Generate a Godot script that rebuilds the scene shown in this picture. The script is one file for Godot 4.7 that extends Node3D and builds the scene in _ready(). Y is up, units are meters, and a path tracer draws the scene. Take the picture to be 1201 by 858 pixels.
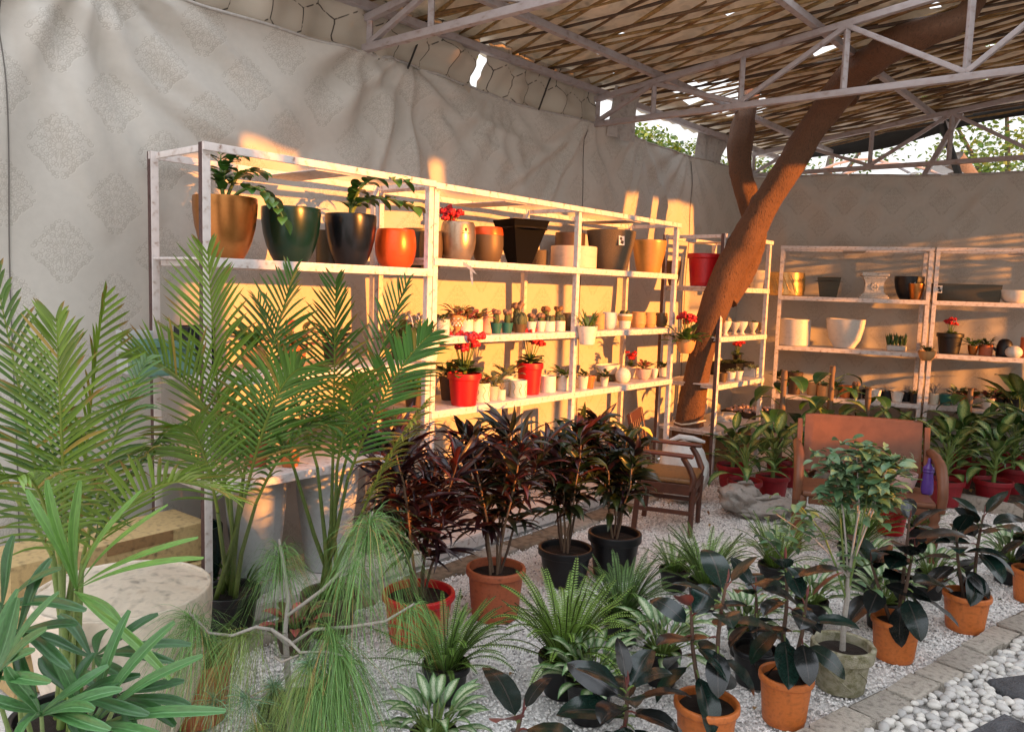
extends Node3D
# A plant nursery under a bamboo roof: cloth walls, steel racks of pots, a leaning tree trunk and rows of potted plants on gravel.

const RACK_TURN := 0.8690
const BACK_TURN := -0.3543
var M := {}
var used := {}
var meshes := {}
var rng := RandomNumberGenerator.new()


class Geo:
	var v := PackedVector3Array()
	var u := PackedVector2Array()
	var c := PackedColorArray()
	var i := PackedInt32Array()
	var col := Color.WHITE

	func vert(p: Vector3, uv := Vector2.ZERO) -> int:
		v.append(p)
		u.append(uv)
		c.append(col)
		return v.size() - 1

	func tri(a: int, b: int, d: int) -> void:
		i.append(a)
		i.append(b)
		i.append(d)

	func quad(a: int, b: int, d: int, e: int) -> void:
		tri(a, b, d)
		tri(a, d, e)

	func out_tri(a: int, b: int, d: int, mid: Vector3) -> void:
		var n := (v[d] - v[a]).cross(v[b] - v[a])
		if n.dot(v[a] + v[b] + v[d] - mid * 3.0) >= 0.0:
			tri(a, b, d)
		else:
			tri(a, d, b)

	func box(mid: Vector3, size: Vector3, turn := Basis.IDENTITY, bevel := 0.003) -> void:
		var h := size * 0.5
		var b := minf(bevel, minf(h.x, minf(h.y, h.z)) * 0.6)
		var k := []
		for sx in [-1, 1]:
			for sy in [-1, 1]:
				for sz in [-1, 1]:
					var s := Vector3(sx, sy, sz)
					var q := []
					for ax in 3:
						var e := h - Vector3(b, b, b)
						e[ax] = h[ax]
						q.append(vert(mid + turn * (e * s), Vector2(e.x * sx + e.z * sz * 0.3, e.y * sy + e.z * sz * 0.3)))
					k.append(q)
		for ax in 3:
			var o1 := (ax + 1) % 3
			var o2 := (ax + 2) % 3
			var bit := [4, 2, 1]
			for side in 2:
				var f: int = bit[ax] * side
				var a0: int = k[f][ax]
				var a1: int = k[f + bit[o1]][ax]
				var a2: int = k[f + bit[o1] + bit[o2]][ax]
				var a3: int = k[f + bit[o2]][ax]
				out_tri(a0, a1, a2, mid)
				out_tri(a0, a2, a3, mid)
			for s1 in 2:
				for s2 in 2:
					var p: int = bit[o1] * s1 + bit[o2] * s2
					var r: int = p + bit[ax]
					out_tri(k[p][o1], k[r][o1], k[r][o2], mid)
					out_tri(k[p][o1], k[r][o2], k[p][o2], mid)
		for q in k:
			out_tri(q[0], q[1], q[2], mid)

	func beam(a: Vector3, b: Vector3, w: float, t: float, up := Vector3.UP, bevel := 0.003) -> void:
		var z := (b - a).normalized()
		if absf(z.dot(up)) > 0.98:
			up = Vector3.RIGHT
		var x := up.cross(z).normalized()
		box((a + b) * 0.5, Vector3(w, t, a.distance_to(b)), Basis(x, z.cross(x), z), bevel)

	func tube(path: Array, radii, sides := 8, cap := true) -> void:
		var n := path.size()
		var rows := []
		var ref := Vector3.UP
		var run := 0.0
		for k in n:
			var tan: Vector3 = (path[mini(k + 1, n - 1)] - path[maxi(k - 1, 0)]).normalized()
			if k == 0 and absf(tan.dot(ref)) > 0.9:
				ref = Vector3.RIGHT
			var x := (ref - tan * ref.dot(tan)).normalized()
			ref = x
			var y := tan.cross(x)
			var r: float = radii[k] if radii is Array else radii
			if k:
				run += path[k].distance_to(path[k - 1])
			var row := []
			for s in sides + 1:
				var a := TAU * s / sides
				row.append(vert(path[k] + (x * cos(a) + y * sin(a)) * r, Vector2(float(s) / sides, run)))
			rows.append(row)
		for k in n - 1:
			for s in sides:
				quad(rows[k][s], rows[k][s + 1], rows[k + 1][s + 1], rows[k + 1][s])
		if cap:
			for e in [0, n - 1]:
				var m := vert(path[e])
				for s in sides:
					out_tri(m, rows[e][s], rows[e][s + 1], path[1 if e == 0 else n - 2])

	# a turned shape: profile points (radius, height) from the outside bottom over the lip to the inside
	func lathe(profile: Array, sides := 28, at := Vector3.ZERO, squash := 1.0, start := 0.0) -> void:
		var rows := []
		for k in profile.size():
			var row := []
			for s in sides + 1:
				var a := TAU * s / sides + start
				row.append(vert(at + Vector3(cos(a) * profile[k].x, profile[k].y, sin(a) * profile[k].x * squash), Vector2(float(s) / sides, profile[k].y)))
			rows.append(row)
		for k in profile.size() - 1:
			for s in sides:
				quad(rows[k][s], rows[k + 1][s], rows[k + 1][s + 1], rows[k][s + 1])

	func disc(mid: Vector3, r: float, sides := 20, bump := 0.0, rg: RandomNumberGenerator = null) -> void:
		var m := vert(mid + Vector3(0, bump, 0), Vector2(0.5, 0.5))
		var row := []
		var row2 := []
		for s in sides:
			var a := TAU * s / sides
			var w := rg.randf_range(-1, 1) * bump if rg else 0.0
			row2.append(vert(mid + Vector3(cos(a) * r * 0.55, bump * 0.6 + w, sin(a) * r * 0.55), Vector2(0.5 + 0.28 * cos(a), 0.5 + 0.28 * sin(a))))
			row.append(vert(mid + Vector3(cos(a) * r, 0, sin(a) * r), Vector2(0.5 + 0.5 * cos(a), 0.5 + 0.5 * sin(a))))
		for s in sides:
			var t := (s + 1) % sides
			tri(m, row2[s], row2[t])
			quad(row2[s], row[s], row[t], row2[t])

	func sphere(mid: Vector3, r: Vector3, rings := 8, sides := 12, rough := 0.0, rg: RandomNumberGenerator = null) -> void:
		var rows := []
		for k in rings + 1:
			var p := PI * k / rings
			var row := []
			for s in sides:
				var a := TAU * s / sides
				var m := 1.0 + (rg.randf_range(-rough, rough) if rg and k > 0 and k < rings else 0.0)
				row.append(vert(mid + Vector3(sin(p) * cos(a), cos(p), sin(p) * sin(a)) * r * m, Vector2(float(s) / sides, float(k) / rings)))
			row.append(row[0])
			rows.append(row)
		for k in rings:
			for s in sides:
				quad(rows[k][s], rows[k][s + 1], rows[k + 1][s + 1], rows[k + 1][s])

	# a strip: a narrow pointed leaf along a line that bends down
	func strip(p: Vector3, dir: Vector3, side: Vector3, length: float, width: float, droop: float, n := 4, keel := 0.0) -> void:
		var last := []
		var up := side.cross(dir)
		for k in n + 1:
			var t := float(k) / n
			var q := p + dir * length * t + Vector3.DOWN * (droop * t * t * length)
			var w := width * (0.55 + 0.45 * sin(minf(t * 2.2, 1.57))) * sqrt(maxf(0.0, 1.0 - pow(t, 2.2)))
			if k == n:
				var e := vert(q, Vector2(0.5, 1))
				if keel == 0.0:
					tri(last[0], last[1], e)
				else:
					tri(last[0], last[1], e)
					tri(last[1], last[2], e)
			else:
				var now := []
				if keel == 0.0:
					now = [vert(q - side * w * 0.5, Vector2(0, t)), vert(q + side * w * 0.5, Vector2(1, t))]
				else:
					now = [vert(q - side * w * 0.5 + up * w * keel, Vector2(0, t)), vert(q, Vector2(0.5, t)), vert(q + side * w * 0.5 + up * w * keel, Vector2(1, t))]
				if k:
					for j in now.size() - 1:
						quad(last[j], last[j + 1], now[j + 1], now[j])
				last = now

	# a broad leaf along +X, its face to +Y
	func leaf(length: float, width: float, tip := 1.0, fold := 0.25, curl := 0.6, wave := 0.0, n := 7, xf := Transform3D.IDENTITY, across := [-1.0, -0.5, 0.0, 0.5, 1.0]) -> void:
		var rows := []
		var p := Vector2.ZERO
		for k in n + 1:
			var t := float(k) / n
			var a := -curl * t * t
			if k:
				p += Vector2(cos(a), sin(a)) * length / n
			var w := width * 0.5 * pow(maxf(sin(PI * pow(t, 0.85)), 0.0), 0.75 * tip) * (1.0 if t < 0.5 else pow(maxf(1.0 - (t - 0.5) * 2.0, 0.0), 0.35 * (tip - 0.8) if tip > 0.8 else 0.0))
			if k == 0 or k == n:
				w = 0.0012
			var row := []
			for z in across:
				var lift: float = fold * absf(z) * w + wave * w * sin(t * 19.0 + z * 2.0) * absf(z)
				var q := Vector3(p.x - sin(a) * lift, p.y + cos(a) * lift, z * w)
				row.append(vert(xf * q, Vector2(0.5 + z * 0.5, t)))
			rows.append(row)
		for k in n:
			for j in across.size() - 1:
				quad(rows[k][j], rows[k][j + 1], rows[k + 1][j + 1], rows[k + 1][j])

	func mesh() -> ArrayMesh:
		var nn := PackedVector3Array()
		nn.resize(v.size())
		for k in range(0, i.size(), 3):
			var a := i[k]
			var b := i[k + 1]
			var d := i[k + 2]
			var f := (v[d] - v[a]).cross(v[b] - v[a])
			nn[a] += f
			nn[b] += f
			nn[d] += f
		for k in nn.size():
			nn[k] = nn[k].normalized() if nn[k].length_squared() > 1e-20 else Vector3.UP
		var arr := []
		arr.resize(Mesh.ARRAY_MAX)
		arr[Mesh.ARRAY_VERTEX] = v
		arr[Mesh.ARRAY_NORMAL] = nn
		arr[Mesh.ARRAY_TEX_UV] = u
		arr[Mesh.ARRAY_COLOR] = c
		arr[Mesh.ARRAY_INDEX] = i
		var m := ArrayMesh.new()
		m.add_surface_from_arrays(Mesh.PRIMITIVE_TRIANGLES, arr)
		return m


# ---------------------------------------------------------------- naming and placing

func numbered(called: String) -> String:
	if not used.has(called):
		used[called] = 0
		return called
	used[called] += 1
	return "%s_%03d" % [called, used[called]]


func tag(o: Node3D, label: String, category := "", group := "", kind := "") -> Node3D:
	if label:
		o.set_meta("label", label)
	if category:
		o.set_meta("category", category)
	if group:
		o.set_meta("group", group)
	if kind:
		o.set_meta("kind", kind)
	return o


func thing(called: String, label: String, category: String, at := Vector3.ZERO, turn := 0.0, group := "") -> Node3D:
	var o := Node3D.new()
	o.name = numbered(called)
	add_child(o)
	o.position = at
	o.rotation.y = turn
	return tag(o, label, category, group)


func put(called: String, shape, mat: Material, parent: Node3D = null, xf := Transform3D.IDENTITY) -> MeshInstance3D:
	var o := MeshInstance3D.new()
	o.mesh = shape.mesh() if shape is Geo else shape
	o.material_override = mat
	o.transform = xf
	if parent == null:
		o.name = numbered(called)
		add_child(o)
	else:
		o.name = called
		parent.add_child(o, true)
	return o


func Wp(s: float, d: float, h := 0.0) -> Vector3:   # along the left wall, out from the rack front, up
	return Vector3(-0.4688, h, -4.6824) + Vector3(0.6456, 0, -0.7637) * s + Vector3(0.7637, 0, 0.6456) * d


func Dp(t: float, e: float, h := 0.0) -> Vector3:   # along the back rack, out from its front, up
	return Vector3(2.84, h, -8.5) + Vector3(0.938, 0, 0.347) * t + Vector3(-0.347, 0, 0.938) * e


func aim(dir: Vector3, up := Vector3.UP) -> Basis:   # +X along dir, +Y near up
	var x := dir.normalized()
	if absf(x.dot(up)) > 0.995:
		up = Vector3(0.3, 0.2, 1)
	var z := x.cross(up).normalized()
	return Basis(x, z.cross(x), z)


# ---------------------------------------------------------------- materials

func lin(r: float, g: float, b: float) -> Color:
	return Color(r, g, b).linear_to_srgb()


func noise_image(size: int, freq: float, sd: int, ramp: Array, octaves := 4, warp := 0.0) -> Image:
	var n := FastNoiseLite.new()
	n.seed = sd
	n.frequency = freq
	n.fractal_octaves = octaves
	if warp > 0.0:
		n.domain_warp_enabled = true
		n.domain_warp_amplitude = warp
	var g := n.get_seamless_image(size, size)
	g.convert(Image.FORMAT_L8)
	var src := g.get_data()
	var lut := []
	for k in 256:
		var x := k / 255.0 * (ramp.size() - 1)
		var j := mini(int(x), ramp.size() - 2)
		lut.append(ramp[j].lerp(ramp[j + 1], x - j))
	var dst := PackedByteArray()
	dst.resize(size * size * 3)
	for k in src.size():
		var q: Color = lut[src[k]]
		dst[k * 3] = int(q.r * 255)
		dst[k * 3 + 1] = int(q.g * 255)
		dst[k * 3 + 2] = int(q.b * 255)
	return Image.create_from_data(size, size, false, Image.FORMAT_RGB8, dst)


func tex(im: Image) -> ImageTexture:
	return ImageTexture.create_from_image(im)


func grey(a: float) -> Color:
	return Color(a, a, a)


func mat(color: Color, rough := 0.7, metal := 0.0, texture: Texture2D = null, scale := 0.0, bump: Texture2D = null, bump_cm := 0.1) -> StandardMaterial3D:
	var m := StandardMaterial3D.new()
	m.albedo_color = color.linear_to_srgb()
	m.roughness = rough
	m.metallic = metal
	m.cull_mode = BaseMaterial3D.CULL_DISABLED
	if texture:
		m.albedo_texture = texture
	if scale > 0.0:
		m.uv1_triplanar = true
		m.uv1_scale = Vector3.ONE * scale
	if bump:
		m.heightmap_enabled = true
		m.heightmap_texture = bump
		m.heightmap_scale = bump_cm
	return m


func tinted(m: StandardMaterial3D) -> StandardMaterial3D:
	m.vertex_color_use_as_albedo = true
	return m


func foliage(color: Color, rough := 0.45, through := 0.35, texture: Texture2D = null) -> StandardMaterial3D:
	var m := mat(color, rough, 0.0, texture)
	m.vertex_color_use_as_albedo = true
	m.backlight_enabled = true
	m.backlight = Color(through, through, through * 0.4)
	return m


func leaf_image(base: Color, rib: Color, vein: Color, blotch: Color, blotchy: float, sd: int, edge := 0.0) -> ImageTexture:
	var w := 64
	var h := 160
	var im := Image.create(w, h, false, Image.FORMAT_RGB8)
	var n := FastNoiseLite.new()
	n.seed = sd
	n.frequency = 0.05
	n.fractal_octaves = 3
	for y in h:
		for x in w:
			var a := absf(x + 0.5 - w * 0.5) / (w * 0.5)
			var t := float(y) / h
			var q := base * (0.85 + 0.3 * n.get_noise_2d(x * 1.7, y))
			var stripe := absf(fposmod(t * 13.0 - a * 2.6, 1.0) - 0.5)
			if blotchy > 0.0:
				var inside := clampf(1.25 - a * 1.25, 0, 1) * clampf(sin(PI * clampf(t * 1.02, 0, 1)) * 1.5, 0, 1)
				var f := clampf((n.get_noise_2d(x * 2.6 + 90, y * 2.0) + 0.6 * (stripe * 2.0 - 0.5) + inside * 1.2 - 0.5) * 2.4, 0, 1) * blotchy
				q = q.lerp(blotch, f * inside)
			q = q.lerp(vein, clampf(1.0 - stripe * 9.0, 0, 1) * 0.4)
			q = q.lerp(rib, clampf(1.0 - a * 14.0, 0, 1))
			if edge > 0.0:
				q = q.lerp(blotch, clampf((a - 1.0 + edge) / edge, 0, 1) * 0.7)
			im.set_pixel(x, y, Color(q.r, q.g, q.b).linear_to_srgb())
	return tex(im)


func damask_image(size: int, ground: Color, figure: Color, light: Color) -> ImageTexture:
	var mask := PackedFloat32Array()
	mask.resize(size * size)
	var r := RandomNumberGenerator.new()
	r.seed = 5
	for centre in [Vector2(0.25, 0.25), Vector2(0.75, 0.75)]:
		for ring in [[0.075, 7, 0.020], [0.135, 11, 0.026], [0.20, 15, 0.027]]:
			for k in ring[1]:
				var a: float = -PI * 0.5 + PI * (k + 0.5) / ring[1]
				var q: float = ring[0] * (1.0 + 0.12 * sin(a * 6.0))
				scroll(mask, size, centre, Vector2(cos(a) * q * 0.92, sin(a) * q * 1.22), ring[2] * r.randf_range(0.8, 1.2), a + r.randf_range(-0.6, 0.6), 1.15, 1.0 if k % 2 else -1.0)
		for k in 9:
			var a := -PI * 0.5 + PI * k / 8.0
			for j in 34:
				var t := j / 33.0
				var wv := sin(PI * t) * 0.024
				for sgn in [-1, 1]:
					var p: Vector2 = Vector2(cos(a) * 0.92, sin(a) * 1.22) * (0.025 + 0.15 * t) + Vector2(-sin(a), cos(a)) * wv * sgn
					dot(mask, size, centre + p, 2.3, 0.9)
					dot(mask, size, centre + Vector2(-p.x, p.y), 2.3, 0.9)
		for k in 14:      # scrolls that link the medallions
			var t := (k + 0.5) / 14.0
			var at := Vector2(0.25 * t + 0.01 * sin(t * 9.0), 0.27 - 0.27 * t + 0.24 * (1.0 - t) * 0.0)
			scroll(mask, size, centre, at * Vector2(1.0, 1.0) + Vector2(0.015, 0.03), 0.013 + 0.012 * r.randf(), PI * t * 3.0, 1.0, -1.0 if k % 2 else 1.0)
			scroll(mask, size, centre, at * Vector2(1.0, -1.0) + Vector2(0.015, -0.03), 0.013 + 0.012 * r.randf(), PI * t * 3.0, 1.0, -1.0 if k % 2 else 1.0)
	var n := FastNoiseLite.new()
	n.frequency = 0.012
	var cloud := n.get_seamless_image(size, size)
	cloud.convert(Image.FORMAT_L8)
	var cd := cloud.get_data()
	var dst := PackedByteArray()
	dst.resize(size * size * 3)
	for y in size:
		for x in size:
			var k := y * size + x
			var up: float = mask[((y + size - 5) % size) * size + (x + size - 5) % size]
			var q := ground.lerp(light, clampf(up - mask[k], 0, 1) * 0.6).lerp(figure, clampf(mask[k], 0, 1) * 0.85)
			q = q * (0.98 + 0.03 * cd[k] / 255.0)
			dst[k * 3] = int(clampf(q.r, 0, 1) * 255)
			dst[k * 3 + 1] = int(clampf(q.g, 0, 1) * 255)
			dst[k * 3 + 2] = int(clampf(q.b, 0, 1) * 255)
	return tex(Image.create_from_data(size, size, false, Image.FORMAT_RGB8, dst))


func dot(mask: PackedFloat32Array, size: int, p: Vector2, r: float, strength: float) -> void:
	var cx := p.x * size
	var cy := p.y * size
	var k := int(ceil(r)) + 1
	for y in range(int(cy) - k, int(cy) + k + 1):
		for x in range(int(cx) - k, int(cx) + k + 1):
			var f := clampf(r + 0.5 - Vector2(x - cx, y - cy).length(), 0, 1) * strength
			var at := posmod(y, size) * size + posmod(x, size)
			if mask[at] < f:
				mask[at] = f


func scroll(mask: PackedFloat32Array, size: int, centre: Vector2, at: Vector2, r: float, a0: float, turns: float, way: float) -> void:
	var steps := 46
	for j in steps:
		var t := float(j) / steps
		var rr := r * (1.0 - 0.85 * t)
		var a := a0 + way * TAU * turns * t
		var p := at + Vector2(cos(a), sin(a)) * rr
		var w := (0.0085 - 0.004 * t) * size
		dot(mask, size, centre + p, w * 0.6, 0.9)
		dot(mask, size, centre + Vector2(-p.x, p.y), w * 0.6, 0.9)


func hex_image(w: int, h: int) -> ImageTexture:
	var im := Image.create(w, h, false, Image.FORMAT_RGB8)
	var a := Vector2(1, 1.7320508)
	var n := FastNoiseLite.new()
	n.frequency = 0.02
	for y in h:
		for x in w:
			var p := Vector2(float(x) / w * 2.0, float(y) / h * 2.0 * 1.7320508)
			var best := 9.0
			var second := 9.0
			for oy in range(-1, 5):
				for ox in range(-1, 4):
					for half in 2:
						var q := Vector2(ox + 0.5 * half, (oy + 0.5 * half) * a.y)
						var dd := p.distance_to(q)
						if dd < best:
							second = best
							best = dd
						elif dd < second:
							second = dd
			var line := clampf(1.0 - (second - best) / 0.045, 0, 1)
			var broken := clampf(n.get_noise_2d(x * 1.3, y * 1.3) * 5.0 + 1.1, 0, 1)
			var g := Color(0.72, 0.69, 0.64).lerp(Color(0.12, 0.1, 0.09), line * broken)
			im.set_pixel(x, y, g)
	return tex(im)


func make_materials() -> void:
	var mottle := tex(noise_image(256, 0.025, 3, [grey(0.6), grey(0.88), grey(1.0), grey(0.97), Color(0.86, 0.83, 0.8)], 6))
	var mild := tex(noise_image(256, 0.025, 4, [grey(0.88), grey(0.97), grey(1.0), grey(0.95)], 5))
	var speck := tex(noise_image(256, 0.12, 8, [grey(0.2), grey(0.55), grey(0.8), grey(1.0)], 3))
	var fine := tex(noise_image(256, 0.2, 9, [grey(0.0), grey(1.0)], 3))
	var worn := tex(noise_image(256, 0.03, 21, [grey(1.0), grey(1.0), grey(0.985), grey(0.96), Color(0.9, 0.87, 0.85), Color(0.62, 0.52, 0.48)], 5))
	M.mottle = mottle
	M.fine = fine
	# cloth
	M.damask = mat(Color(0.92, 0.92, 0.92), 0.85, 0.0, damask_image(768, Color(0.755, 0.74, 0.705), Color(0.675, 0.655, 0.615), Color(0.815, 0.80, 0.765)))
	M.hem = mat(Color(0.42, 0.40, 0.37), 0.9, 0.0, mottle, 2.0)
	M.hexcloth = mat(Color(0.9, 0.88, 0.84), 0.85, 0.0, hex_image(256, 256))
	M.hexcloth.backlight_enabled = true
	M.hexcloth.backlight = Color(0.25, 0.24, 0.22)
	M.seam = mat(Color(0.12, 0.11, 0.1), 0.9)
	M.rope = mat(Color(0.03, 0.027, 0.025), 0.9)
	# steel
	M.rack = mat(Color(0.72, 0.66, 0.63), 0.5, 0.0, worn, 2.6, fine, 0.05)
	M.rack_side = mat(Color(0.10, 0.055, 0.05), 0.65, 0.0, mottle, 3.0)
	M.truss = mat(Color(0.36, 0.32, 0.316), 0.6, 0.0, worn, 1.7, fine, 0.05)
	# roof
	M.bamboo = []
	for k in 6:
		var grain := tex(noise_image(128, 0.05, 40 + k, [grey(0.5), grey(0.8), grey(1.0)], 4))
		M.bamboo.append(mat([Color(0.30, 0.165, 0.055), Color(0.17, 0.09, 0.035), Color(0.40, 0.235, 0.075), Color(0.10, 0.055, 0.027), Color(0.32, 0.16, 0.05), Color(0.46, 0.29, 0.10)][k], 0.6, 0.0, grain, 3.0))
	M.tarp = mat(Color(0.68, 0.58, 0.45), 0.8, 0.0, mottle, 0.9)
	M.tarp.backlight_enabled = true
	M.tarp.backlight = Color(0.30, 0.28, 0.24)
	M.dark_tarp = mat(Color(0.03, 0.028, 0.025), 0.8, 0.0, mottle, 1.0)
	# ground
	M.gravel_bed = mat(Color(0.80, 0.78, 0.75), 0.95, 0.0, tex(noise_image(512, 0.16, 31, [grey(0.55), grey(0.85), grey(0.96), grey(1.0)], 4)), 1.3, fine, 0.25)
	M.gravel = tinted(mat(Color(1, 1, 1), 0.85))
	M.soil_bed = mat(Color(0.16, 0.105, 0.065), 0.95, 0.0, tex(noise_image(256, 0.06, 33, [grey(0.3), grey(0.75), grey(1.0)], 5)), 1.2, fine, 1.5)
	M.soil = mat(Color(0.07, 0.042, 0.026), 0.95, 0.0, speck, 9.0, fine, 1.0)
	M.pebble = []
	for k in 4:
		M.pebble.append(mat([Color(0.66, 0.645, 0.60), Color(0.57, 0.56, 0.535), Color(0.72, 0.70, 0.65), Color(0.47, 0.465, 0.45)][k], 0.55, 0.0, tex(noise_image(128, 0.03, 60 + k, [grey(0.82), grey(1.0), Color(0.95, 0.92, 0.88)], 4)), 7.0))
	M.kerb = []
	for k in 3:
		M.kerb.append(mat([Color(0.46, 0.415, 0.35), Color(0.50, 0.45, 0.38), Color(0.40, 0.36, 0.305)][k], 0.85, 0.0, tex(noise_image(256, 0.035, 70 + k, [grey(0.62), grey(0.9), grey(1.0), grey(0.86)], 5)), 2.5, fine, 0.5))
	M.slate = mat(Color(0.105, 0.11, 0.12), 0.55, 0.0, tex(noise_image(256, 0.02, 80, [grey(0.55), grey(0.8), grey(1.0)], 5, 25.0)), 1.6, fine, 0.6)
	M.flag = mat(Color(0.27, 0.20, 0.135), 0.9, 0.0, tex(noise_image(256, 0.03, 81, [grey(0.6), grey(0.9), grey(1.0)], 5)), 2.0, fine, 0.5)
	# wood and bark
	var bark := noise_image(512, 0.03, 90, [grey(0.4), grey(0.82), grey(1.0), grey(0.9), grey(0.62)], 6, 12.0)
	M.bark = mat(Color(0.14, 0.066, 0.032), 0.85, 0.0, tex(bark), 2.2, tex(bark), 2.5)
	M.bark.uv1_scale = Vector3(3.2, 1.1, 3.2)
	M.outer_bark = mat(Color(0.17, 0.13, 0.1), 0.9, 0.0, tex(bark), 1.0)
	M.twig = mat(Color(0.36, 0.33, 0.29), 0.85, 0.0, mottle, 8.0)
	M.brown_stem = mat(Color(0.21, 0.135, 0.085), 0.8, 0.0, mottle, 9.0)
	M.green_stem = mat(Color(0.14, 0.21, 0.045), 0.5, 0.0, mottle, 6.0)
	M.red_stem = mat(Color(0.13, 0.03, 0.022), 0.5)
	M.dark_stem = mat(Color(0.10, 0.058, 0.038), 0.8, 0.0, mottle, 9.0)
	var wood := tex(noise_image(256, 0.03, 95, [grey(0.78), grey(0.92), grey(1.0)], 5, 30.0))
	M.wood = mat(Color(0.105, 0.036, 0.02), 0.35, 0.0, wood, 2.0)
	M.bench = mat(Color(0.205, 0.075, 0.034), 0.5, 0.0, wood, 1.2)
	M.leather = mat(Color(0.22, 0.105, 0.035), 0.45, 0.0, mottle, 3.0)
	# leaves
	M.rubber = []
	for k in 3:
		var rl := leaf_image([Color(0.009, 0.021, 0.017), Color(0.014, 0.016, 0.015), Color(0.008, 0.025, 0.018)][k], Color(0.055, 0.045, 0.04), Color(0.018, 0.026, 0.022), Color(0, 0, 0), 0.0, 100 + k)
		var rm := foliage(Color.WHITE, 0.2, 0.05, rl)
		M.rubber.append(rm)
	M.rubber_young = foliage(Color(0.16, 0.05, 0.045), 0.35, 0.2)
	M.dieff = []
	for k in 2:
		M.dieff.append(foliage(Color.WHITE, 0.38, 0.25, leaf_image(Color(0.032, 0.10, 0.018), Color(0.20, 0.28, 0.09), Color(0.09, 0.2, 0.04), Color(0.36, 0.44, 0.15), 0.85, 110 + k)))
	M.dark_leaf = foliage(Color.WHITE, 0.35, 0.2, leaf_image(Color(0.03, 0.10, 0.02), Color(0.12, 0.2, 0.06), Color(0.05, 0.13, 0.03), Color(0, 0, 0), 0.0, 114))
	M.agla = []
	for k in 2:
		M.agla.append(foliage(Color.WHITE, 0.4, 0.25, leaf_image(Color(0.07, 0.17, 0.04), Color(0.38, 0.45, 0.26), Color(0.16, 0.26, 0.1), Color(0.46, 0.52, 0.34), 1.0, 120 + k)))
	M.croton = []
	for k in 5:
		var cc: Color = [Color(0.014, 0.005, 0.008), Color(0.022, 0.008, 0.008), Color(0.014, 0.018, 0.008), Color(0.035, 0.05, 0.012), Color(0.06, 0.012, 0.012)][k]
		M.croton.append(foliage(Color.WHITE, 0.32, 0.12, leaf_image(cc, [Color(0.05, 0.012, 0.016), Color(0.08, 0.02, 0.015), Color(0.07, 0.06, 0.02), Color(0.14, 0.15, 0.03), Color(0.14, 0.03, 0.03)][k], cc * 1.7, Color(0, 0, 0), 0.0, 130 + k)))
	M.yellow_leaf = foliage(Color(0.62, 0.45, 0.04), 0.4, 0.4)
	M.shrub_leaf = []
	for k in 3:
		M.shrub_leaf.append(foliage([Color(0.11, 0.21, 0.105), Color(0.085, 0.18, 0.075), Color(0.16, 0.26, 0.13)][k] * 0.8, 0.42, 0.25))
	M.palm = foliage(Color(1.06, 0.96, 0.72), 0.36, 0.4)
	M.lady = []
	for k in 3:
		M.lady.append(foliage(Color(0.9, 0.9, 0.9), 0.38, 0.3, leaf_image([Color(0.13, 0.29, 0.045), Color(0.04, 0.125, 0.035), Color(0.075, 0.21, 0.06)][k], [Color(0.18, 0.38, 0.08), Color(0.065, 0.18, 0.06), Color(0.18, 0.36, 0.16)][k], Color(0.06, 0.16, 0.05), Color(0, 0, 0), 0.0, 140 + k)))
	M.needle = foliage(Color(1, 1, 1), 0.5, 0.35)
	M.fern = foliage(Color(1, 1, 1), 0.5, 0.4)
	M.small_leaf = foliage(Color(1, 1, 1), 0.45, 0.3)
	M.zz = foliage(Color(0.055, 0.15, 0.025), 0.3, 0.25)
	M.petal = foliage(Color(0.62, 0.018, 0.03), 0.5, 0.3)
	M.tree_leaf = foliage(Color(1, 1, 1), 0.5, 0.7)
	M.cactus = tinted(mat(Color(1, 1, 1), 0.7, 0.0, speck, 30.0))
	# pots: name -> colour, roughness, metal
	for p in [
		["orange", Color(0.62, 0.17, 0.035), 0.5, 0.0], ["terracotta", Color(0.45, 0.115, 0.045), 0.6, 0.0], ["red", Color(0.58, 0.012, 0.016), 0.4, 0.0],
		["darkred", Color(0.27, 0.010, 0.018), 0.45, 0.0], ["black", Color(0.0055, 0.0055, 0.007), 0.45, 0.0], ["pitch", Color(0.0025, 0.0025, 0.003), 0.6, 0.0], ["gold", Color(0.46, 0.19, 0.055), 0.33, 0.92],
		["green", Color(0.002, 0.021, 0.015), 0.27, 0.1], ["navy", Color(0.0025, 0.005, 0.010), 0.27, 0.1], ["tangerine", Color(0.62, 0.10, 0.02), 0.33, 0.35],
		["silver", Color(0.40, 0.32, 0.23), 0.33, 0.85], ["bronze", Color(0.19, 0.13, 0.07), 0.5, 0.4], ["granite", Color(0.17, 0.11, 0.055), 0.7, 0.0],
		["amber", Color(0.48, 0.27, 0.08), 0.35, 0.2], ["peach", Color(0.72, 0.55, 0.42), 0.6, 0.0], ["white", Color(0.74, 0.70, 0.64), 0.45, 0.0],
		["cream", Color(0.68, 0.60, 0.47), 0.55, 0.0], ["grey", Color(0.46, 0.47, 0.465), 0.55, 0.0], ["teal", Color(0.02, 0.13, 0.115), 0.4, 0.0],
		["sage", Color(0.125, 0.24, 0.19), 0.5, 0.0], ["brown", Color(0.075, 0.045, 0.03), 0.5, 0.0], ["olive", Color(0.06, 0.05, 0.025), 0.45, 0.0],
		["clay", Color(0.56, 0.30, 0.12), 0.65, 0.0], ["pink", Color(0.62, 0.43, 0.40), 0.6, 0.0], ["purple", Color(0.10, 0.045, 0.26), 0.25, 0.0],
		["blush", Color(0.72, 0.37, 0.26), 0.6, 0.0], ["bluewhite", Color(0.55, 0.58, 0.58), 0.5, 0.0], ["paper", Color(0.70, 0.69, 0.66), 0.8, 0.0]]:
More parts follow.
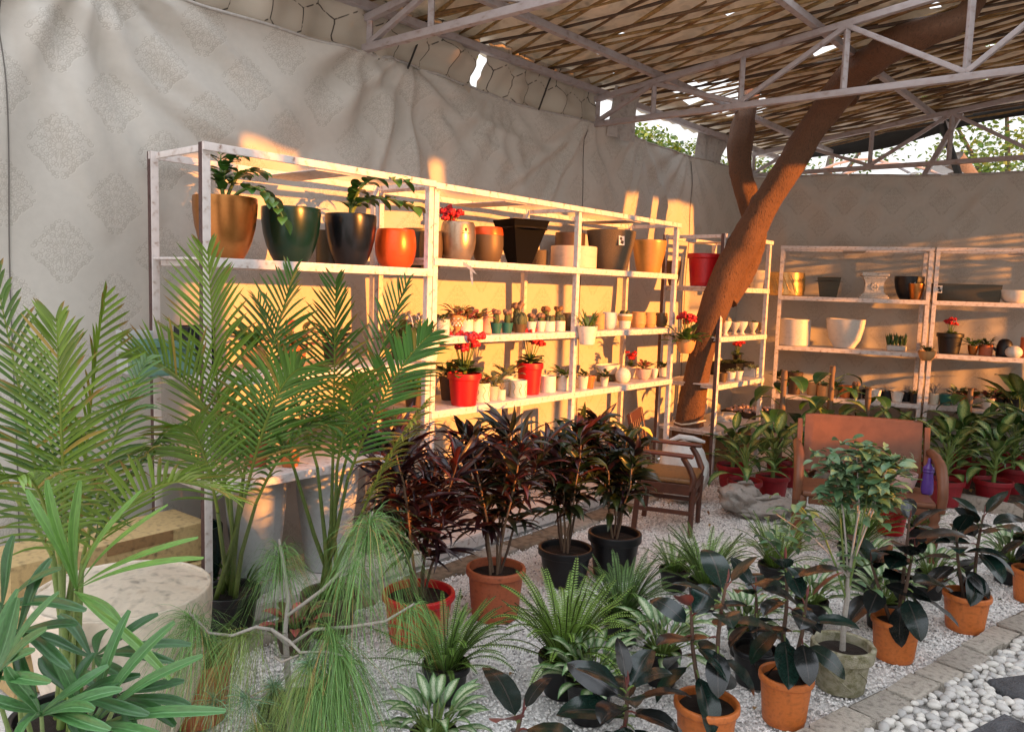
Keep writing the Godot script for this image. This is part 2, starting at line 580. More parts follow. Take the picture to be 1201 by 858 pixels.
		M["p_" + p[0]] = mat(p[1], p[2], p[3], mottle if p[0] in ["orange", "terracotta", "darkred"] else mild, 4.0)
	M.p_pitch.metallic_specular = 0.2
	M.p_granite = mat(Color(0.27, 0.20, 0.12), 0.7, 0.0, speck, 5.0, fine, 0.3)
	M.p_bronze = mat(Color(0.30, 0.20, 0.10), 0.5, 0.35, speck, 9.0)
	var cem := noise_image(256, 0.03, 150, [Color(0.5, 0.52, 0.4), Color(0.8, 0.8, 0.7), grey(1.0), Color(0.85, 0.86, 0.75)], 5)
	M.cement = mat(Color(0.37, 0.345, 0.26), 0.9, 0.0, tex(cem), 3.0, fine, 0.6)
	M.wrap = mat(Color(0.60, 0.40, 0.15), 0.3, 0.45, mottle, 6.0)
	M.sack = mat(Color(0.66, 0.63, 0.58), 0.75, 0.0, mottle, 3.0)
	M.grey_sack = mat(Color(0.40, 0.36, 0.32), 0.85, 0.0, mottle, 3.0, fine, 0.2)
	M.plastic_wrap = mat(Color(0.76, 0.66, 0.53), 0.35, 0.0, mottle, 2.0)
	M.card = mat(Color(0.52, 0.37, 0.17), 0.75, 0.0, mottle, 3.0)
	M.card_dark = mat(Color(0.30, 0.17, 0.07), 0.8, 0.0, mottle, 3.0)
	M.stone_white = mat(Color(0.62, 0.58, 0.52), 0.8, 0.0, mottle, 4.0)
	M.ink = mat(Color(0.03, 0.025, 0.02), 0.7)



func _ready() -> void:
	rng.seed = 11
	# camera
	var cam := Camera3D.new()
	cam.name = "camera"
	add_child(cam)
	cam.position = Vector3(0, 1.7, 0)
	cam.rotation = Vector3(-0.0994, 0, 0.032)
	cam.fov = 49.62
	cam.near = 0.05
	cam.far = 400.0
	cam.current = true
	# sky
	var sky := ProceduralSkyMaterial.new()
	sky.sky_top_color = Color(0.94, 0.96, 1.0)
	sky.sky_horizon_color = Color(0.66, 0.645, 0.62)
	sky.sky_curve = 0.5
	sky.ground_bottom_color = Color(0.3, 0.27, 0.24)
	sky.ground_horizon_color = Color(0.7, 0.68, 0.64)
	sky.sun_angle_max = 6.0
	sky.sky_energy_multiplier = 1.0
	var env := Environment.new()
	env.background_mode = Environment.BG_SKY
	env.sky = Sky.new()
	env.sky.sky_material = sky
	env.background_energy_multiplier = 1.0
	env.tonemap_mode = Environment.TONE_MAPPER_LINEAR
	env.tonemap_exposure = 2.75
	env.sdfgi_enabled = true
	env.ssao_enabled = true
	env.ssil_enabled = true
	var we := WorldEnvironment.new()
	we.name = "world_environment"
	we.environment = env
	add_child(we)
	# low warm sun from the right, behind the camera
	var sun := DirectionalLight3D.new()
	sun.name = "sun"
	add_child(sun)
	sun.light_color = Color(1.0, 0.62, 0.27)
	sun.light_energy = 1.35
	sun.light_angular_distance = 0.9
	sun.shadow_enabled = true
	sun.look_at_from_position(Vector3.ZERO, -Vector3(0.8026, 0.1253, 0.5832), Vector3.UP)

	make_materials()
	build_ground()
	build_cloth_walls()
	build_roof()
	build_outside()
	build_trunk_tree()
	build_racks()
	build_left_shelf_pots()
	build_back_shelf_pots()
	build_furniture()
	build_potted_row()
	build_back_bed()
	build_left_corner()


# ---------------------------------------------------------------- ground

func build_ground() -> void:
	var g := Geo.new()
	var n := 40
	for z in n + 1:
		for x in n + 1:
			var p := Vector3((x - n / 2.0) * 6.0, -0.012, (z - n / 2.0) * 6.0 - 10.0)
			g.vert(p, Vector2(p.x, p.z))
	for z in n:
		for x in n:
			var a := z * (n + 1) + x
			g.quad(a, a + 1, a + n + 2, a + n + 1)
	tag(put("ground", g, M.gravel_bed), "pale ground of fine crushed stone", "", "", "structure")
	# loose stone chips
	var chip := Geo.new()
	var rg := RandomNumberGenerator.new()
	rg.seed = 4
	for p in [Vector3(1, 0, 0), Vector3(-0.9, 0.1, 0.1), Vector3(0, 0.75, 0.1), Vector3(0.1, -0.7, 0), Vector3(0, 0.1, 0.85), Vector3(0.15, 0, -0.8)]:
		chip.vert(p)
	var flat := Geo.new()
	for f in [[2, 4, 0], [2, 1, 4], [2, 5, 1], [2, 0, 5], [3, 0, 4], [3, 4, 1], [3, 1, 5], [3, 5, 0]]:
		var q := []
		for k in f:
			q.append(flat.vert(chip.v[k]))
		flat.out_tri(q[0], q[1], q[2], Vector3.ZERO)
	var mm := MultiMesh.new()
	mm.transform_format = MultiMesh.TRANSFORM_3D
	mm.use_colors = true
	mm.mesh = flat.mesh()
	var spots := []
	for k in 170000:
		var s := rg.randf_range(-1.8, 4.9)
		var d := rg.randf_range(0.02, 4.2)
		var p := Wp(s, d)
		if d > kerb_d(s) - 0.01 or (s > 4.1 and d > 0.9):
			continue
		var dep := -p.z
		if dep < 2.5 or absf(p.x) > dep * 0.75 + 0.3:
			continue
		if dep > 4.5 and rg.randf() < 0.35:
			continue
		spots.append(p)
	mm.instance_count = spots.size()
	for k in spots.size():
		var sz := rg.randf_range(0.004, 0.0105)
		var b := Basis.from_euler(Vector3(rg.randf() * TAU, rg.randf() * TAU, rg.randf() * TAU)).scaled(Vector3(sz, sz * 0.8, sz))
		mm.set_instance_transform(k, Transform3D(b, spots[k] + Vector3(0, -0.005 + rg.randf() * 0.006, 0)))
		var t := rg.randf()
		var c := rg.randf_range(0.78, 0.97) if t > 0.12 else rg.randf_range(0.22, 0.5)
		mm.set_instance_color(k, Color(c, c * 0.975, c * 0.94))
	var mi := MultiMeshInstance3D.new()
	mi.multimesh = mm
	mi.material_override = M.gravel
	mi.name = "gravel"
	add_child(mi)
	tag(mi, "white and grey crushed stone gravel spread between the plant pots", "gravel", "", "stuff")
	# kerb of stone slabs
	var kerb := tag(thing("kerb", "curved edging of worn beige stone slabs beside the pebbles", "kerb"), "", "", "", "structure")
	var s0 := -1.3
	var k := 0
	while s0 < 4.1:
		var len := rg.randf_range(0.2, 0.31)
		var wide := rg.randf_range(0.115, 0.145)
		var mid := Wp(s0 + len * 0.5, kerb_d(s0 + len * 0.5) + 0.045 + wide * 0.5 - 0.02, -0.004 + rg.randf() * 0.014)
		var gk := Geo.new()
		gk.box(Vector3.ZERO, Vector3(len - 0.008, 0.06, wide), Basis.IDENTITY, 0.006)
		for j in gk.v.size():
			gk.v[j] += Vector3(rg.randf_range(-1, 1), rg.randf_range(-0.3, 0.3), rg.randf_range(-1, 1)) * 0.009
		put("kerb_slab", gk, M.kerb[k % 3], kerb, Transform3D(Basis(Vector3.UP, RACK_TURN - 0.222 + rg.randf_range(-0.04, 0.04)), mid))
		k += 1
		s0 += len
	# pebbles beyond the kerb
	var path := tag(thing("pebble_path", "bed of smooth white pebbles with dark slate steps", "path"), "", "", "", "structure")
	var stones := []
	for q in 3:
		var gs := Geo.new()
		gs.sphere(Vector3.ZERO, Vector3(1, 0.55, 0.72), 6, 10, 0.05, rg)
		stones.append(gs.mesh())
	var many := []
	for tries in 26000:
		var p := Wp(rg.randf_range(-0.7, 3.2), rg.randf_range(2.3, 4.4))
		var l := Vector2((p - Wp(0, 0)).dot(Vector3(0.6456, 0, -0.7637)), (p - Wp(0, 0)).dot(Vector3(0.7637, 0, 0.6456)))
		var r := rg.randf_range(0.016, 0.03)
		if l.y < kerb_d(l.x) + 0.155 + r * 0.4:
			continue
		var slab := false
		for sl in slate_spots():
			var away: Vector3 = (p - sl[0]).rotated(Vector3.UP, -sl[2])
			if absf(away.x) < sl[1].x * 0.5 and absf(away.z) < sl[1].z * 0.5:
				slab = true
		if slab:
			continue
		var ok := true
		for o in many:
			if (o[0] - p).length_squared() < pow((o[1] + r) * 0.66, 2):
				ok = false
				break
		if ok:
			many.append([p, r])
	var made := []
	for o in many:
		var px: float = 800.0 * o[1] / maxf(0.5, -o[0].z) if absf(o[0].x) < -o[0].z * 0.68 and -o[0].z > 2.55 else 0.0
		made.append([px, o])
	made.sort_custom(func(a, b): return a[0] > b[0])
	var rest := Geo.new()
	for j in made.size():
		var o: Array = made[j][1]
		var b := Basis.from_euler(Vector3(rg.randf_range(-0.3, 0.3), rg.randf() * TAU, rg.randf_range(-0.3, 0.3))).scaled(Vector3.ONE * o[1] * rg.randf_range(1.0, 1.25))
		var xf := Transform3D(b, o[0] + Vector3(0, 0.008 + rg.randf() * 0.016, 0))
		if j < 295:
			put("pebble", stones[j % 3], M.pebble[rg.randi() % 4], path, xf)
		else:
			rest.sphere(xf.origin, Vector3(o[1] * 1.1, o[1] * 0.6, o[1] * 0.85), 5, 8)
	put("pebbles", rest, M.pebble[1], path).set_meta("kind", "stuff")
	for sl in slate_spots():
		var gs := Geo.new()
		gs.box(Vector3.ZERO, sl[1], Basis.IDENTITY, 0.014)
		for j in gs.v.size():
			gs.v[j] += Vector3(rg.randf_range(-1, 1), rg.randf_range(-0.2, 0.2), rg.randf_range(-1, 1)) * 0.012
		put("slate_step", gs, M.slate, path, Transform3D(Basis(Vector3.UP, sl[2]), sl[0] + Vector3(0, 0.012, 0)))
	# flagstones along the foot of the racks
	var walk := tag(thing("stone_edging", "row of flat brown stones along the foot of the left racks", "edging"), "", "", "", "structure")
	for j in 16:
		var gf := Geo.new()
		gf.box(Vector3.ZERO, Vector3(0.29, 0.05, 0.17), Basis.IDENTITY, 0.012)
		for q in gf.v.size():
			gf.v[q] += Vector3(rg.randf_range(-1, 1), 0, rg.randf_range(-1, 1)) * 0.008
		put("edging_stone", gf, M.flag if j % 3 else M.kerb[2], walk, Transform3D(Basis(Vector3.UP, RACK_TURN + rg.randf_range(-0.06, 0.06)), Wp(-1.35 + j * 0.3, 0.13 + rg.randf() * 0.03, -0.008)))
	# planting bed behind, with a brick edge
	var bed := Geo.new()
	var rows := []
	for a in 15:
		var row := []
		for b in 23:
			var p := Wp(4.2 + a * 0.22, 0.75 + b * 0.24)
			row.append(bed.vert(p + Vector3(0, 0.02 + 0.03 * sin(a * 2.1 + b * 1.3) * sin(b * 0.7) if a > 0 else 0.0, 0)))
		rows.append(row)
	for a in 14:
		for b in 22:
			bed.quad(rows[a][b], rows[a + 1][b], rows[a + 1][b + 1], rows[a][b + 1])
	tag(put("soil_bed", bed, M.soil_bed), "brown earth bed in front of the back racks", "", "", "structure")
	var edge := tag(thing("brick_edging", "low edging of weathered bricks in front of the dark red pots", "edging"), "", "", "", "structure")
	for j in 17:
		var gb := Geo.new()
		gb.box(Vector3.ZERO, Vector3(0.225, 0.13, 0.1), Basis.IDENTITY, 0.01)
		put("edging_brick", gb, M.kerb[j % 3], edge, Transform3D(Basis(Vector3.UP, RACK_TURN + PI / 2 + rg.randf_range(-0.05, 0.05)), Wp(4.12, 1.0 + j * 0.238, 0.02 + rg.randf() * 0.015)))
	var litter := Geo.new()
	for j in 260:
		var p := Wp(rg.randf_range(4.3, 6.4), rg.randf_range(0.9, 5.5), 0.06)
		litter.col = Color(0.42, 0.24, 0.08) * rg.randf_range(0.4, 1.1)
		litter.leaf(rg.randf_range(0.04, 0.09), 0.03, 1.0, 0.5, 0.7, 0.0, 3, Transform3D(Basis.from_euler(Vector3(rg.randf_range(-0.5, 0.5), rg.randf() * TAU, rg.randf_range(-0.5, 0.5))), p), [-1.0, 0.0, 1.0])
	for j in 90:
		var s := rg.randf_range(-0.8, 3.8)
		var p := Wp(s, rg.randf_range(0.2, kerb_d(s) + 0.9), 0.012)
		litter.col = [Color(0.40, 0.25, 0.09), Color(0.22, 0.11, 0.05), Color(0.10, 0.12, 0.03)][j % 3] * rg.randf_range(0.5, 1.1)
		litter.leaf(rg.randf_range(0.02, 0.055), 0.018, 1.0, 0.5, 0.9, 0.1, 4, Transform3D(Basis.from_euler(Vector3(rg.randf_range(-0.4, 0.4), rg.randf() * TAU, rg.randf_range(-0.3, 0.3))), p), [-1.0, 0.0, 1.0])
	tag(put("fallen_leaves", litter, M.small_leaf), "dry fallen leaves scattered over the earth bed and gravel", "leaves", "", "stuff")


func kerb_d(s: float) -> float:
	return 2.435 + 0.226 * s + 0.01 * sin(s * 3.0)


func slate_spots() -> Array:
	return [[Vector3(1.959, 0.000, -2.846), Vector3(0.40, 0.05, 0.30), 0.55], [Vector3(2.346, 0.000, -3.283), Vector3(0.34, 0.05, 0.26), 0.3], [Wp(2.6, 3.95), Vector3(0.5, 0.05, 0.4), 0.4]]


# ---------------------------------------------------------------- cloth walls

func cloth_grid(u0: float, u1: float, h0: float, h1: Callable, step: float, place: Callable, tile := 0.48) -> Geo:
	var g := Geo.new()
	var nu := int(ceil((u1 - u0) / step))
	var nh := int(ceil(3.1 / step))
	for a in nu + 1:
		var u := lerpf(u0, u1, float(a) / nu)
		var top: float = h1.call(u)
		for b in nh + 1:
			var h := lerpf(h0, top, float(b) / nh)
			g.vert(place.call(u, h), Vector2(u / tile, -h / tile))
	for a in nu:
		for b in nh:
			var k := a * (nh + 1) + b
			g.quad(k, k + nh + 1, k + nh + 2, k + 1)
	return g


var fold_noise := FastNoiseLite.new()
const HANGS := [-3.1, -2.05, -1.62, -0.02, 0.28, 1.25, 2.33, 3.25, 4.2]


func folds(s: float, h: float) -> float:
	var y := 0.014 * fold_noise.get_noise_2d(s * 13.0, h * 3.0) + 0.014 * fold_noise.get_noise_2d(s * 8.0 + 40.0, h * 5.0)
	for k in HANGS.size():
		var dx: float = s - HANGS[k]
		var dy := 3.2 - h
		var r := sqrt(dx * dx + dy * dy)
		var th := atan2(dx, dy)
		y += (0.036 if k in [1, 2, 3, 4] else 0.018) * exp(-r * 0.75) * minf(r * 3.0, 1.0) * sin(th * (9.0 + k % 3 * 3.0) + k * 1.7 + 1.2 * sin(r * 2.0 + k))
	# creases of hanging cloth that slant down to the right
	for c in [[-1.55, 2.72, -0.75, 2.32], [-1.2, 3.1, -0.45, 2.5], [0.5, 2.95, 2.0, 2.75], [0.4, 3.05, 1.5, 2.55], [-2.0, 2.9, -1.6, 1.9], [-1.8, 3.0, -1.35, 2.0], [0.28, 3.12, 0.02, 2.2], [0.30, 3.12, 0.42, 2.1], [0.31, 3.12, 0.72, 2.35], [0.33, 3.12, 1.15, 2.6], [2.33, 3.05, 1.3, 2.45], [2.33, 3.1, 1.75, 2.25], [2.36, 3.1, 2.9, 2.4], [3.3, 3.08, 3.05, 2.3], [3.3, 3.1, 3.8, 2.5]]:
		var a := Vector2(c[0], c[1])
		var b := Vector2(c[2], c[3])
		var p := Vector2(s, h)
		var t := clampf((p - a).dot(b - a) / (b - a).length_squared(), 0, 1)
		var q := p.distance_to(a.lerp(b, t))
		y += 0.024 * exp(-q * q / 0.0016) * sin(PI * (0.08 + 0.84 * t))
		y -= 0.016 * exp(-pow(q - 0.06, 2) / 0.0018) * sin(PI * (0.08 + 0.84 * t))
	return y


func build_cloth_walls() -> void:
	fold_noise.seed = 7
	fold_noise.frequency = 0.05
	fold_noise.fractal_octaves = 3
	var left := thing("cloth_wall", "tall pale damask cloth wall hung in folds behind the left racks", "wall")
	var top := func(s: float) -> float: return 3.11 + 0.012 * sin(s * 2.6 + 0.5) + 0.005 * sin(s * 7.0)
	var at := func(s: float, h: float) -> Vector3: return Wp(s, -0.62 + folds(s, h), h)
	var seams := [-6.5, -2.02, 2.33, 4.2, 5.85]
	for k in 4:
		put("cloth_panel", cloth_grid(seams[k] - 0.012, seams[k + 1] + 0.012, 0.0, top, 0.035, at), M.damask, left)
		var hem := []
		var u: float = seams[k]
		while u < seams[k + 1]:
			hem.append(Wp(u, -0.62 + folds(u, 3.1), top.call(u) - 0.004))
			u += 0.06
		var gh := Geo.new()
		gh.tube(hem, 0.009, 6)
		put("rolled_hem", gh, M.hem, left)
		if k:
			var line := []
			for j in 40:
				line.append(Wp(seams[k], -0.617 + folds(seams[k], j * 0.078), j * 0.078))
			var gs := Geo.new()
			gs.tube(line, 0.003, 4)
			put("seam", gs, M.seam, left)
	var back := thing("cloth_wall", "grey cloth wall behind the back racks below the trees", "wall")
	var topb := func(t: float) -> float: return 3.04 + 0.012 * sin(t * 3.0)
	var sb := [-0.8, 0.62, 1.62, 2.75, 4.2, 6.0, 8.0]
	var atb := func(t: float, h: float) -> Vector3: return Dp(t, -0.64 + 0.0 + 0.8 * folds(t * 0.9 + 0.4, h) + 0.008 * sin(t * 21.0 + 2.0 * sin(h * 1.3)), h)
	for k in 6:
		put("cloth_panel", cloth_grid(sb[k] - 0.012, sb[k + 1] + 0.012, 0.0, topb, 0.05, atb), M.damask, back)
		var hem := []
		var u: float = sb[k]
		while u < sb[k + 1]:
			hem.append(atb.call(u, topb.call(u) - 0.004))
			u += 0.1
		var gh := Geo.new()
		gh.tube(hem, 0.013, 6)
		put("rolled_hem", gh, M.hem, back)
	# drape between the wall and the eave, printed with a honeycomb of dark lines
	for part in [["wide honeycomb-printed grey drape between left wall top and eave", -1.35, 1.0, -1, 1], ["narrower honeycomb-printed drape right of the bright slit", 1.075, 2.52, 1, -1]]:
		var g := Geo.new()
		var nu := 50
		var nv := 14
		for a in nu + 1:
			for b in nv + 1:
				var v := float(b) / nv
				var cut := 0.075 * sin(PI * clampf(v * 1.1, 0, 1))
				var lo: float = part[1] - (cut * 0.25 if part[3] == 1 else 0.0)
				var hi: float = part[2] - (cut if part[4] == 1 else 0.0)
				var s := lerpf(lo, hi, float(a) / nu)
				var h := lerpf(3.02, 3.47, v)
				g.vert(Wp(s, -0.68 + 0.06 * v + (0.03 * sin(s * 9.0 + v * 3.0) + 0.02 * sin(s * 23.0 - v * 2.0)) * (1.0 - v * 0.5) + 0.05 * sin(PI * v) * sin(s * 2.3) + folds(s, h), h), Vector2(s / 0.46, -v * 0.6))
		for a in nu:
			for b in nv:
				var k := a * (nv + 1) + b
				g.quad(k, k + nv + 1, k + nv + 2, k + 1)
		var o := put("honeycomb_drape", g, M.hexcloth)
		tag(o, part[0], "drape", "drapes above the left wall")
	for part in [["small grey drape end hanging beside the second truss", 2.56, 3.02, -0.5], ["last grey drape flap left of the thin branch", 4.35, 5.0, -0.60]]:
		var g := Geo.new()
		for a in 15:
			for b in 11:
				var v := b / 10.0
				var s: float = lerpf(part[1] + (1.0 - v) * 0.02, part[2] - 0.12 * (1.0 - v) * sin(v * 3.0), a / 14.0)
				g.vert(Wp(s, part[3] - 0.06 + 0.05 * v + 0.025 * sin(s * 24.0 + v * 2.0), lerpf(3.03, 3.44, v)), Vector2(s, v))
		for a in 14:
			for b in 10:
				var k := a * 11 + b
				g.quad(k, k + 11, k + 12, k + 1)
		tag(put("cloth_drape", g, M.hem), part[0], "drape", "drapes above the left wall")
	# dark lacing that ties the drape to the wall
	for s in [0.35, 1.72]:
		var gr := Geo.new()
		gr.tube([Wp(s - 0.06, -0.60, 3.08), Wp(s + 0.02, -0.585, 3.28), Wp(s + 0.08, -0.55, 3.46)], 0.007, 5)
		tag(put("tie_cord", gr, M.rope), "dark cord lacing the drape to the eave, %s" % ("nearer the bright slit" if s > 1 else "left of the bright slit"), "cord")


# ---------------------------------------------------------------- roof

func roof_open(s: float, d: float) -> bool:   # the part over the front rows of pots is not covered
	return d > 0.75 and d < 2.85 and s < minf(-0.05 + 1.125 * (d + 0.48), 2.8)


func roof_h(d: float) -> float:
	return 3.45 + 0.12 * (minf(d, 3.1) + 0.56) - 0.11 * maxf(d - 3.1, 0.0)


func build_roof() -> void:
	var rg := RandomNumberGenerator.new()
	rg.seed = 21
	var roof := thing("bamboo_roof", "low roof of bamboo laths and beige tarpaulin on steel purlins", "roof")
	var holes := [[3.85, -0.12, 0.75, 0.30], [3.2637, 1.0792, 0.13, 0.16], [2.9819, 1.8216, 0.1, 0.07]]
	var n := FastNoiseLite.new()
	n.seed = 9
	n.frequency = 0.35
	var g := Geo.new()
	var ns := 108
	var nd := 70
	var at := func(a: int, b: int) -> Vector3:
		var s := -0.75 + a * 7.3 / ns
		var d := -0.85 + b * 5.15 / nd
		return Wp(s, d, roof_h(d) + 0.035 - 0.022 * absf(sin(s * 14.2 + d * 2.0)) + 0.03 * n.get_noise_2d(s * 6.0, d * 6.0))
	for a in ns + 1:
		for b in nd + 1:
			g.vert(at.call(a, b), Vector2(a, b) * 0.07)
	for a in ns:
		for b in nd:
			var s := -0.75 + (a + 0.5) * 7.3 / ns
			var d := -0.85 + (b + 0.5) * 5.15 / nd
			var open := false
			for h in holes:
				if pow((s - h[0]) / h[2], 2) + pow((d - h[1]) / h[3], 2) < 1.0:
					open = true
			if roof_open(s, d) or rg.randf() < 0.004:
				open = true
			if not open:
				var k := a * (nd + 1) + b
				g.quad(k, k + nd + 1, k + nd + 2, k + 1)
	put("tarpaulin", g, M.tarp, roof)
	# laths: two layers that cross at a small angle
	var count := 0
	for layer in 2:
		var s := -0.7
		while s < 6.5:
			for piece in 2:
				var d0 := -0.62 + piece * 1.95 + rg.randf_range(-0.1, 0.1)
				var d1 := d0 + rg.randf_range(2.0, 2.3)
				if piece == 1 and roof_open(s - 0.25, 1.5):
					d0 = 2.85
				if piece == 0 and roof_open(s, 1.0):
					d1 = 0.8 + rg.randf_range(-0.1, 0.12)
				var skew := (0.27 if layer else -0.25) + rg.randf_range(-0.05, 0.05)
				var a0 := s + rg.randf_range(-0.04, 0.04) + skew * (d0 - 1.0)
				var line := []
				var rad := []
				var bend := rg.randf_range(-0.05, 0.05)
				for j in 7:
					var t := j / 6.0
					var d := lerpf(d0, d1, t)
					var hh := roof_h(d) - 0.012 - layer * 0.022 - 0.02 * sin(PI * t) * rg.randf_range(0.2, 1.0)
					line.append(Wp(clampf(a0 + skew * (d1 - d0) * t + bend * sin(PI * t), -0.8, 6.56), d, hh))
					rad.append(rg.randf_range(0.008, 0.0135) * (1.25 if j % 2 else 0.9))
				var gl := Geo.new()
				gl.tube(line, rad, 5)
				put("bamboo_lath", gl, M.bamboo[rg.randi() % 6], roof)
				count += 1
			s += rg.randf_range(0.165, 0.205)
	var far := Geo.new()
	for layer in 2:
		var s := -0.7
		while s < 6.5:
			var a := Wp(s, 3.35, roof_h(3.35) - 0.02 - layer * 0.02)
			var b := Wp(clampf(s + (0.25 if layer else -0.25), -0.8, 6.56), 4.32, roof_h(4.32) - 0.02 - layer * 0.02)
			if true:
				far.beam(a, b, 0.03, 0.014)
			s += 0.22
	put("bamboo_laths", far, M.bamboo[1], roof).set_meta("kind", "stuff")
	var lap := Geo.new()
	var prev := []
	for j in 21:
		var d := -0.6 + j * 0.245
		var sag := 0.13 + 0.04 * sin(d * 3.0)
		prev.append([lap.vert(Wp(6.56, d, roof_h(d) + 0.04)), lap.vert(Wp(6.6, d, roof_h(d) - sag * 0.5)), lap.vert(Wp(6.55, d, roof_h(d) - sag))])
		if j:
			for q in 2:
				lap.quad(prev[j - 1][q], prev[j][q], prev[j][q + 1], prev[j - 1][q + 1])
	put("dark_edge_flap", lap, M.dark_tarp, roof)
	for d in [-0.56, -0.0200, 1.2430, 2.98, 4.22]:
		var gp := Geo.new()
		gp.beam(Wp(-1.35, d, roof_h(d) - 0.085), Wp(6.55, d, roof_h(d) - 0.085), 0.05, 0.05)
		put("purlin", gp, M.truss, roof)
	truss(-0.05, 3.13, "steel truss nearest the camera, entering at the photo's top edge")
	truss(2.42, 3.10, "middle steel truss with the trunk leaning behind its long bottom chord")
	truss(5.6, 3.07, "far steel truss low over the back cloth wall")
	# cloth flaps and a slatted blind that hang from the open right eave
	for q in [[-1.1, -0.54, 2.95], [-0.54, -0.14, 3.07], [-0.14, 0.94, 2.97], [0.94, 1.05, 3.17], [1.05, 3.36, 2.97], [3.36, 4.66, 3.22], [4.66, 9.0, 2.70]]:
		var gf := Geo.new()
		for a in 41:
			for b in 6:
				var s: float = lerpf(q[0], q[1], a / 40.0)
				gf.vert(Wp(s, 4.3 + 0.015 * sin(s * 17.0 + b), lerpf(q[2] + 0.012 * sin(s * 9.0), roof_h(4.3) + 0.05, b / 5.0)), Vector2(s, b * 0.1))
		for a in 40:
			for b in 5:
				gf.quad(a * 6 + b, a * 6 + 6 + b, a * 6 + 7 + b, a * 6 + b + 1)
		put("eave_flap", gf, M.hem, roof)
	for k in 8:
		var gb := Geo.new()
		gb.beam(Wp(4.66, 4.33, 2.66 - k * 0.07), Wp(9.0, 4.33, 2.69 - k * 0.07), 0.012, 0.036 + 0.014 * sin(k * 2.0), Vector3.UP)
		put("blind_slat", gb, M.bamboo[k % 3], roof)
	# posts that carry the far side
	for s in [-0.7, 2.42, 5.6]:
		var gp := Geo.new()
		gp.beam(Wp(s, 4.25, 0), Wp(s, 4.25, roof_h(4.25) - 0.1), 0.08, 0.08, Vector3.RIGHT)
		tag(put("roof_post", gp, M.truss), "square steel post on the roof's open side, %s" % ("nearest the tall hedge" if s < 0 else ("under the middle truss" if s < 3 else "under the far truss")), "post", "posts on the open side")


func truss(s: float, h: float, label: String) -> void:
	var t := thing("roof_truss", label, "truss")
	var drop := 0.055
	var g := Geo.new()
	g.beam(Wp(s, -0.62, h), Wp(s, 4.3, h - 0.01), 0.045, 0.045)
	put("bottom_chord", g, M.truss, t)
	for q in [[-0.6, 3.1], [3.1, 4.3]]:
		g = Geo.new()
		g.beam(Wp(s, q[0], roof_h(q[0]) - drop - 0.085), Wp(s, q[1], roof_h(q[1]) - drop - 0.085), 0.045, 0.045)
		put("top_chord", g, M.truss, t)
	for k in 10:
		var d := -0.6 + 0.03 + k * 0.75 - 0.2 + (0.75 if k == 0 else 0.0) - 0.0
		d = -0.03 + (k - 1) * 0.745 if k else -0.57
		if d > 4.3:
			break
		g = Geo.new()
		g.beam(Wp(s + 0.002, d, h + 0.02), Wp(s + 0.002, d, roof_h(d) - drop - 0.1), 0.036, 0.036, Vector3.RIGHT)
		put("truss_post", g, M.truss, t)
		var e: float = d + (0.745 if k else 0.54)
		if e < 4.3:
			g = Geo.new()
			var low := k % 2 == 0
			g.beam(Wp(s - 0.004, d, h + 0.02 if low else roof_h(d) - drop - 0.1), Wp(s - 0.004, e, roof_h(e) - drop - 0.1 if low else h + 0.02), 0.034, 0.034)
			put("truss_brace", g, M.truss, t)


# ---------------------------------------------------------------- trees

func leaf_cloud(clumps: Array, n: int, size: float, cols: Array, rg: RandomNumberGenerator) -> Geo:
	var g := Geo.new()
	for k in n:
		var c: Array = clumps[rg.randi() % clumps.size()]
		var dir := Vector3(rg.randfn(), rg.randfn(), rg.randfn()).normalized()
		var p: Vector3 = c[0] + dir * c[1] * pow(rg.randf(), 0.45) * Vector3(1, 0.75, 1)
		g.col = cols[rg.randi() % cols.size()] * rg.randf_range(0.7, 1.25)
		var b := Basis.from_euler(Vector3(rg.randf_range(-0.9, 0.9), rg.randf() * TAU, rg.randf_range(-0.9, 0.9)))
		var L := size * rg.randf_range(0.6, 1.2)
		var a := g.vert(p)
		var q := g.vert(p + b * Vector3(L * 0.5, 0.0, L * 0.28))
		var r := g.vert(p + b * Vector3(L, -L * 0.15, 0))
		var w := g.vert(p + b * Vector3(L * 0.5, 0.0, -L * 0.28))
		g.quad(a, q, r, w)
	return g


func outside_tree(label: String, at: Vector3, trunk: float, crown: Array, n: int, size: float, cols: Array, sd: int, group := "") -> void:
	var rg := RandomNumberGenerator.new()
	rg.seed = sd
	var t := thing("tree", label, "tree", at, 0.0, group)
	var g := Geo.new()
	g.tube([Vector3(0, -0.1, 0), Vector3(0.1, trunk * 0.5, 0), Vector3(0, trunk, 0.1), Vector3(0.2, trunk * 1.5, 0)], [0.2, 0.16, 0.13, 0.06], 9)
	put("trunk", g, M.outer_bark, t)
	var gb := Geo.new()
	for c in crown:
		gb.tube([Vector3(0.05, trunk * 0.8, 0), (c[0] + Vector3(0, trunk, 0)) * 0.5 + Vector3(0, 0.2, 0), c[0]], [0.07, 0.045, 0.015], 6)
	put("branches", gb, M.outer_bark, t)
	put("crown", leaf_cloud(crown, n, size, cols, rg), M.tree_leaf, t)


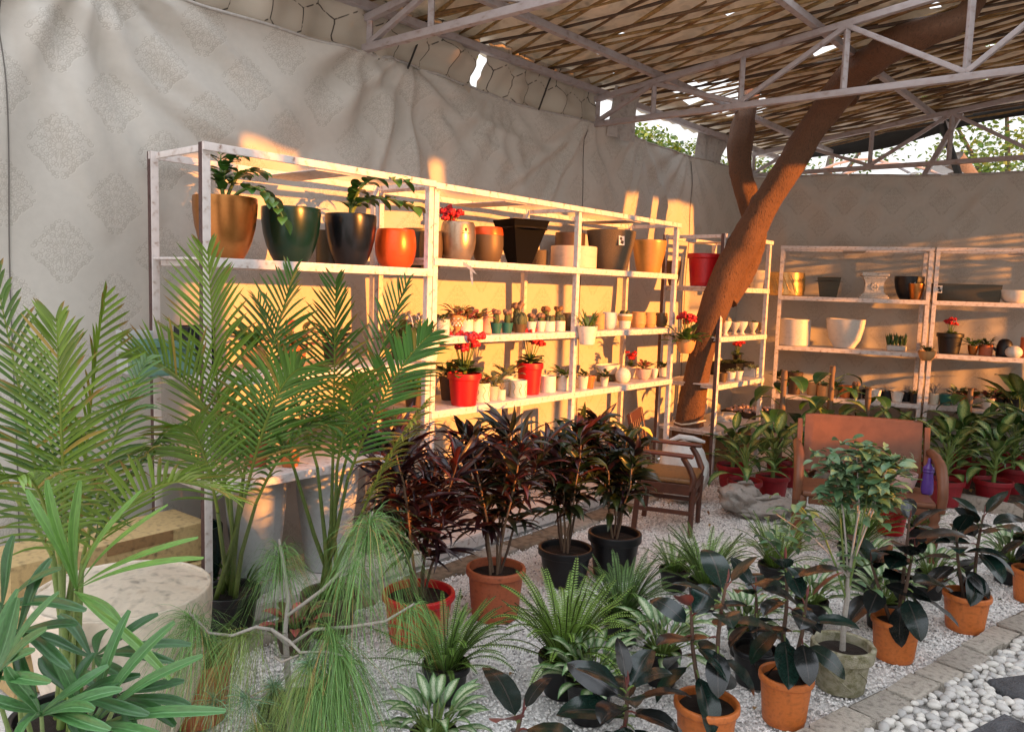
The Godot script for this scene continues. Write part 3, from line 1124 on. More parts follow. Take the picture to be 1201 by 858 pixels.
func build_outside() -> void:
	var deep := [Color(0.05, 0.11, 0.02), Color(0.08, 0.16, 0.03), Color(0.12, 0.2, 0.04)]
	var bright := [Color(0.10, 0.19, 0.03), Color(0.16, 0.26, 0.05), Color(0.22, 0.3, 0.07)]
	outside_tree("bright leafy tree beyond the back wall at the right edge", Vector3(8.3, 0, -13.5), 2.6, [[Vector3(-0.6, 3.9, 0), 1.0], [Vector3(0.7, 4.6, 0.3), 1.3], [Vector3(-0.2, 5.6, -0.2), 1.1], [Vector3(1.6, 3.7, 0), 1.0], [Vector3(-1.3, 5.0, 0), 0.8], [Vector3(0.3, 3.1, 0.2), 0.7]], 9000, 0.11, bright, 1)
	outside_tree("thin sparse tree against the white sky above the back wall", Vector3(5.4, 0, -14.5), 2.8, [[Vector3(-0.4, 4.0, 0), 1.1], [Vector3(0.6, 3.5, 0), 0.7], [Vector3(-1.4, 3.4, 0), 0.6], [Vector3(0.9, 4.6, 0), 0.9]], 1700, 0.10, deep, 2)
	outside_tree("dark green tree seen low behind the leaning trunk", Vector3(2.6, 0, -14.0), 2.4, [[Vector3(0.2, 3.4, 0), 0.8], [Vector3(1.3, 3.2, 0), 0.6], [Vector3(-0.8, 3.9, 0), 0.9]], 3600, 0.11, deep, 3)
	outside_tree("green tree beyond the left wall under the roof's open patch", Vector3(2.25, 0, -11.6), 2.3, [[Vector3(0.25, 3.5, 0), 0.5], [Vector3(0.95, 3.3, 0.2), 0.45], [Vector3(-0.4, 3.7, 0), 0.5]], 4200, 0.085, deep + bright, 4)
	outside_tree("tree behind the left wall showing through the slit in the drape", Vector3(-2.2, 0, -8.3), 2.4, [[Vector3(0.3, 4.0, 0), 1.0], [Vector3(1.2, 4.6, 0), 1.0], [Vector3(-0.8, 4.4, 0), 0.9]], 1500, 0.15, bright, 5)
	# a leaning bole and a slack grey sheet over hoops beyond the back wall
	var g := Geo.new()
	g.tube([Vector3(6.35, 0, -11.2), Vector3(6.32, 2.2, -11.2), Vector3(6.28, 3.25, -11.1), Vector3(5.9, 3.62, -11.0)], [0.2, 0.19, 0.17, 0.15], 12)
	tag(put("bare_trunk", g, M.outer_bark), "short bare brown trunk standing beyond the back wall", "tree trunk")
	var sheet := Geo.new()
	for a in 25:
		for b in 5:
			var t := a / 24.0
			var bow := sin(PI * t)
			sheet.vert(Vector3(4.8 + 1.7 * t, 3.05 + 0.42 * bow + 0.03 * sin(t * 30.0), -10.8 - b * 0.12 - 0.05 * sin(t * 20.0 + b)))
	for a in 24:
		for b in 4:
			sheet.quad(a * 5 + b, a * 5 + 5 + b, a * 5 + 6 + b, a * 5 + b + 1)
	tag(put("hoop_sheet", sheet, M.p_grey), "slack grey plastic sheet bowed over a hoop beyond the back wall", "plastic sheet")
	for k in 2:
		var gh := Geo.new()
		var line := []
		for j in 17:
			var t := j / 16.0
			line.append(Vector3(3.2 + 3.4 * t, 2.6 + (1.05 - 0.2 * k) * sin(PI * t), -11.4 + k * 0.9))
		gh.tube(line, 0.02, 6)
		tag(put("greenhouse_hoop", gh, M.truss), ["higher thin steel hoop arching beyond the back wall", "lower thin steel hoop arching beyond the back wall"][k], "hoop", "hoops beyond the wall")
	var stay := Geo.new()
	stay.beam(Vector3(4.384, 3.698, -8.550), Vector3(4.800, 2.999, -8.750), 0.06, 0.05)
	tag(put("roof_stay", stay, M.dark_tarp), "dark slanting stay under the far end of the roof", "stay")
	var stay2 := Geo.new()
	stay2.beam(Vector3(4.610, 3.660, -8.500), Vector3(4.366, 3.015, -8.700), 0.06, 0.05)
	tag(put("roof_stay", stay2, M.truss), "pale pinkish slanting stay crossing the dark one", "stay")
	outside_tree("sparse young tree on the open right side beyond the hedge", Wp(7.4, 9.6), 1.3, [[Vector3(0, 2.0, 0), 0.8], [Vector3(0.8, 2.7, 0.4), 0.8], [Vector3(-0.8, 2.6, -0.3), 0.7], [Vector3(-0.3, 3.3, 0.6), 0.8]], 1100, 0.13, deep, 8)
	# the open right side: a clipped hedge, and a dense screen of trees further towards the camera
	var rg := RandomNumberGenerator.new()
	rg.seed = 77
	hedge("low clipped hedge along the open right side", -1.0, 9.0, 7.1, 1.30, 0.6, 9000, rg)
	hedge("tall dense hedge beside the path on the right", -4.0, -0.55, 7.3, 5.3, 0.9, 12000, rg)


func hedge(label: String, s0: float, s1: float, d: float, h: float, w: float, n: int, rg: RandomNumberGenerator) -> void:
	var t := thing("hedge", label, "hedge", Wp((s0 + s1) * 0.5, d), RACK_TURN)
	var L := s1 - s0
	var core := Geo.new()
	core.box(Vector3(0, h * 0.47, 0), Vector3(L - 0.2, h * 0.92, w * 0.75), Basis.IDENTITY, 0.08)
	put("stems", core, M.brown_stem, t)
	var g := Geo.new()
	for k in n:
		var p := Vector3(rg.randf_range(-L, L) * 0.5, rg.randf_range(0.02, h), rg.randf_range(-w, w) * 0.5)
		if rg.randf() < 0.75:
			if rg.randf() < 0.3:
				p.y = h + rg.randf_range(-0.06, 0.06)
			else:
				p.z = (w * 0.5) * (1.0 if rg.randf() < 0.5 else -1.0) + rg.randf_range(-0.05, 0.05)
		g.col = Color(0.06, 0.13, 0.025) * rg.randf_range(0.6, 1.5)
		var b := Basis.from_euler(Vector3(rg.randf_range(-1, 1), rg.randf() * TAU, rg.randf_range(-1, 1)))
		var z := rg.randf_range(0.07, 0.13)
		var a := g.vert(p)
		var q := g.vert(p + b * Vector3(z * 0.5, 0, z * 0.3))
		var r := g.vert(p + b * Vector3(z, 0, 0))
		var e := g.vert(p + b * Vector3(z * 0.5, 0, -z * 0.3))
		g.quad(a, q, r, e)
	put("leaves", g, M.tree_leaf, t)


func build_trunk_tree() -> void:
	var t := thing("leaning_tree", "thick brown tree leaning right and forking up through the bamboo roof", "tree")
	var rg := RandomNumberGenerator.new()
	rg.seed = 14
	limb(t, "trunk", [Vector3(1.669, -0.083, -7.350), Vector3(1.662, 0.295, -7.300), Vector3(1.668, 0.792, -7.200), Vector3(1.718, 1.286, -7.100), Vector3(1.812, 1.732, -7.000), Vector3(1.975, 2.143, -6.950), Vector3(2.177, 2.559, -6.900), Vector3(2.439, 3.043, -6.850), Vector3(2.612, 3.393, -6.600), Vector3(2.689, 3.530, -6.050), Vector3(2.843, 3.575, -5.750), Vector3(3.009, 3.628, -5.650), Vector3(3.148, 3.841, -5.700)], [0.17, 0.13, 0.115, 0.118, 0.13, 0.128, 0.117, 0.115, 0.125, 0.115, 0.098, 0.08, 0.065], rg)
	limb(t, "thin_branch", [Vector3(1.886, 1.657, -7.120), Vector3(2.094, 1.985, -7.220), Vector3(2.177, 2.268, -7.300), Vector3(2.133, 2.518, -7.360), Vector3(2.064, 2.796, -7.450), Vector3(2.059, 3.083, -7.550), Vector3(2.132, 3.388, -7.700), Vector3(2.223, 3.650, -7.900), Vector3(2.303, 3.865, -8.100)], [0.12, 0.115, 0.105, 0.095, 0.1, 0.11, 0.1, 0.09, 0.08], rg)
	limb(t, "branch_stub", [Vector3(2.661, 3.374, -6.800), Vector3(2.793, 3.612, -6.850), Vector3(2.886, 3.802, -6.900), Vector3(2.942, 4.028, -6.950)], [0.14, 0.12, 0.11, 0.1], rg)
	var g := Geo.new()
	var ring := []
	for k in 15:
		var a := TAU * k / 14.0
		ring.append(Vector3(1.659, 0.522, -7.250) + Vector3(cos(a) * 0.155, 0.02 * sin(a * 2.0), sin(a) * 0.155))
	g.tube(ring, 0.008, 5, false)
	put("tied_string", g, M.p_cream, t)
	var hp := thing("hanging_pot", "small clay basket of red flowers hung on the leaning trunk", "hanging pot", Vector3(1.486, 1.182, -6.780))
	pot_body(hp, "bowl", 0.085, 0.12, M.p_clay)
	rg.seed = 91
	small_plant(hp, "leafy", 0.08, 0.07, 0.26, rg)
	small_plant(hp, "kalanchoe", 0.1, 0.07, 0.26, rg)
	var hk := Geo.new()
	hk.tube([Vector3(0.0, 0.1, -0.07), Vector3(0.02, 0.25, -0.14), Vector3(0.03, 0.34, -0.2)], 0.004, 5)
	put("hook", hk, M.rope, hp)


func limb(t: Node3D, called: String, pts: Array, radii: Array, rg: RandomNumberGenerator) -> void:
	var curve := Curve3D.new()
	for k in pts.size():
		var tan: Vector3 = (pts[mini(k + 1, pts.size() - 1)] - pts[maxi(k - 1, 0)]) * 0.17
		curve.add_point(pts[k], -tan, tan)
	var total := curve.get_baked_length()
	var n := int(total / 0.05)
	var path := []
	var rad := []
	var offs := []
	for p in pts:
		offs.append(curve.get_closest_offset(p))
	for k in n + 1:
		var o := total * k / n
		path.append(curve.sample_baked(o, true))
		var j := 0
		while j < offs.size() - 2 and offs[j + 1] < o:
			j += 1
		rad.append(lerpf(radii[j], radii[j + 1], clampf((o - offs[j]) / maxf(offs[j + 1] - offs[j], 0.001), 0, 1)))
	var g := Geo.new()
	g.tube(path, rad, 22)
	var nz := FastNoiseLite.new()
	nz.seed = rg.randi() % 1000
	nz.frequency = 1.0
	nz.fractal_octaves = 4
	var knots := []
	for k in 7:
		knots.append(g.v[rg.randi_range(0, (n + 1) * 23 - 1)])
	for k in g.v.size():
		var s := k / 23
		if s > n:
			break
		var p := g.v[k]
		var out: Vector3 = p - path[s]
		var f := 1.0 + 0.17 * nz.get_noise_3d(p.x * 2.6, p.y * 1.6, p.z * 2.6) + 0.05 * sin(float(k % 23) / 22.0 * TAU * 5.0 + p.y * 2.0) + 0.08 * nz.get_noise_3d(p.x * 9.0, p.y * 9.0, p.z * 9.0)
		for q in knots:
			f += 0.30 * exp(-p.distance_squared_to(q) / 0.0022) - 0.16 * exp(-p.distance_squared_to(q) / 0.0004)
		g.v[k] = path[s] + out * f
	put(called, g, M.bark, t)



# ---------------------------------------------------------------- racks

func rack(label: String, at: Vector3, turn: float, posts: Array, depth: float, levels: Array, top: float, rail := 0.0) -> Node3D:
	var t := thing("steel_rack", label, "rack", at, turn, "white steel shelf racks")
	for x in posts:
		for z in [0.0, -depth]:
			var g := Geo.new()
			g.box(Vector3(x, top * 0.5, z), Vector3(0.038, top, 0.006), Basis.IDENTITY, 0.0015)
			put("post", g, M.rack, t)
			var w := Geo.new()
			w.box(Vector3(x - 0.0175, top * 0.5, z - 0.0185), Vector3(0.005, top - 0.002, 0.031), Basis.IDENTITY, 0.001)
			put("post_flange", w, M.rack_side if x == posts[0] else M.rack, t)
	var a: float = posts[0]
	var b: float = posts[-1]
	for h in levels:
		var g := Geo.new()
		g.box(Vector3((a + b) * 0.5, h - 0.006, -depth * 0.5 + 0.003), Vector3(b - a + 0.03, 0.012, depth - 0.012), Basis.IDENTITY, 0.002)
		for z in [0.008, -depth - 0.008]:
			g.box(Vector3((a + b) * 0.5, h - 0.022, z), Vector3(b - a + 0.03, 0.044, 0.008), Basis.IDENTITY, 0.002)
		for x in [a + 0.024, b - 0.024]:
			g.box(Vector3(x, h - 0.027, -depth * 0.5), Vector3(0.008, 0.028, depth - 0.02), Basis.IDENTITY, 0.001)
		put("shelf", g, M.rack, t)
	for z in [0.012, -depth - 0.012]:
		var g := Geo.new()
		g.box(Vector3((a + b) * 0.5, top - 0.02, z), Vector3(b - a + 0.044, 0.036, 0.014), Basis.IDENTITY, 0.002)
		put("top_rail", g, M.rack, t)
	for x in posts:
		var g := Geo.new()
		g.box(Vector3(x + 0.006, top - 0.021, -depth * 0.5), Vector3(0.014, 0.03, depth - 0.03), Basis.IDENTITY, 0.002)
		put("cross_rail", g, M.rack, t)
	for k in posts.size() - 1:
		var mid: float = (posts[k] + posts[k + 1]) * 0.5
		var g := Geo.new()
		g.box(Vector3(mid, top - 0.045, -depth * 0.5), Vector3(0.22, 0.006, depth), Basis.IDENTITY, 0.002)
		put("top_strap", g, M.rack, t)
	if rail > 0.0:
		var g := Geo.new()
		g.box(Vector3((a + b) * 0.5, rail, 0.012), Vector3(b - a + 0.04, 0.075, 0.012), Basis.IDENTITY, 0.002)
		g.box(Vector3((a + b) * 0.5, rail + 0.03, -depth * 0.5), Vector3(b - a, 0.01, depth - 0.02), Basis.IDENTITY, 0.002)
		put("bottom_shelf", g, M.rack, t)
	return t


func build_racks() -> void:
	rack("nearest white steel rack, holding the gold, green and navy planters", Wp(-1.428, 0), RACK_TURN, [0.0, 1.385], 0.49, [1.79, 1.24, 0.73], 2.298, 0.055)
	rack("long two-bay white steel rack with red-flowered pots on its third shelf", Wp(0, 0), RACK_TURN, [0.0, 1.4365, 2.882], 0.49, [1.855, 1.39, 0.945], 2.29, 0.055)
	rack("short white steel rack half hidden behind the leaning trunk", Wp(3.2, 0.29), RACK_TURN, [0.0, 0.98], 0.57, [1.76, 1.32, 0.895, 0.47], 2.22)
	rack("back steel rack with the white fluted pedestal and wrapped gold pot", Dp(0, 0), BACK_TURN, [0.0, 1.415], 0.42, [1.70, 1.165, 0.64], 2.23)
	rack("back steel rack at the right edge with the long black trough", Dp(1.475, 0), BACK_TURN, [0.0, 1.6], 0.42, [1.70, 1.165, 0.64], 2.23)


# ---------------------------------------------------------------- pots

func profile(shape: String, r: float, h: float, w: float) -> Array:
	var o := []
	match shape:
		"egg":
			for q in [[0.0, 0.0], [0.52, 0.0], [0.56, 0.012], [0.68, 0.12], [0.82, 0.30], [0.93, 0.52], [0.985, 0.75], [1.0, 0.9], [0.99, 0.992], [0.975, 1.0]]:
				o.append(Vector2(q[0] * r, q[1] * h))
		"belly":
			for q in [[0.0, 0.0], [0.60, 0.0], [0.68, 0.02], [0.84, 0.14], [0.95, 0.32], [1.0, 0.52], [0.98, 0.74], [0.92, 0.92], [0.87, 0.99], [0.85, 1.0]]:
				o.append(Vector2(q[0] * r, q[1] * h))
		"tall":
			for q in [[0.0, 0.0], [0.62, 0.0], [0.66, 0.015], [0.78, 0.3], [0.93, 0.65], [1.0, 0.93], [1.0, 0.99], [0.98, 1.0]]:
				o.append(Vector2(q[0] * r, q[1] * h))
		"cyl":
			for q in [[0.0, 0.0], [0.94, 0.0], [0.98, 0.02], [1.0, 0.06], [1.0, 0.97], [0.99, 0.995], [0.975, 1.0]]:
				o.append(Vector2(q[0] * r, q[1] * h))
		"round":
			for q in [[0.0, 0.0], [0.45, 0.0], [0.6, 0.04], [0.88, 0.2], [1.0, 0.42], [0.94, 0.66], [0.72, 0.86], [0.42, 0.96], [0.38, 1.0]]:
				o.append(Vector2(q[0] * r, q[1] * h))
		"goblet":
			for q in [[0.0, 0.0], [0.62, 0.0], [0.64, 0.05], [0.36, 0.16], [0.33, 0.26], [0.62, 0.48], [0.88, 0.72], [1.0, 0.98], [0.97, 1.0]]:
				o.append(Vector2(q[0] * r, q[1] * h))
		"barrel":
			for q in [[0.0, 0.0], [0.74, 0.0], [0.78, 0.02], [0.9, 0.22], [0.98, 0.24], [0.98, 0.30], [0.95, 0.32], [1.0, 0.52], [0.95, 0.7], [0.98, 0.72], [0.98, 0.79], [0.88, 0.81], [0.86, 0.98], [0.84, 1.0]]:
				o.append(Vector2(q[0] * r, q[1] * h))
		"bowl":
			for q in [[0.0, 0.0], [0.5, 0.0], [0.54, 0.03], [0.8, 0.3], [0.95, 0.7], [1.0, 0.98], [0.98, 1.0]]:
				o.append(Vector2(q[0] * r, q[1] * h))
		"nursery":
			for q in [[0.0, 0.0], [0.70, 0.0], [0.73, 0.02], [0.745, 0.1], [0.90, 0.80], [0.90, 0.805], [0.985, 0.815], [1.0, 0.83], [1.0, 0.975], [0.99, 0.995], [0.96, 1.0]]:
				o.append(Vector2(q[0] * r, q[1] * h))
		"narrow":
			for q in [[0.0, 0.0], [0.40, 0.0], [0.42, 0.02], [0.985, 0.97], [1.0, 0.985], [0.985, 1.0]]:
				o.append(Vector2(q[0] * r, q[1] * h))
		"band":
			for q in [[0.0, 0.0], [0.72, 0.0], [0.76, 0.02], [0.765, 0.09], [0.785, 0.095], [0.79, 0.12], [0.91, 0.84], [0.93, 0.85], [0.985, 0.86], [1.0, 0.885], [1.0, 0.96], [0.985, 0.99], [0.95, 1.0]]:
				o.append(Vector2(q[0] * r, q[1] * h))
		_:
			for q in [[0.0, 0.0], [0.70, 0.0], [0.72, 0.02], [0.985, 0.96], [1.0, 0.985], [0.985, 1.0]]:
				o.append(Vector2(q[0] * r, q[1] * h))
	# over the lip and down the inside
	var lip: float = o[-1].x
	o.append(Vector2(lip - w * 0.7, h))
	o.append(Vector2(lip - w, h - w * 0.6))
	o.append(Vector2(maxf(lip - w * 1.3, 0.004), h * 0.78))
	return o


func pot_body(t: Node3D, shape: String, r: float, h: float, m: Material, soil := 0.86, sides := 30, start := 0.0, called := "pot") -> void:
	var w := clampf(r * 0.09, 0.003, 0.012)
	var key := "%s %.3f %.3f %d %.2f" % [shape, r, h, sides, start]
	if not meshes.has(key):
		var g := Geo.new()
		g.lathe(profile(shape, r, h, w), sides, Vector3.ZERO, 1.0, start)
		if sides <= 8:      # a faceted pot keeps its edges
			var f := Geo.new()
			for k in range(0, g.i.size(), 3):
				for j in 3:
					f.vert(g.v[g.i[k + j]], g.u[g.i[k + j]])
				f.tri(k, k + 1, k + 2)
			g = f
		meshes[key] = g.mesh()
	put(called, meshes[key], m, t)
	if soil > 0.0:
		var sk := "soil %.3f" % r
		if not meshes.has(sk):
			var g := Geo.new()
			var rg := RandomNumberGenerator.new()
			rg.seed = int(r * 1000)
			var pr := profile(shape, r, h, w)
			g.disc(Vector3.ZERO, pr[-2].x, 18, r * 0.06, rg)
			meshes[sk] = g.mesh()
		put("soil", meshes[sk], M.soil, t, Transform3D(Basis.IDENTITY, Vector3(0, h * soil, 0)))


func flat(g: Geo) -> Geo:
	var f := Geo.new()
	for k in range(0, g.i.size(), 3):
		for j in 3:
			f.vert(g.v[g.i[k + j]], g.u[g.i[k + j]])
		f.tri(k, k + 1, k + 2)
	return f


# a small plant of the given kind, its foot at y
func small_plant(t: Node3D, kind: String, y: float, r: float, size: float, rg: RandomNumberGenerator) -> void:
	var g := Geo.new()
	match kind:
		"cactus":
			for k in 7:
				var a := TAU * k / 6.0
				var p := Vector3(cos(a), 0, sin(a)) * r * (0.55 if k < 6 else 0.0)
				var q := size * rg.randf_range(0.4, 0.6)
				g.col = Color(0.16, 0.2, 0.09) * rg.randf_range(0.7, 1.3)
				g.sphere(p + Vector3(0, y + q * 0.7, 0), Vector3(q * 0.62, q, q * 0.62), 7, 9, 0.12, rg)
			put("cactus", g, M.cactus, t)
			var s := Geo.new()
			for k in 90:
				var d := Vector3(rg.randfn(), absf(rg.randfn()) * 0.9, rg.randfn()).normalized()
				s.col = Color(0.62, 0.5, 0.34)
				s.strip(Vector3(0, y + size * 0.25, 0) + d * Vector3(r * 0.8, size * 0.9, r * 0.8), d, d.cross(Vector3.UP).normalized(), size * 0.35, 0.0022, 0.0, 1)
			put("spines", s, M.small_leaf, t)
		"cap":      # grafted cactus with a pale crested top
			g.col = Color(0.12, 0.2, 0.07)
			g.sphere(Vector3(0, y + size * 0.4, 0), Vector3(r * 0.6, size * 0.5, r * 0.6), 7, 10, 0.1, rg)
			g.col = Color(0.50, 0.31, 0.22)
			for k in 6:
				var a := TAU * k / 6.0
				g.sphere(Vector3(cos(a) * r * 0.45, y + size * rg.randf_range(0.75, 0.95), sin(a) * r * 0.45), Vector3.ONE * r * 0.42, 6, 9, 0.25, rg)
			put("cactus", g, M.cactus, t)
		"snake":
			for k in 13:
				var a := rg.randf() * TAU
				var d := Vector3(cos(a) * 0.28, 1, sin(a) * 0.28).normalized()
				g.col = Color(0.035, 0.085, 0.03) * rg.randf_range(0.7, 1.4)
				g.strip(Vector3(cos(a), 0, sin(a)) * r * rg.randf_range(0.1, 0.75) + Vector3(0, y, 0), d, Vector3(-sin(a), 0, cos(a)), size * rg.randf_range(0.55, 1.0), size * 0.13, 0.0, 4, 0.2)
			put("leaves", g, M.small_leaf, t)
		"grass":
			for k in 34:
				var a := rg.randf() * TAU
				var d := Vector3(cos(a) * rg.randf_range(0.3, 0.9), 1, sin(a) * rg.randf_range(0.3, 0.9)).normalized()
				g.col = Color(0.085, 0.16, 0.035) * rg.randf_range(0.6, 1.5)
				g.strip(Vector3(cos(a), 0, sin(a)) * r * 0.3 + Vector3(0, y, 0), d, Vector3(-sin(a), 0, cos(a)), size * rg.randf_range(0.7, 1.2), size * 0.06, rg.randf_range(0.2, 0.8), 5, 0.2)
			put("leaves", g, M.small_leaf, t)
		"leafy", "pinkleafy", "dark", "pale":
			for k in 26:
				var a := k * 2.4
				var e := rg.randf_range(0.15, 1.3)
				var d := Vector3(cos(a), e, sin(a)).normalized()
				var c := Color(0.06, 0.14, 0.03)
				if kind == "pinkleafy":
					c = Color(0.38, 0.10, 0.09) if k % 2 else Color(0.16, 0.13, 0.05)
				elif kind == "dark":
					c = Color(0.03, 0.055, 0.02)
				elif kind == "pale":
					c = Color(0.24, 0.28, 0.16)
				g.col = c * rg.randf_range(0.6, 1.4)
				var o := Vector3(0, y, 0) + d * size * rg.randf_range(0.1, 0.55)
				g.leaf(size * rg.randf_range(0.38, 0.6), size * 0.24, 1.0, 0.3, 0.7, 0.0, 4, Transform3D(aim(d), o), [-1.0, 0.0, 1.0])
			put("leaves", g, M.small_leaf, t)
			var s := Geo.new()
			for k in 5:
				var a := k * 1.3
				s.tube([Vector3(0, y - 0.005, 0), Vector3(cos(a) * size * 0.2, y + size * 0.3, sin(a) * size * 0.2), Vector3(cos(a) * size * 0.33, y + size * 0.55, sin(a) * size * 0.33)], [size * 0.02, size * 0.015, size * 0.01], 5)
			put("stems", s, M.green_stem, t)
		"kalanchoe":
			var lf := Geo.new()
			for k in 16:
				var a := k * 2.4
				var d := Vector3(cos(a), rg.randf_range(0.0, 0.6), sin(a)).normalized()
				lf.col = Color(0.06, 0.13, 0.03) * rg.randf_range(0.6, 1.5)
				lf.leaf(size * 0.31, size * 0.23, 0.8, 0.2, 0.5, 0.05, 5, Transform3D(aim(d), Vector3(0, y + size * (0.04 + 0.02 * (k % 8)), 0) + d * size * 0.07), [-1.0, 0.0, 1.0])
			put("leaves", lf, M.small_leaf, t)
			var st := Geo.new()
			var fl := Geo.new()
			for k in 12:
				var a := k * 2.4 + 0.5
				var rr := size * 0.27 * sqrt((k + 0.5) / 12.0)
				var hh := size * rg.randf_range(0.5, 0.88)
				var top := Vector3(cos(a) * rr, y + hh, sin(a) * rr)
				st.tube([Vector3(0, y, 0), Vector3(top.x * 0.5, y + hh * 0.5, top.z * 0.5), top], [size * 0.014, size * 0.011, size * 0.008], 5)
				var cl := size * 0.135
				for j in 16:
					var d := Vector3(rg.randfn(), absf(rg.randfn()) * 0.7, rg.randfn()).normalized()
					fl.col = Color(1, 1, 1) * rg.randf_range(0.5, 1.2)
					fl.sphere(top + d * cl * rg.randf_range(0.35, 0.95), Vector3.ONE * cl * rg.randf_range(0.26, 0.4), 4, 6, 0.2, rg)
			put("flower_stems", st, M.green_stem, t)
			put("flowers", fl, M.petal, t)
		"twiggy":
			for k in 16:
				var a := rg.randf() * TAU
				var d := Vector3(cos(a) * 0.5, 1, sin(a) * 0.5).normalized()
				var b := Vector3(0, y, 0)
				var m := b + d * size * 0.5 + Vector3(rg.randfn(), 0, rg.randfn()) * size * 0.08
				var e := m + Vector3(rg.randfn() * 0.4, 0.6, rg.randfn() * 0.4) * size * 0.4
				g.tube([b, m, e], [size * 0.02, size * 0.016, size * 0.01], 5)
			put("twigs", g, M.twig, t)


func shelf_pot(label: String, category: String, at: Vector3, r: float, h: float, shape: String, m: String, plant := "", size := 0.1, group := "", sides := 26, start := 0.0) -> Node3D:
	var called: String = {"planter": "planter", "pot": "flower_pot", "cactus": "cactus_pot", "cup": "cup", "bowl": "bowl", "plant": "potted_plant", "flower": "flowering_plant", "vase": "vase"}.get(category, "flower_pot")
	var t := thing(called, label, {"plant": "potted plant", "flower": "flowering plant"}.get(category, category), at, rng.randf() * TAU if sides > 12 else RACK_TURN, group)
	pot_body(t, shape, r, h, M[m] if M.has(m) else M["p_" + m], 0.86 if plant else 0.80, sides, start)
	if plant:
		var rg := RandomNumberGenerator.new()
		rg.seed = hash(label)
		small_plant(t, plant, h * 0.86, r * 0.9, size, rg)
	return t


# arching stems with paired glossy leaves
func zz_stems(t: Node3D, y: float, tips: Array, leafy := 0.09) -> void:
	for q in tips:
		var a := Vector3(0, y, 0)
		var b: Vector3 = q[0]
		var c: Vector3 = q[1]
		var st := Geo.new()
		var line := []
		for k in 13:
			var x := k / 12.0
			line.append(a.lerp(b, x).lerp(b.lerp(c, x), x))
		st.tube(line, [0.011, 0.0105, 0.01, 0.0095, 0.009, 0.0085, 0.008, 0.0075, 0.007, 0.006, 0.005, 0.004, 0.003], 6)
		put("stem", st, M.green_stem if leafy > 0.05 else M.brown_stem, t)
		var lf := Geo.new()
		for k in range(4, 13):
			var tan: Vector3 = (line[mini(k + 1, 12)] - line[k - 1]).normalized()
			var side := tan.cross(Vector3.UP).normalized()
			for sg in [-1, 1]:
				lf.col = Color(1, 1, 1) * rng.randf_range(0.6, 1.7)
				var d: Vector3 = (side * sg * 0.8 + tan * 0.6 + Vector3(0, rng.randf_range(-0.5, 0.3), 0)).normalized()
				lf.leaf(leafy * rng.randf_range(0.8, 1.1), leafy * 0.52, 1.0, 0.25, 0.5, 0.0, 5, Transform3D(aim(d), line[k]), [-1.0, 0.0, 1.0])
		put("leaves", lf, M.zz, t)


func tag_card(t: Node3D, at: Vector3, turn: float) -> void:
	var g := Geo.new()
	g.box(Vector3.ZERO, Vector3(0.05, 0.075, 0.002), Basis.IDENTITY, 0.0005)
	var o := put("care_card", g, M.p_paper, t, Transform3D(Basis(Vector3.UP, turn) * Basis(Vector3.RIGHT, -0.1), at))
	var k := Geo.new()
	k.sphere(Vector3(-0.006, 0.014, 0.0013), Vector3(0.012, 0.013, 0.0006), 5, 9)
	k.box(Vector3(0.004, -0.014, 0.0015), Vector3(0.026, 0.026, 0.001), Basis(Vector3.FORWARD, 0.3), 0.0003)
	put("printed_picture", k, M.ink, o)


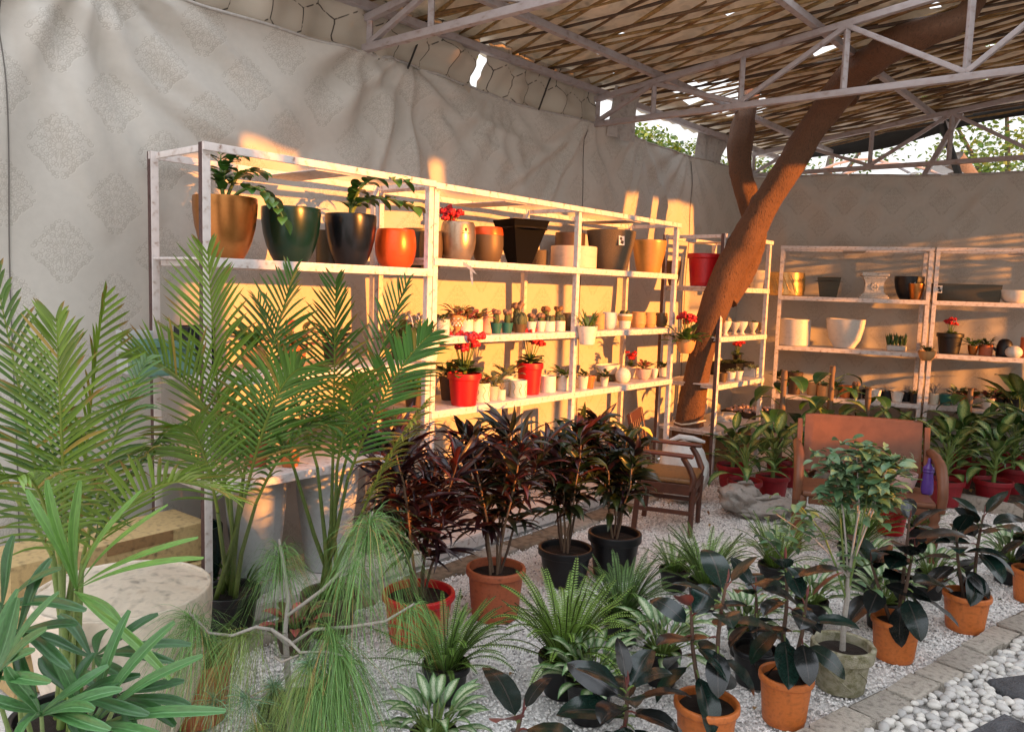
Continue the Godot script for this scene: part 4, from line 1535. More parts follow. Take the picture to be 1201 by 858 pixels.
func build_left_shelf_pots() -> void:
	var big := "large planters along the top shelf"
	# nearest rack, top shelf
	var p := shelf_pot("large gold metallic planter with a drooping green plant, nearest on the top shelf", "planter", Vector3(-1.423, 1.790, -3.910), 0.152, 0.30, "egg", "gold", "", 0.1, big, 44)
	p.rotation.y = 0
	zz_stems(p, 0.25, [[Vector3(-0.03, 0.42, 0.03), Vector3(0.06, 0.50, 0.02)], [Vector3(0.02, 0.46, -0.05), Vector3(0.13, 0.44, -0.10)], [Vector3(-0.02, 0.36, 0.02), Vector3(-0.02, 0.50, 0.0)], [Vector3(0.16, 0.46, 0.04), Vector3(0.30, 0.21, 0.06)]], 0.095)
	shelf_pot("large glossy dark green planter between the gold and navy ones", "planter", Vector3(-1.185, 1.790, -4.207), 0.153, 0.285, "egg", "green", "", 0.1, big, 44)
	p = shelf_pot("large glossy black-navy planter with an arching glossy-leaved plant", "planter", Vector3(-0.933, 1.790, -4.506), 0.144, 0.285, "egg", "navy", "", 0.1, big, 44)
	p.rotation.y = 0
	zz_stems(p, 0.24, [[Vector3(0.0, 0.46, 0.0), Vector3(0.36, 0.34, 0.02)], [Vector3(0.02, 0.56, 0.03), Vector3(0.30, 0.48, 0.07)], [Vector3(-0.02, 0.36, -0.02), Vector3(0.03, 0.44, -0.01)]], 0.105)
	shelf_pot("bright orange metallic belly planter on the top shelf beside the navy one", "planter", Vector3(-0.708, 1.790, -4.709), 0.123, 0.225, "belly", "tangerine", "", 0.1, big, 40)
	shelf_pot("dark olive planter tucked behind the orange metallic one", "planter", Vector3(-0.626, 1.790, -5.115), 0.10, 0.26, "cyl", "olive", "", 0.1, big)
	shelf_pot("olive-brown planter half hidden between the green and navy planters", "planter", Vector3(-1.070, 1.790, -4.622), 0.085, 0.20, "cyl", "olive", "", 0.1, big)
	shelf_pot("brown belly planter half hidden behind the white rack post", "planter", Vector3(-0.533, 1.790, -5.009), 0.075, 0.24, "belly", "bronze", "", 0.1, big)
	# long rack, top shelf
	p = shelf_pot("silver-grey belly planter with a small dark printed mark", "planter", Vector3(-0.371, 1.855, -5.108), 0.115, 0.245, "belly", "silver", "", 0.1, big, 40)
	p.rotation.y = 0
	var r0: float = 0.115
	var dirv := (Vector3(0, 1.7, 0) - p.position).rotated(Vector3.UP, 0.45)
	var yaw := atan2(dirv.x, dirv.z)
	for q in [[0.0, 0.018, 0.014, 0.022], [-0.018, 0.008, 0.010, 0.004], [0.0, -0.004, 0.052, 0.005], [0.0, -0.016, 0.03, 0.003]]:
		var g := Geo.new()
		g.box(Vector3.ZERO, Vector3(q[2], q[3], 0.002), Basis.IDENTITY, 0.0005)
		put("printed_mark", g, M.ink, p, Transform3D(Basis(Vector3.UP, yaw), Basis(Vector3.UP, yaw) * Vector3(q[0], 0.175 + q[1], r0 * 0.975)))
	shelf_pot("red-flowered pot behind the silver-grey planter", "flower", Vector3(-0.443, 1.855, -5.332), 0.07, 0.16, "", "brown", "kalanchoe", 0.25, "")
	p = shelf_pot("bronze speckled planter with a bright orange top band", "planter", Vector3(-0.189, 1.855, -5.385), 0.106, 0.235, "belly", "bronze", "", 0.1, big, 36)
	var band := Geo.new()
	var rb: float = 0.106
	band.lathe([Vector2(rb * 0.97, 0.185), Vector2(rb * 0.985, 0.19), Vector2(rb * 0.93, 0.225), Vector2(rb * 0.885, 0.238), Vector2(rb * 0.85, 0.239), Vector2(rb * 0.83, 0.22)], 36)
	put("orange_band", band, M.p_tangerine, p)
	shelf_pot("tall black faceted planter that narrows to its foot", "planter", Vector3(0.031, 1.855, -5.614), 0.205, 0.31, "narrow", "pitch", "", 0.1, big, 4, 1.1)
	shelf_pot("small grey-brown cylinder planter right of the black faceted one", "planter", Vector3(0.180, 1.855, -5.961), 0.062, 0.125, "cyl", "granite", "", 0.1, big)
	shelf_pot("wide peach cylinder planter behind the middle white post", "planter", Vector3(0.443, 1.855, -6.071), 0.175, 0.165, "cyl", "peach", "", 0.1, big, 40)
	shelf_pot("dark brown planter standing behind the peach cylinder", "planter", Vector3(0.433, 1.855, -6.400), 0.12, 0.29, "cyl", "brown", "", 0.1, big)
	p = shelf_pot("tall granite-brown tapering planter with a white care card", "planter", Vector3(0.768, 1.855, -6.455), 0.197, 0.32, "tall", "p_granite", "", 0.1, big, 40)
	p.rotation.y = 0
	tag_card(p, Vector3(0.075, 0.235, 0.19).normalized() * 0.0 + Vector3(0.06, 0.235, 0.185), 0.35)
	shelf_pot("tall amber glazed planter at the far end of the top shelf", "planter", Vector3(1.163, 1.855, -6.953), 0.149, 0.285, "tall", "amber", "", 0.1, big, 40)
	shelf_pot("small dark pot left of the red pot on the rack behind the trunk", "pot", Vector3(1.427, 1.760, -7.173), 0.065, 0.22, "egg", "brown")
	# long rack, second shelf
	var sh2 := "small pots on the second shelf"
	shelf_pot("blue and white patterned pot behind the hanging white pot", "pot", Vector3(-0.439, 1.390, -4.903), 0.045, 0.10, "cyl", "bluewhite", "dark", 0.09, sh2)
	p = shelf_pot("cream pot with yellow diamond pattern and reddish leaves", "plant", Vector3(-0.350, 1.390, -4.978), 0.058, 0.125, "goblet", "clay", "pinkleafy", 0.15, sh2)
	var dia := Geo.new()
	for k in 12:
		for j in 4:
			var a := TAU * (k + 0.5 * (j % 2)) / 12.0
			var hh := 0.062 + j * 0.014
			var rr := lerpf(0.040, 0.056, (hh - 0.06) / 0.055)
			dia.box(Vector3(cos(a) * rr, hh, sin(a) * rr), Vector3(0.003, 0.012, 0.012), Basis(Vector3.UP, -a) * Basis(Vector3.RIGHT, PI / 4), 0.0005)
	put("diamonds", dia, M.p_paper, p)
	shelf_pot("white cylinder pot with a dusky pink flower, left of its twin", "plant", Vector3(-0.297, 1.390, -4.994), 0.044, 0.10, "cyl", "white", "pinkleafy", 0.12, sh2)
	shelf_pot("white cylinder pot with spiky dark leaves, right of its twin", "plant", Vector3(-0.236, 1.390, -5.066), 0.042, 0.10, "cyl", "white", "pinkleafy", 0.15, sh2)
	var tri := Geo.new()
	tri.lathe([Vector2(0.0, 0), Vector2(0.06, 0), Vector2(0.058, 0.02), Vector2(0.006, 0.16), Vector2(0, 0.162)], 3)
	tag(put("paper_cone", tri, M.p_blush, null, Transform3D(Basis(Vector3.UP, 1.0), Vector3(-0.172, 1.390, -5.111))), "pink folded paper cone leaning among the cactus pots", "paper cone", sh2)
	shelf_pot("left one of two teal pots of crested cactus", "cactus", Vector3(-0.115, 1.390, -5.256), 0.042, 0.07, "taper", "teal", "cap", 0.10, sh2)
	shelf_pot("right one of two teal pots of crested cactus", "cactus", Vector3(-0.042, 1.390, -5.342), 0.042, 0.07, "taper", "teal", "cap", 0.09, sh2)
	shelf_pot("brown tray pot of tall clustered cactus in front of the back post", "cactus", Vector3(0.028, 1.390, -5.580), 0.062, 0.07, "taper", "brown", "cap", 0.14, sh2)
	shelf_pot("spiny cactus in a low brown pot beside the teal pots", "cactus", Vector3(0.045, 1.390, -5.430), 0.05, 0.06, "taper", "bronze", "cactus", 0.09, sh2)
	for q in [[Vector3(0.123, 1.390, -5.522), "first of four small white cactus pots, nearest the teal pair", "cap"], [Vector3(0.193, 1.390, -5.651), "second of four small white cactus pots on the second shelf", "cap"], [Vector3(0.261, 1.390, -5.685), "third of four small white cactus pots, with green collars", "cactus"], [Vector3(0.341, 1.390, -5.795), "fourth of four small white cactus pots, left of the glass jar", "cactus"]]:
		shelf_pot(q[1], "cactus", q[0], 0.040, 0.075, "taper" if q[2] == "cap" else "cyl", "white", q[2], 0.06, sh2)
	for q in [[Vector3(0.246, 1.390, -6.086), "orange-headed cactus in a clay pot behind the white ones"], [Vector3(0.353, 1.390, -6.243), "taller clay pot of pale cactus at the back of the second shelf"]]:
		shelf_pot(q[1], "cactus", q[0], 0.05, 0.10, "taper", "clay", "cap", 0.075, sh2)
	shelf_pot("amber barrel jar beside the middle white post on the second shelf", "pot", Vector3(0.419, 1.390, -5.934), 0.058, 0.13, "barrel", "bronze", "", 0.1, sh2)
	shelf_pot("orange clay pot partly behind the hanging spider plant", "pot", Vector3(0.665, 1.390, -6.210), 0.05, 0.125, "cyl", "clay", "", 0.1, sh2)
	shelf_pot("white marbled round pot right of the hanging spider plant", "pot", Vector3(0.767, 1.390, -6.330), 0.062, 0.135, "belly", "white", "dark", 0.03, sh2)
	p = shelf_pot("white pot with an orange top band and mossy cactus", "cactus", Vector3(0.916, 1.390, -6.522), 0.062, 0.12, "taper", "white", "cactus", 0.05, sh2)
	band = Geo.new()
	band.lathe([Vector2(0.0560, 0.065), Vector2(0.0575, 0.067), Vector2(0.0625, 0.10), Vector2(0.0615, 0.104)], 26)
	put("orange_band", band, M.p_clay, p)
	shelf_pot("left one of two tan barrel pots on the second shelf", "pot", Vector3(1.057, 1.390, -6.704), 0.066, 0.135, "barrel", "clay", "", 0.1, sh2)
	shelf_pot("right one of two tan barrel pots on the second shelf", "pot", Vector3(1.174, 1.390, -6.843), 0.06, 0.13, "barrel", "clay", "", 0.1, sh2)
	shelf_pot("brown glazed jar at the far end of the second shelf", "pot", Vector3(1.306, 1.390, -6.999), 0.056, 0.125, "belly", "bronze", "", 0.1, sh2)
	# long rack, third shelf
	var sh3 := "small pots on the third shelf"
	shelf_pot("red pot of red kalanchoe, the larger and nearer of two", "flower", Vector3(-0.300, 0.945, -4.975), 0.108, 0.206, "nursery", "red", "kalanchoe", 0.36, "red kalanchoe pots on the third shelf", 32)
	shelf_pot("red pot of red kalanchoe, the farther of two", "flower", Vector3(0.128, 0.945, -5.605), 0.097, 0.225, "nursery", "red", "kalanchoe", 0.31, "red kalanchoe pots on the third shelf", 32)
	shelf_pot("dark pot of dark leaves behind the nearer red kalanchoe", "plant", Vector3(-0.410, 0.945, -5.186), 0.07, 0.16, "taper", "brown", "dark", 0.2, sh3)
	p = shelf_pot("white bag-shaped pot with green vine pattern beside the red kalanchoe", "pot", Vector3(-0.200, 0.945, -5.155), 0.062, 0.125, "cyl", "white", "pinkleafy", 0.12, sh3)
	vines(p, 0.062, 0.125)
	shelf_pot("small grey pot with white-leaved plant between the kalanchoes", "plant", Vector3(-0.124, 0.945, -5.245), 0.045, 0.095, "taper", "grey", "pale", 0.17, sh3)
	shelf_pot("tall white pot with a pale bushy plant between the kalanchoes", "plant", Vector3(-0.035, 0.945, -5.505), 0.05, 0.14, "taper", "white", "pale", 0.17, sh3)
	shelf_pot("small white cup with dried twigs between the kalanchoes", "plant", Vector3(-0.067, 0.945, -5.266), 0.03, 0.07, "cyl", "white", "twiggy", 0.08, sh3)
	p = shelf_pot("white flared pot with green vine pattern left of the farther kalanchoe", "pot", Vector3(0.048, 0.945, -5.417), 0.06, 0.12, "cyl", "white", "", 0.1, sh3)
	vines(p, 0.06, 0.12)
	shelf_pot("white pot with a pressed leaf mark right of the farther kalanchoe", "pot", Vector3(0.267, 0.945, -5.739), 0.058, 0.12, "cyl", "white", "", 0.1, sh3)
	shelf_pot("white pot with trailing green leaves left of the middle post", "plant", Vector3(0.388, 0.945, -5.882), 0.052, 0.115, "cyl", "white", "leafy", 0.15, sh3)
	shelf_pot("white pot with dusty succulents just right of the middle post", "plant", Vector3(0.546, 0.945, -6.006), 0.045, 0.10, "taper", "white", "dark", 0.09, sh3)
	shelf_pot("small orange pot right of the middle post on the third shelf", "pot", Vector3(0.599, 0.945, -6.023), 0.04, 0.10, "nursery", "orange", "twiggy", 0.05, sh3)
	shelf_pot("small white pot with a trailing sprig beside the long white trough", "plant", Vector3(0.730, 0.945, -6.193), 0.036, 0.075, "taper", "white", "dark", 0.12, sh3)
	var tr := thing("trough", "long white oval trough of pale stones on the third shelf", "trough", Vector3(0.796, 1.000, -6.550), RACK_TURN, sh3)
	var tg := Geo.new()
	tg.lathe(profile("bowl", 0.15, 0.085, 0.008), 26, Vector3.ZERO, 0.5)
	put("basin", tg, M.p_white, tr)
	tg = Geo.new()
	tg.box(Vector3(0, -0.03, 0), Vector3(0.2, 0.058, 0.09), Basis.IDENTITY, 0.01)
	put("stand", tg, M.p_bronze, tr)
	shelf_pot("round white pot with a twig among the third-shelf pots", "pot", Vector3(0.916, 0.945, -6.475), 0.064, 0.125, "round", "white", "twiggy", 0.05, sh3)
	shelf_pot("small pot of red flowers behind the round white pot", "flower", Vector3(1.042, 0.945, -6.903), 0.05, 0.10, "taper", "white", "kalanchoe", 0.15, sh3)
	shelf_pot("wide pale pot with a pinkish-red plant near the shelf's far end", "plant", Vector3(1.131, 0.945, -6.760), 0.07, 0.095, "bowl", "pink", "pinkleafy", 0.13, sh3)
	shelf_pot("small white owl-shaped cup near the far end of the third shelf", "cup", Vector3(1.251, 0.945, -6.903), 0.032, 0.085, "egg", "white", "", 0.1, sh3)
	shelf_pot("white pot with dark upright leaves at the third shelf's far end", "plant", Vector3(1.355, 0.945, -7.056), 0.045, 0.085, "taper", "white", "dark", 0.13, sh3)
	# things hooked on the posts
	hanging_pot("large white pot hooked on the first post of the long rack", Vector3(-0.491, 1.270, -4.486), 0.085, 0.145, "white", "grass", 0.2)
	hanging_pot("white pot with a spider plant hooked on the middle post", Vector3(0.542, 1.300, -5.769), 0.075, 0.135, "white", "grass", 0.24)
	var ros := thing("dry_cloth_strip", "torn pale strip tied round the top shelf's first post", "cloth strip", Vector3(-0.292, 1.760, -4.845))
	var gs := Geo.new()
	gs.strip(Vector3(-0.06, 0.09, 0), Vector3(0.7, -0.25, 0.1).normalized(), Vector3(0.2, 0.8, 0.4).normalized(), 0.13, 0.025, 0.3, 6)
	gs.strip(Vector3(0.02, 0.06, 0), Vector3(0.15, -1, 0.1).normalized(), Vector3(0.8, 0.1, 0.4).normalized(), 0.11, 0.022, 0.1, 6)
	put("strip", gs, M.sack, ros)
	# rack behind the trunk
	shelf_pot("big red plastic pot on the top shelf behind the leaning trunk", "pot", Vector3(1.714, 1.760, -7.219), 0.158, 0.293, "band", "red", "", 0.1, "", 34)
	shelf_pot("beige pot on the top shelf right of the leaning trunk", "pot", Vector3(2.486, 1.760, -8.178), 0.085, 0.19, "taper", "cream", "")
	var cups := "goblet cups on the shelf behind the trunk"
	for q in [[Vector3(1.932, 1.320, -7.212), "white fluted goblet cup nearest the trunk", "white", 0.055, 0.135], [Vector3(2.084, 1.320, -7.455), "grey goblet cup second from the trunk", "grey", 0.052, 0.12], [Vector3(2.167, 1.320, -7.490), "white goblet cup third from the trunk", "white", 0.05, 0.125], [Vector3(2.330, 1.320, -7.683), "white goblet cup fourth from the trunk, with a sprig", "cream", 0.045, 0.115], [Vector3(2.480, 1.320, -7.953), "small goblet cup nearest the rack's end post", "silver", 0.04, 0.11]]:
		shelf_pot(q[1], "cup", q[0], q[3], q[4], "goblet", q[2], "dark" if q[2] == "cream" else "", 0.05, cups)
	tray("long black seedling tray with dark leaves on the shelf right of the trunk", Vector3(2.206, 0.895, -7.923), RACK_TURN, Vector3(0.42, 0.13, 0.3), "black", "dark")
	shelf_pot("small pot of red flowers behind the black seedling tray", "flower", Vector3(2.333, 0.980, -8.183), 0.05, 0.1, "taper", "black", "kalanchoe", 0.2)
	var wc := "white cups on the shelf right of the trunk"
	for q in [[Vector3(1.934, 0.895, -7.215), "brownish cup leftmost of the cups right of the trunk", "bronze"], [Vector3(2.049, 0.895, -7.351), "white cup in the middle of the cups right of the trunk", "white"], [Vector3(2.150, 0.895, -7.455), "white cup with pale sprig right of the trunk", "white"]]:
		shelf_pot(q[1], "cup", q[0], 0.045, 0.085, "taper", q[2], "pale" if q[2] == "white" else "", 0.07, wc)
	tray("short white trough of pale succulents near the short rack's end post", Vector3(2.400, 0.895, -7.828), RACK_TURN, Vector3(0.2, 0.09, 0.12), "white", "pale")
	tray("shallow black tray of pinkish stones on the lowest shelf behind the trunk", Vector3(2.439, 0.470, -8.045), RACK_TURN, Vector3(0.5, 0.06, 0.36), "black", "stones")
	# nearest rack, lower shelves
	var lows := "things on the nearest rack's lower shelves"
	shelf_pot("sage green square pot with a white label on the nearest rack", "pot", Vector3(-1.666, 1.240, -3.638), 0.088, 0.165, "cyl", "sage", "", 0.1, lows, 4, PI / 4)
	shelf_pot("grey-green square pot right of the labelled sage one", "pot", Vector3(-1.581, 1.240, -3.708), 0.085, 0.155, "cyl", "sage", "", 0.1, lows, 4, PI / 4)
	shelf_pot("grey square pot against the nearest rack's rear post", "pot", Vector3(-1.782, 1.240, -3.717), 0.085, 0.2, "cyl", "grey", "", 0.1, lows, 4, PI / 4)
	shelf_pot("dark blue-grey box pot behind the palm on the nearest rack", "pot", Vector3(-1.574, 1.240, -3.901), 0.10, 0.22, "cyl", "navy", "", 0.1, lows, 4, PI / 4)
	for q in [[Vector3(-1.331, 1.240, -4.049), "clay pot of seedlings behind the palm fronds, left one", "clay", "leafy"], [Vector3(-1.163, 1.240, -4.202), "clay pot of seedlings behind the palm fronds, right one", "terracotta", "pinkleafy"], [Vector3(-0.989, 1.240, -4.376), "dark pot of seedlings behind the palm fronds", "black", "dark"], [Vector3(-0.683, 1.240, -4.816), "dark pot of trailing leaves left of the hooked white pot", "black", "dark"]]:
		shelf_pot(q[1], "plant", q[0], 0.07, 0.12, "nursery", q[2], q[3], 0.2, lows)
	shelf_pot("small orange ribbed pot on the low shelf between palm stems", "pot", Vector3(-1.146, 0.730, -4.067), 0.05, 0.105, "barrel", "orange", "", 0.1, lows)
	shelf_pot("dark glossy pot on the low shelf behind the palm", "pot", Vector3(-0.789, 0.730, -4.489), 0.075, 0.10, "egg", "navy", "", 0.1, lows)
	shelf_pot("terracotta pot of dry reddish leaves on the low shelf's end", "plant", Vector3(-0.702, 0.730, -4.592), 0.07, 0.125, "nursery", "orange", "pinkleafy", 0.24, lows)
	shelf_pot("terracotta pot behind the palm on the low shelf", "plant", Vector3(-1.322, 0.730, -4.060), 0.07, 0.13, "nursery", "terracotta", "leafy", 0.2, lows)
	shelf_pot("brown pot with a spiky dry plant low beside the first post", "plant", Vector3(-0.597, 0.945, -4.840), 0.07, 0.12, "nursery", "brown", "grass", 0.22, lows)
	# planters on the floor of the nearest rack
	var floors := "tall grey planters under the low shelf"
	shelf_pot("tall light grey planter under the low shelf, left of its twin", "planter", Vector3(-1.304, 0.090, -4.004), 0.155, 0.58, "tall", "grey", "", 0.1, floors, 36)
	shelf_pot("tall pale two-tone planter under the low shelf, right of its twin", "planter", Vector3(-1.015, 0.090, -4.346), 0.175, 0.60, "tall", "bluewhite", "", 0.1, floors, 36)
	shelf_pot("dark green glossy planter low beside the nearest front post", "planter", Vector3(-1.544, 0.090, -3.845), 0.12, 0.38, "egg", "green", "", 0.1, lows, 32)


func vines(t: Node3D, r: float, h: float) -> void:
	var g := Geo.new()
	for k in 9:
		var a := TAU * k / 9.0
		var line := []
		for j in 7:
			var b := a + 0.14 * sin(j * 1.4 + k)
			line.append(Vector3(cos(b) * (r + 0.0005), h * (0.12 + 0.12 * j), sin(b) * (r + 0.0005)))
		g.tube(line, 0.0016, 4)
	put("vine_pattern", g, M.green_stem, t)


func hanging_pot(label: String, at: Vector3, r: float, h: float, m: String, plant: String, size: float) -> void:
	var t := thing("hanging_pot", label, "hanging pot", at, RACK_TURN, "pots hooked on the rack posts")
	pot_body(t, "taper", r, h, M["p_" + m])
	var rg := RandomNumberGenerator.new()
	rg.seed = hash(label)
	small_plant(t, plant, h * 0.85, r * 0.8, size, rg)
	var g := Geo.new()
	for x in [-0.03, 0.03]:
		g.tube([Vector3(x, h * 0.9, -r * 0.7), Vector3(x, h + 0.09, -r - 0.01), Vector3(x, h + 0.11, -r - 0.03), Vector3(x, h + 0.08, -r - 0.035)], 0.003, 5)
	put("hook", g, M.rack, t)


func tray(label: String, at: Vector3, turn: float, size: Vector3, m: String, plant: String) -> void:
	var t := thing("tray", label, "tray", at, turn)
	var g := Geo.new()
	var w := 0.008
	g.box(Vector3(0, w * 0.5, 0), Vector3(size.x - 0.002, w, size.z - 0.002), Basis.IDENTITY, 0.002)
	for s in [-1, 1]:
		g.box(Vector3(0, size.y * 0.5, s * (size.z - w) * 0.5), Vector3(size.x, size.y, w), Basis.IDENTITY, 0.002)
		g.box(Vector3(s * (size.x - w) * 0.5, size.y * 0.5, 0), Vector3(w, size.y - 0.001, size.z - 2.0 * w), Basis.IDENTITY, 0.002)
	put("basin", g, M["p_" + m], t)
	var f := Geo.new()
	f.box(Vector3(0, size.y * 0.7, 0), Vector3(size.x - 2.2 * w, 0.01, size.z - 2.2 * w), Basis.IDENTITY, 0.002)
	put("soil", f, M.soil, t)
	var rg := RandomNumberGenerator.new()
	rg.seed = hash(label)
	if plant == "stones":
		var st := Geo.new()
		for k in 70:
			var q := rg.randf_range(0.012, 0.026)
			st.sphere(Vector3(rg.randf_range(-0.46, 0.46) * size.x, size.y * 0.8 + rg.randf() * 0.025, rg.randf_range(-0.44, 0.44) * size.z), Vector3(q, q * 0.7, q), 4, 6, 0.1, rg)
		put("stones", st, M.p_pink, t).set_meta("kind", "stuff")
		return
	var n := maxi(3, int(size.x / 0.07))
	for k in n:
		var holder := Node3D.new()
		holder.name = "seedling"
		t.add_child(holder, true)
		holder.position = Vector3(lerpf(-0.42, 0.42, float(k) / (n - 1)) * size.x, 0, rg.randf_range(-0.2, 0.2) * size.z)
		small_plant(holder, plant, size.y * 0.72, 0.02, 0.08 if plant != "dark" else 0.1, rg)


func build_back_shelf_pots() -> void:
	var top := "pots on the back rack's top shelf"
	var p := shelf_pot("pot wrapped in crinkled gold foil at the back rack's left end", "pot", Vector3(2.948, 1.700, -8.673), 0.196, 0.252, "cyl", "wrap", "", 0.1, top, 30)
	var cr := Geo.new()
	var rg := RandomNumberGenerator.new()
	rg.seed = 6
	var r: float = 0.196
	for k in 26:
		var a := rg.randf() * TAU
		var line := []
		for j in 5:
			var b := a + (j - 2) * rg.randf_range(0.06, 0.16)
			line.append(Vector3(cos(b) * (r + 0.001), 0.03 + j * 0.045 + rg.randf_range(-0.02, 0.02), sin(b) * (r + 0.001)))
		cr.tube(line, [0.002, 0.007, 0.009, 0.007, 0.002], 5)
	put("foil_creases", cr, M.wrap, p)
	p = shelf_pot("dark square tapering planter right of the foil-wrapped pot", "planter", Vector3(3.354, 1.700, -8.502), 0.165, 0.211, "taper", "olive", "", 0.1, top, 4, PI / 4)
	p.rotation.y = BACK_TURN
	var ped := thing("pedestal", "white square pedestal with a flared top and rosette panel", "pedestal", Vector3(3.764, 1.700, -8.340), BACK_TURN, top)
	var k0: float = 0.009
	for q in [["base", 15.5, 0.0, 2.5], ["lower_moulding", 14.0, 2.5, 4.5], ["shaft", 11.0, 4.5, 22.5], ["upper_moulding", 12.5, 22.5, 25.5], ["cap", 14.5, 25.5, 30.0]]:
		var g := Geo.new()
		if q[0] == "shaft":
			g.lathe([Vector2(13.5, 4.5) * k0 * 1.3, Vector2(11.2, 7.5) * Vector2(k0 * 1.3, k0), Vector2(10.5, 13) * Vector2(k0 * 1.3, k0), Vector2(10.5, 18) * Vector2(k0 * 1.3, k0), Vector2(12.5, 22.5) * Vector2(k0 * 1.3, k0)], 4, Vector3(0, 0, 0), 1.0, PI / 4)
			for j in 5:
				g.v[j].y = 4.5 * k0
		else:
			g.box(Vector3(0, (q[2] + q[3]) * 0.5 * k0, 0), Vector3(q[1] * 2 * k0, (q[3] - q[2]) * k0 - 0.001, q[1] * 2 * k0), Basis.IDENTITY, 0.006)
		put(q[0], flat(g), M.stone_white, ped)
	var ro := Geo.new()
	for k in 8:
		var a := TAU * k / 8.0
		ro.sphere(Vector3(cos(a) * 3.2 * k0, 13.5 * k0 + sin(a) * 3.2 * k0, 10.2 * k0), Vector3(1.6, 1.6, 0.9) * k0, 6, 8)
	ro.sphere(Vector3(0, 13.5 * k0, 10.4 * k0), Vector3(1.6, 1.6, 1.0) * k0, 6, 8)
	put("rosette", ro, M.stone_white, ped)
	p = shelf_pot("large black pot with a white tag beside the gold tumbler", "pot", Vector3(4.087, 1.700, -8.252), 0.142, 0.240, "egg", "black", "", 0.1, top, 32)
	p.rotation.y = BACK_TURN
	tag_card(p, Vector3(0.02, 0.17, 0.135), 0.1)
	shelf_pot("shiny gold tumbler in front of the large black pot", "pot", Vector3(4.090, 1.700, -8.102), 0.074, 0.166, "tall", "gold", "", 0.1, top, 28)
	p = thing("trough", "long black rectangular trough with a white tag, at the right", "trough", Vector3(4.576, 1.700, -8.071), BACK_TURN, top)
	var g := Geo.new()
	var L: float = 0.608
	g.lathe([Vector2(0, 0), Vector2(0.95, 0), Vector2(0.96, 0.004), Vector2(1.0, 0.17), Vector2(1.0, 0.174), Vector2(0.97, 0.174), Vector2(0.95, 0.1)], 4, Vector3.ZERO, 1.0, PI / 4)
	for k in g.v.size():
		g.v[k] *= Vector3(L * 0.5 * 1.414, 1.0, 0.13)
	put("basin", g, M.p_olive, p)
	tag_card(p, Vector3(-L * 0.42, 0.115, 0.13), 0.0)
	shelf_pot("wide white bowl at the right end of the top shelf", "bowl", Vector3(4.961, 1.700, -7.886), 0.144, 0.127, "bowl", "white", "", 0.1, top, 34)
	var mid := "pots on the back rack's middle shelf"
	var torn := shelf_pot("white squarish cylinder planter with a torn raised corner", "planter", Vector3(3.070, 1.165, -8.628), 0.163, 0.288, "cyl", "white", "", 0.1, mid, 28)
	var tp := Geo.new()
	tp.leaf(0.05, 0.045, 1.0, 0.2, 0.3, 0.0, 4)
	torn.rotation.y = 0
	put("torn_corner", tp, M.p_paper, torn, Transform3D(aim(Vector3(0.3, 1, 0.1)), Vector3(0.11, 0.265, 0.09)))
	p = shelf_pot("wide cream faceted bowl planter on the back rack", "planter", Vector3(3.546, 1.165, -8.452), 0.201, 0.310, "bowl", "white", "", 0.1, mid, 14)
	p = thing("potted_plant", "low grey tray of dark upright succulents on the back rack", "potted plant", Vector3(3.992, 1.165, -8.223), BACK_TURN, mid)
	g = Geo.new()
	g.box(Vector3(0, 0.03, 0), Vector3(0.19, 0.06, 0.1), Basis.IDENTITY, 0.012)
	put("tray", g, M.p_grey, p)
	rg.seed = 9
	for k in 5:
		var hd := Node3D.new()
		hd.name = "succulent"
		p.add_child(hd, true)
		hd.position = Vector3(-0.075 + k * 0.037, 0, 0)
		small_plant(hd, "snake", 0.055, 0.022, 0.15, rg)
	shelf_pot("red-flowered plant in a big ribbed black pot", "flower", Vector3(4.459, 1.165, -8.072), 0.126, 0.209, "nursery", "black", "kalanchoe", 0.2, mid, 30)
	shelf_pot("gold tumbler with a spiky green rosette", "plant", Vector3(4.649, 1.165, -7.980), 0.05, 0.095, "tall", "gold", "leafy", 0.16, mid)
	shelf_pot("orange pot with dark spiky leaves", "plant", Vector3(4.755, 1.165, -7.941), 0.062, 0.11, "cyl", "terracotta", "dark", 0.14, mid)
	p = thing("watering_can", "small black watering can on the middle shelf", "watering can", Vector3(4.919, 1.165, -7.901), BACK_TURN, mid)
	g = Geo.new()
	g.lathe([Vector2(0, 0), Vector2(0.07, 0), Vector2(0.078, 0.02), Vector2(0.075, 0.10), Vector2(0.055, 0.155), Vector2(0.03, 0.175), Vector2(0, 0.178)], 22)
	put("body", g, M.p_black, p)
	g = Geo.new()
	g.tube([Vector3(-0.06, 0.05, 0), Vector3(-0.11, 0.09, 0), Vector3(-0.145, 0.12, 0)], [0.016, 0.011, 0.014], 8)
	put("spout", g, M.p_black, p)
	shelf_pot("round white lidded pot at the right of the middle shelf", "pot", Vector3(4.936, 1.165, -7.778), 0.076, 0.115, "round", "white", "", 0.1, mid)
	shelf_pot("reddish pot cut by the photo's right edge on the middle shelf", "pot", Vector3(5.098, 1.165, -7.835), 0.06, 0.2, "cyl", "terracotta", "", 0.1, mid)
	# hanging basket on the double post
	p = thing("hanging_pot", "small round basket of succulents hooked on the back racks' post", "hanging pot", Vector3(4.157, 1.100, -7.917), BACK_TURN)
	g = Geo.new()
	g.lathe(profile("bowl", 0.085, 0.095, 0.008), 20)
	put("basket", g, M.p_clay, p)
	rg.seed = 12
	small_plant(p, "dark", 0.08, 0.06, 0.12, rg)
	# lowest visible shelf: many small pots
	var low := "small pots along the back rack's lowest shelf"
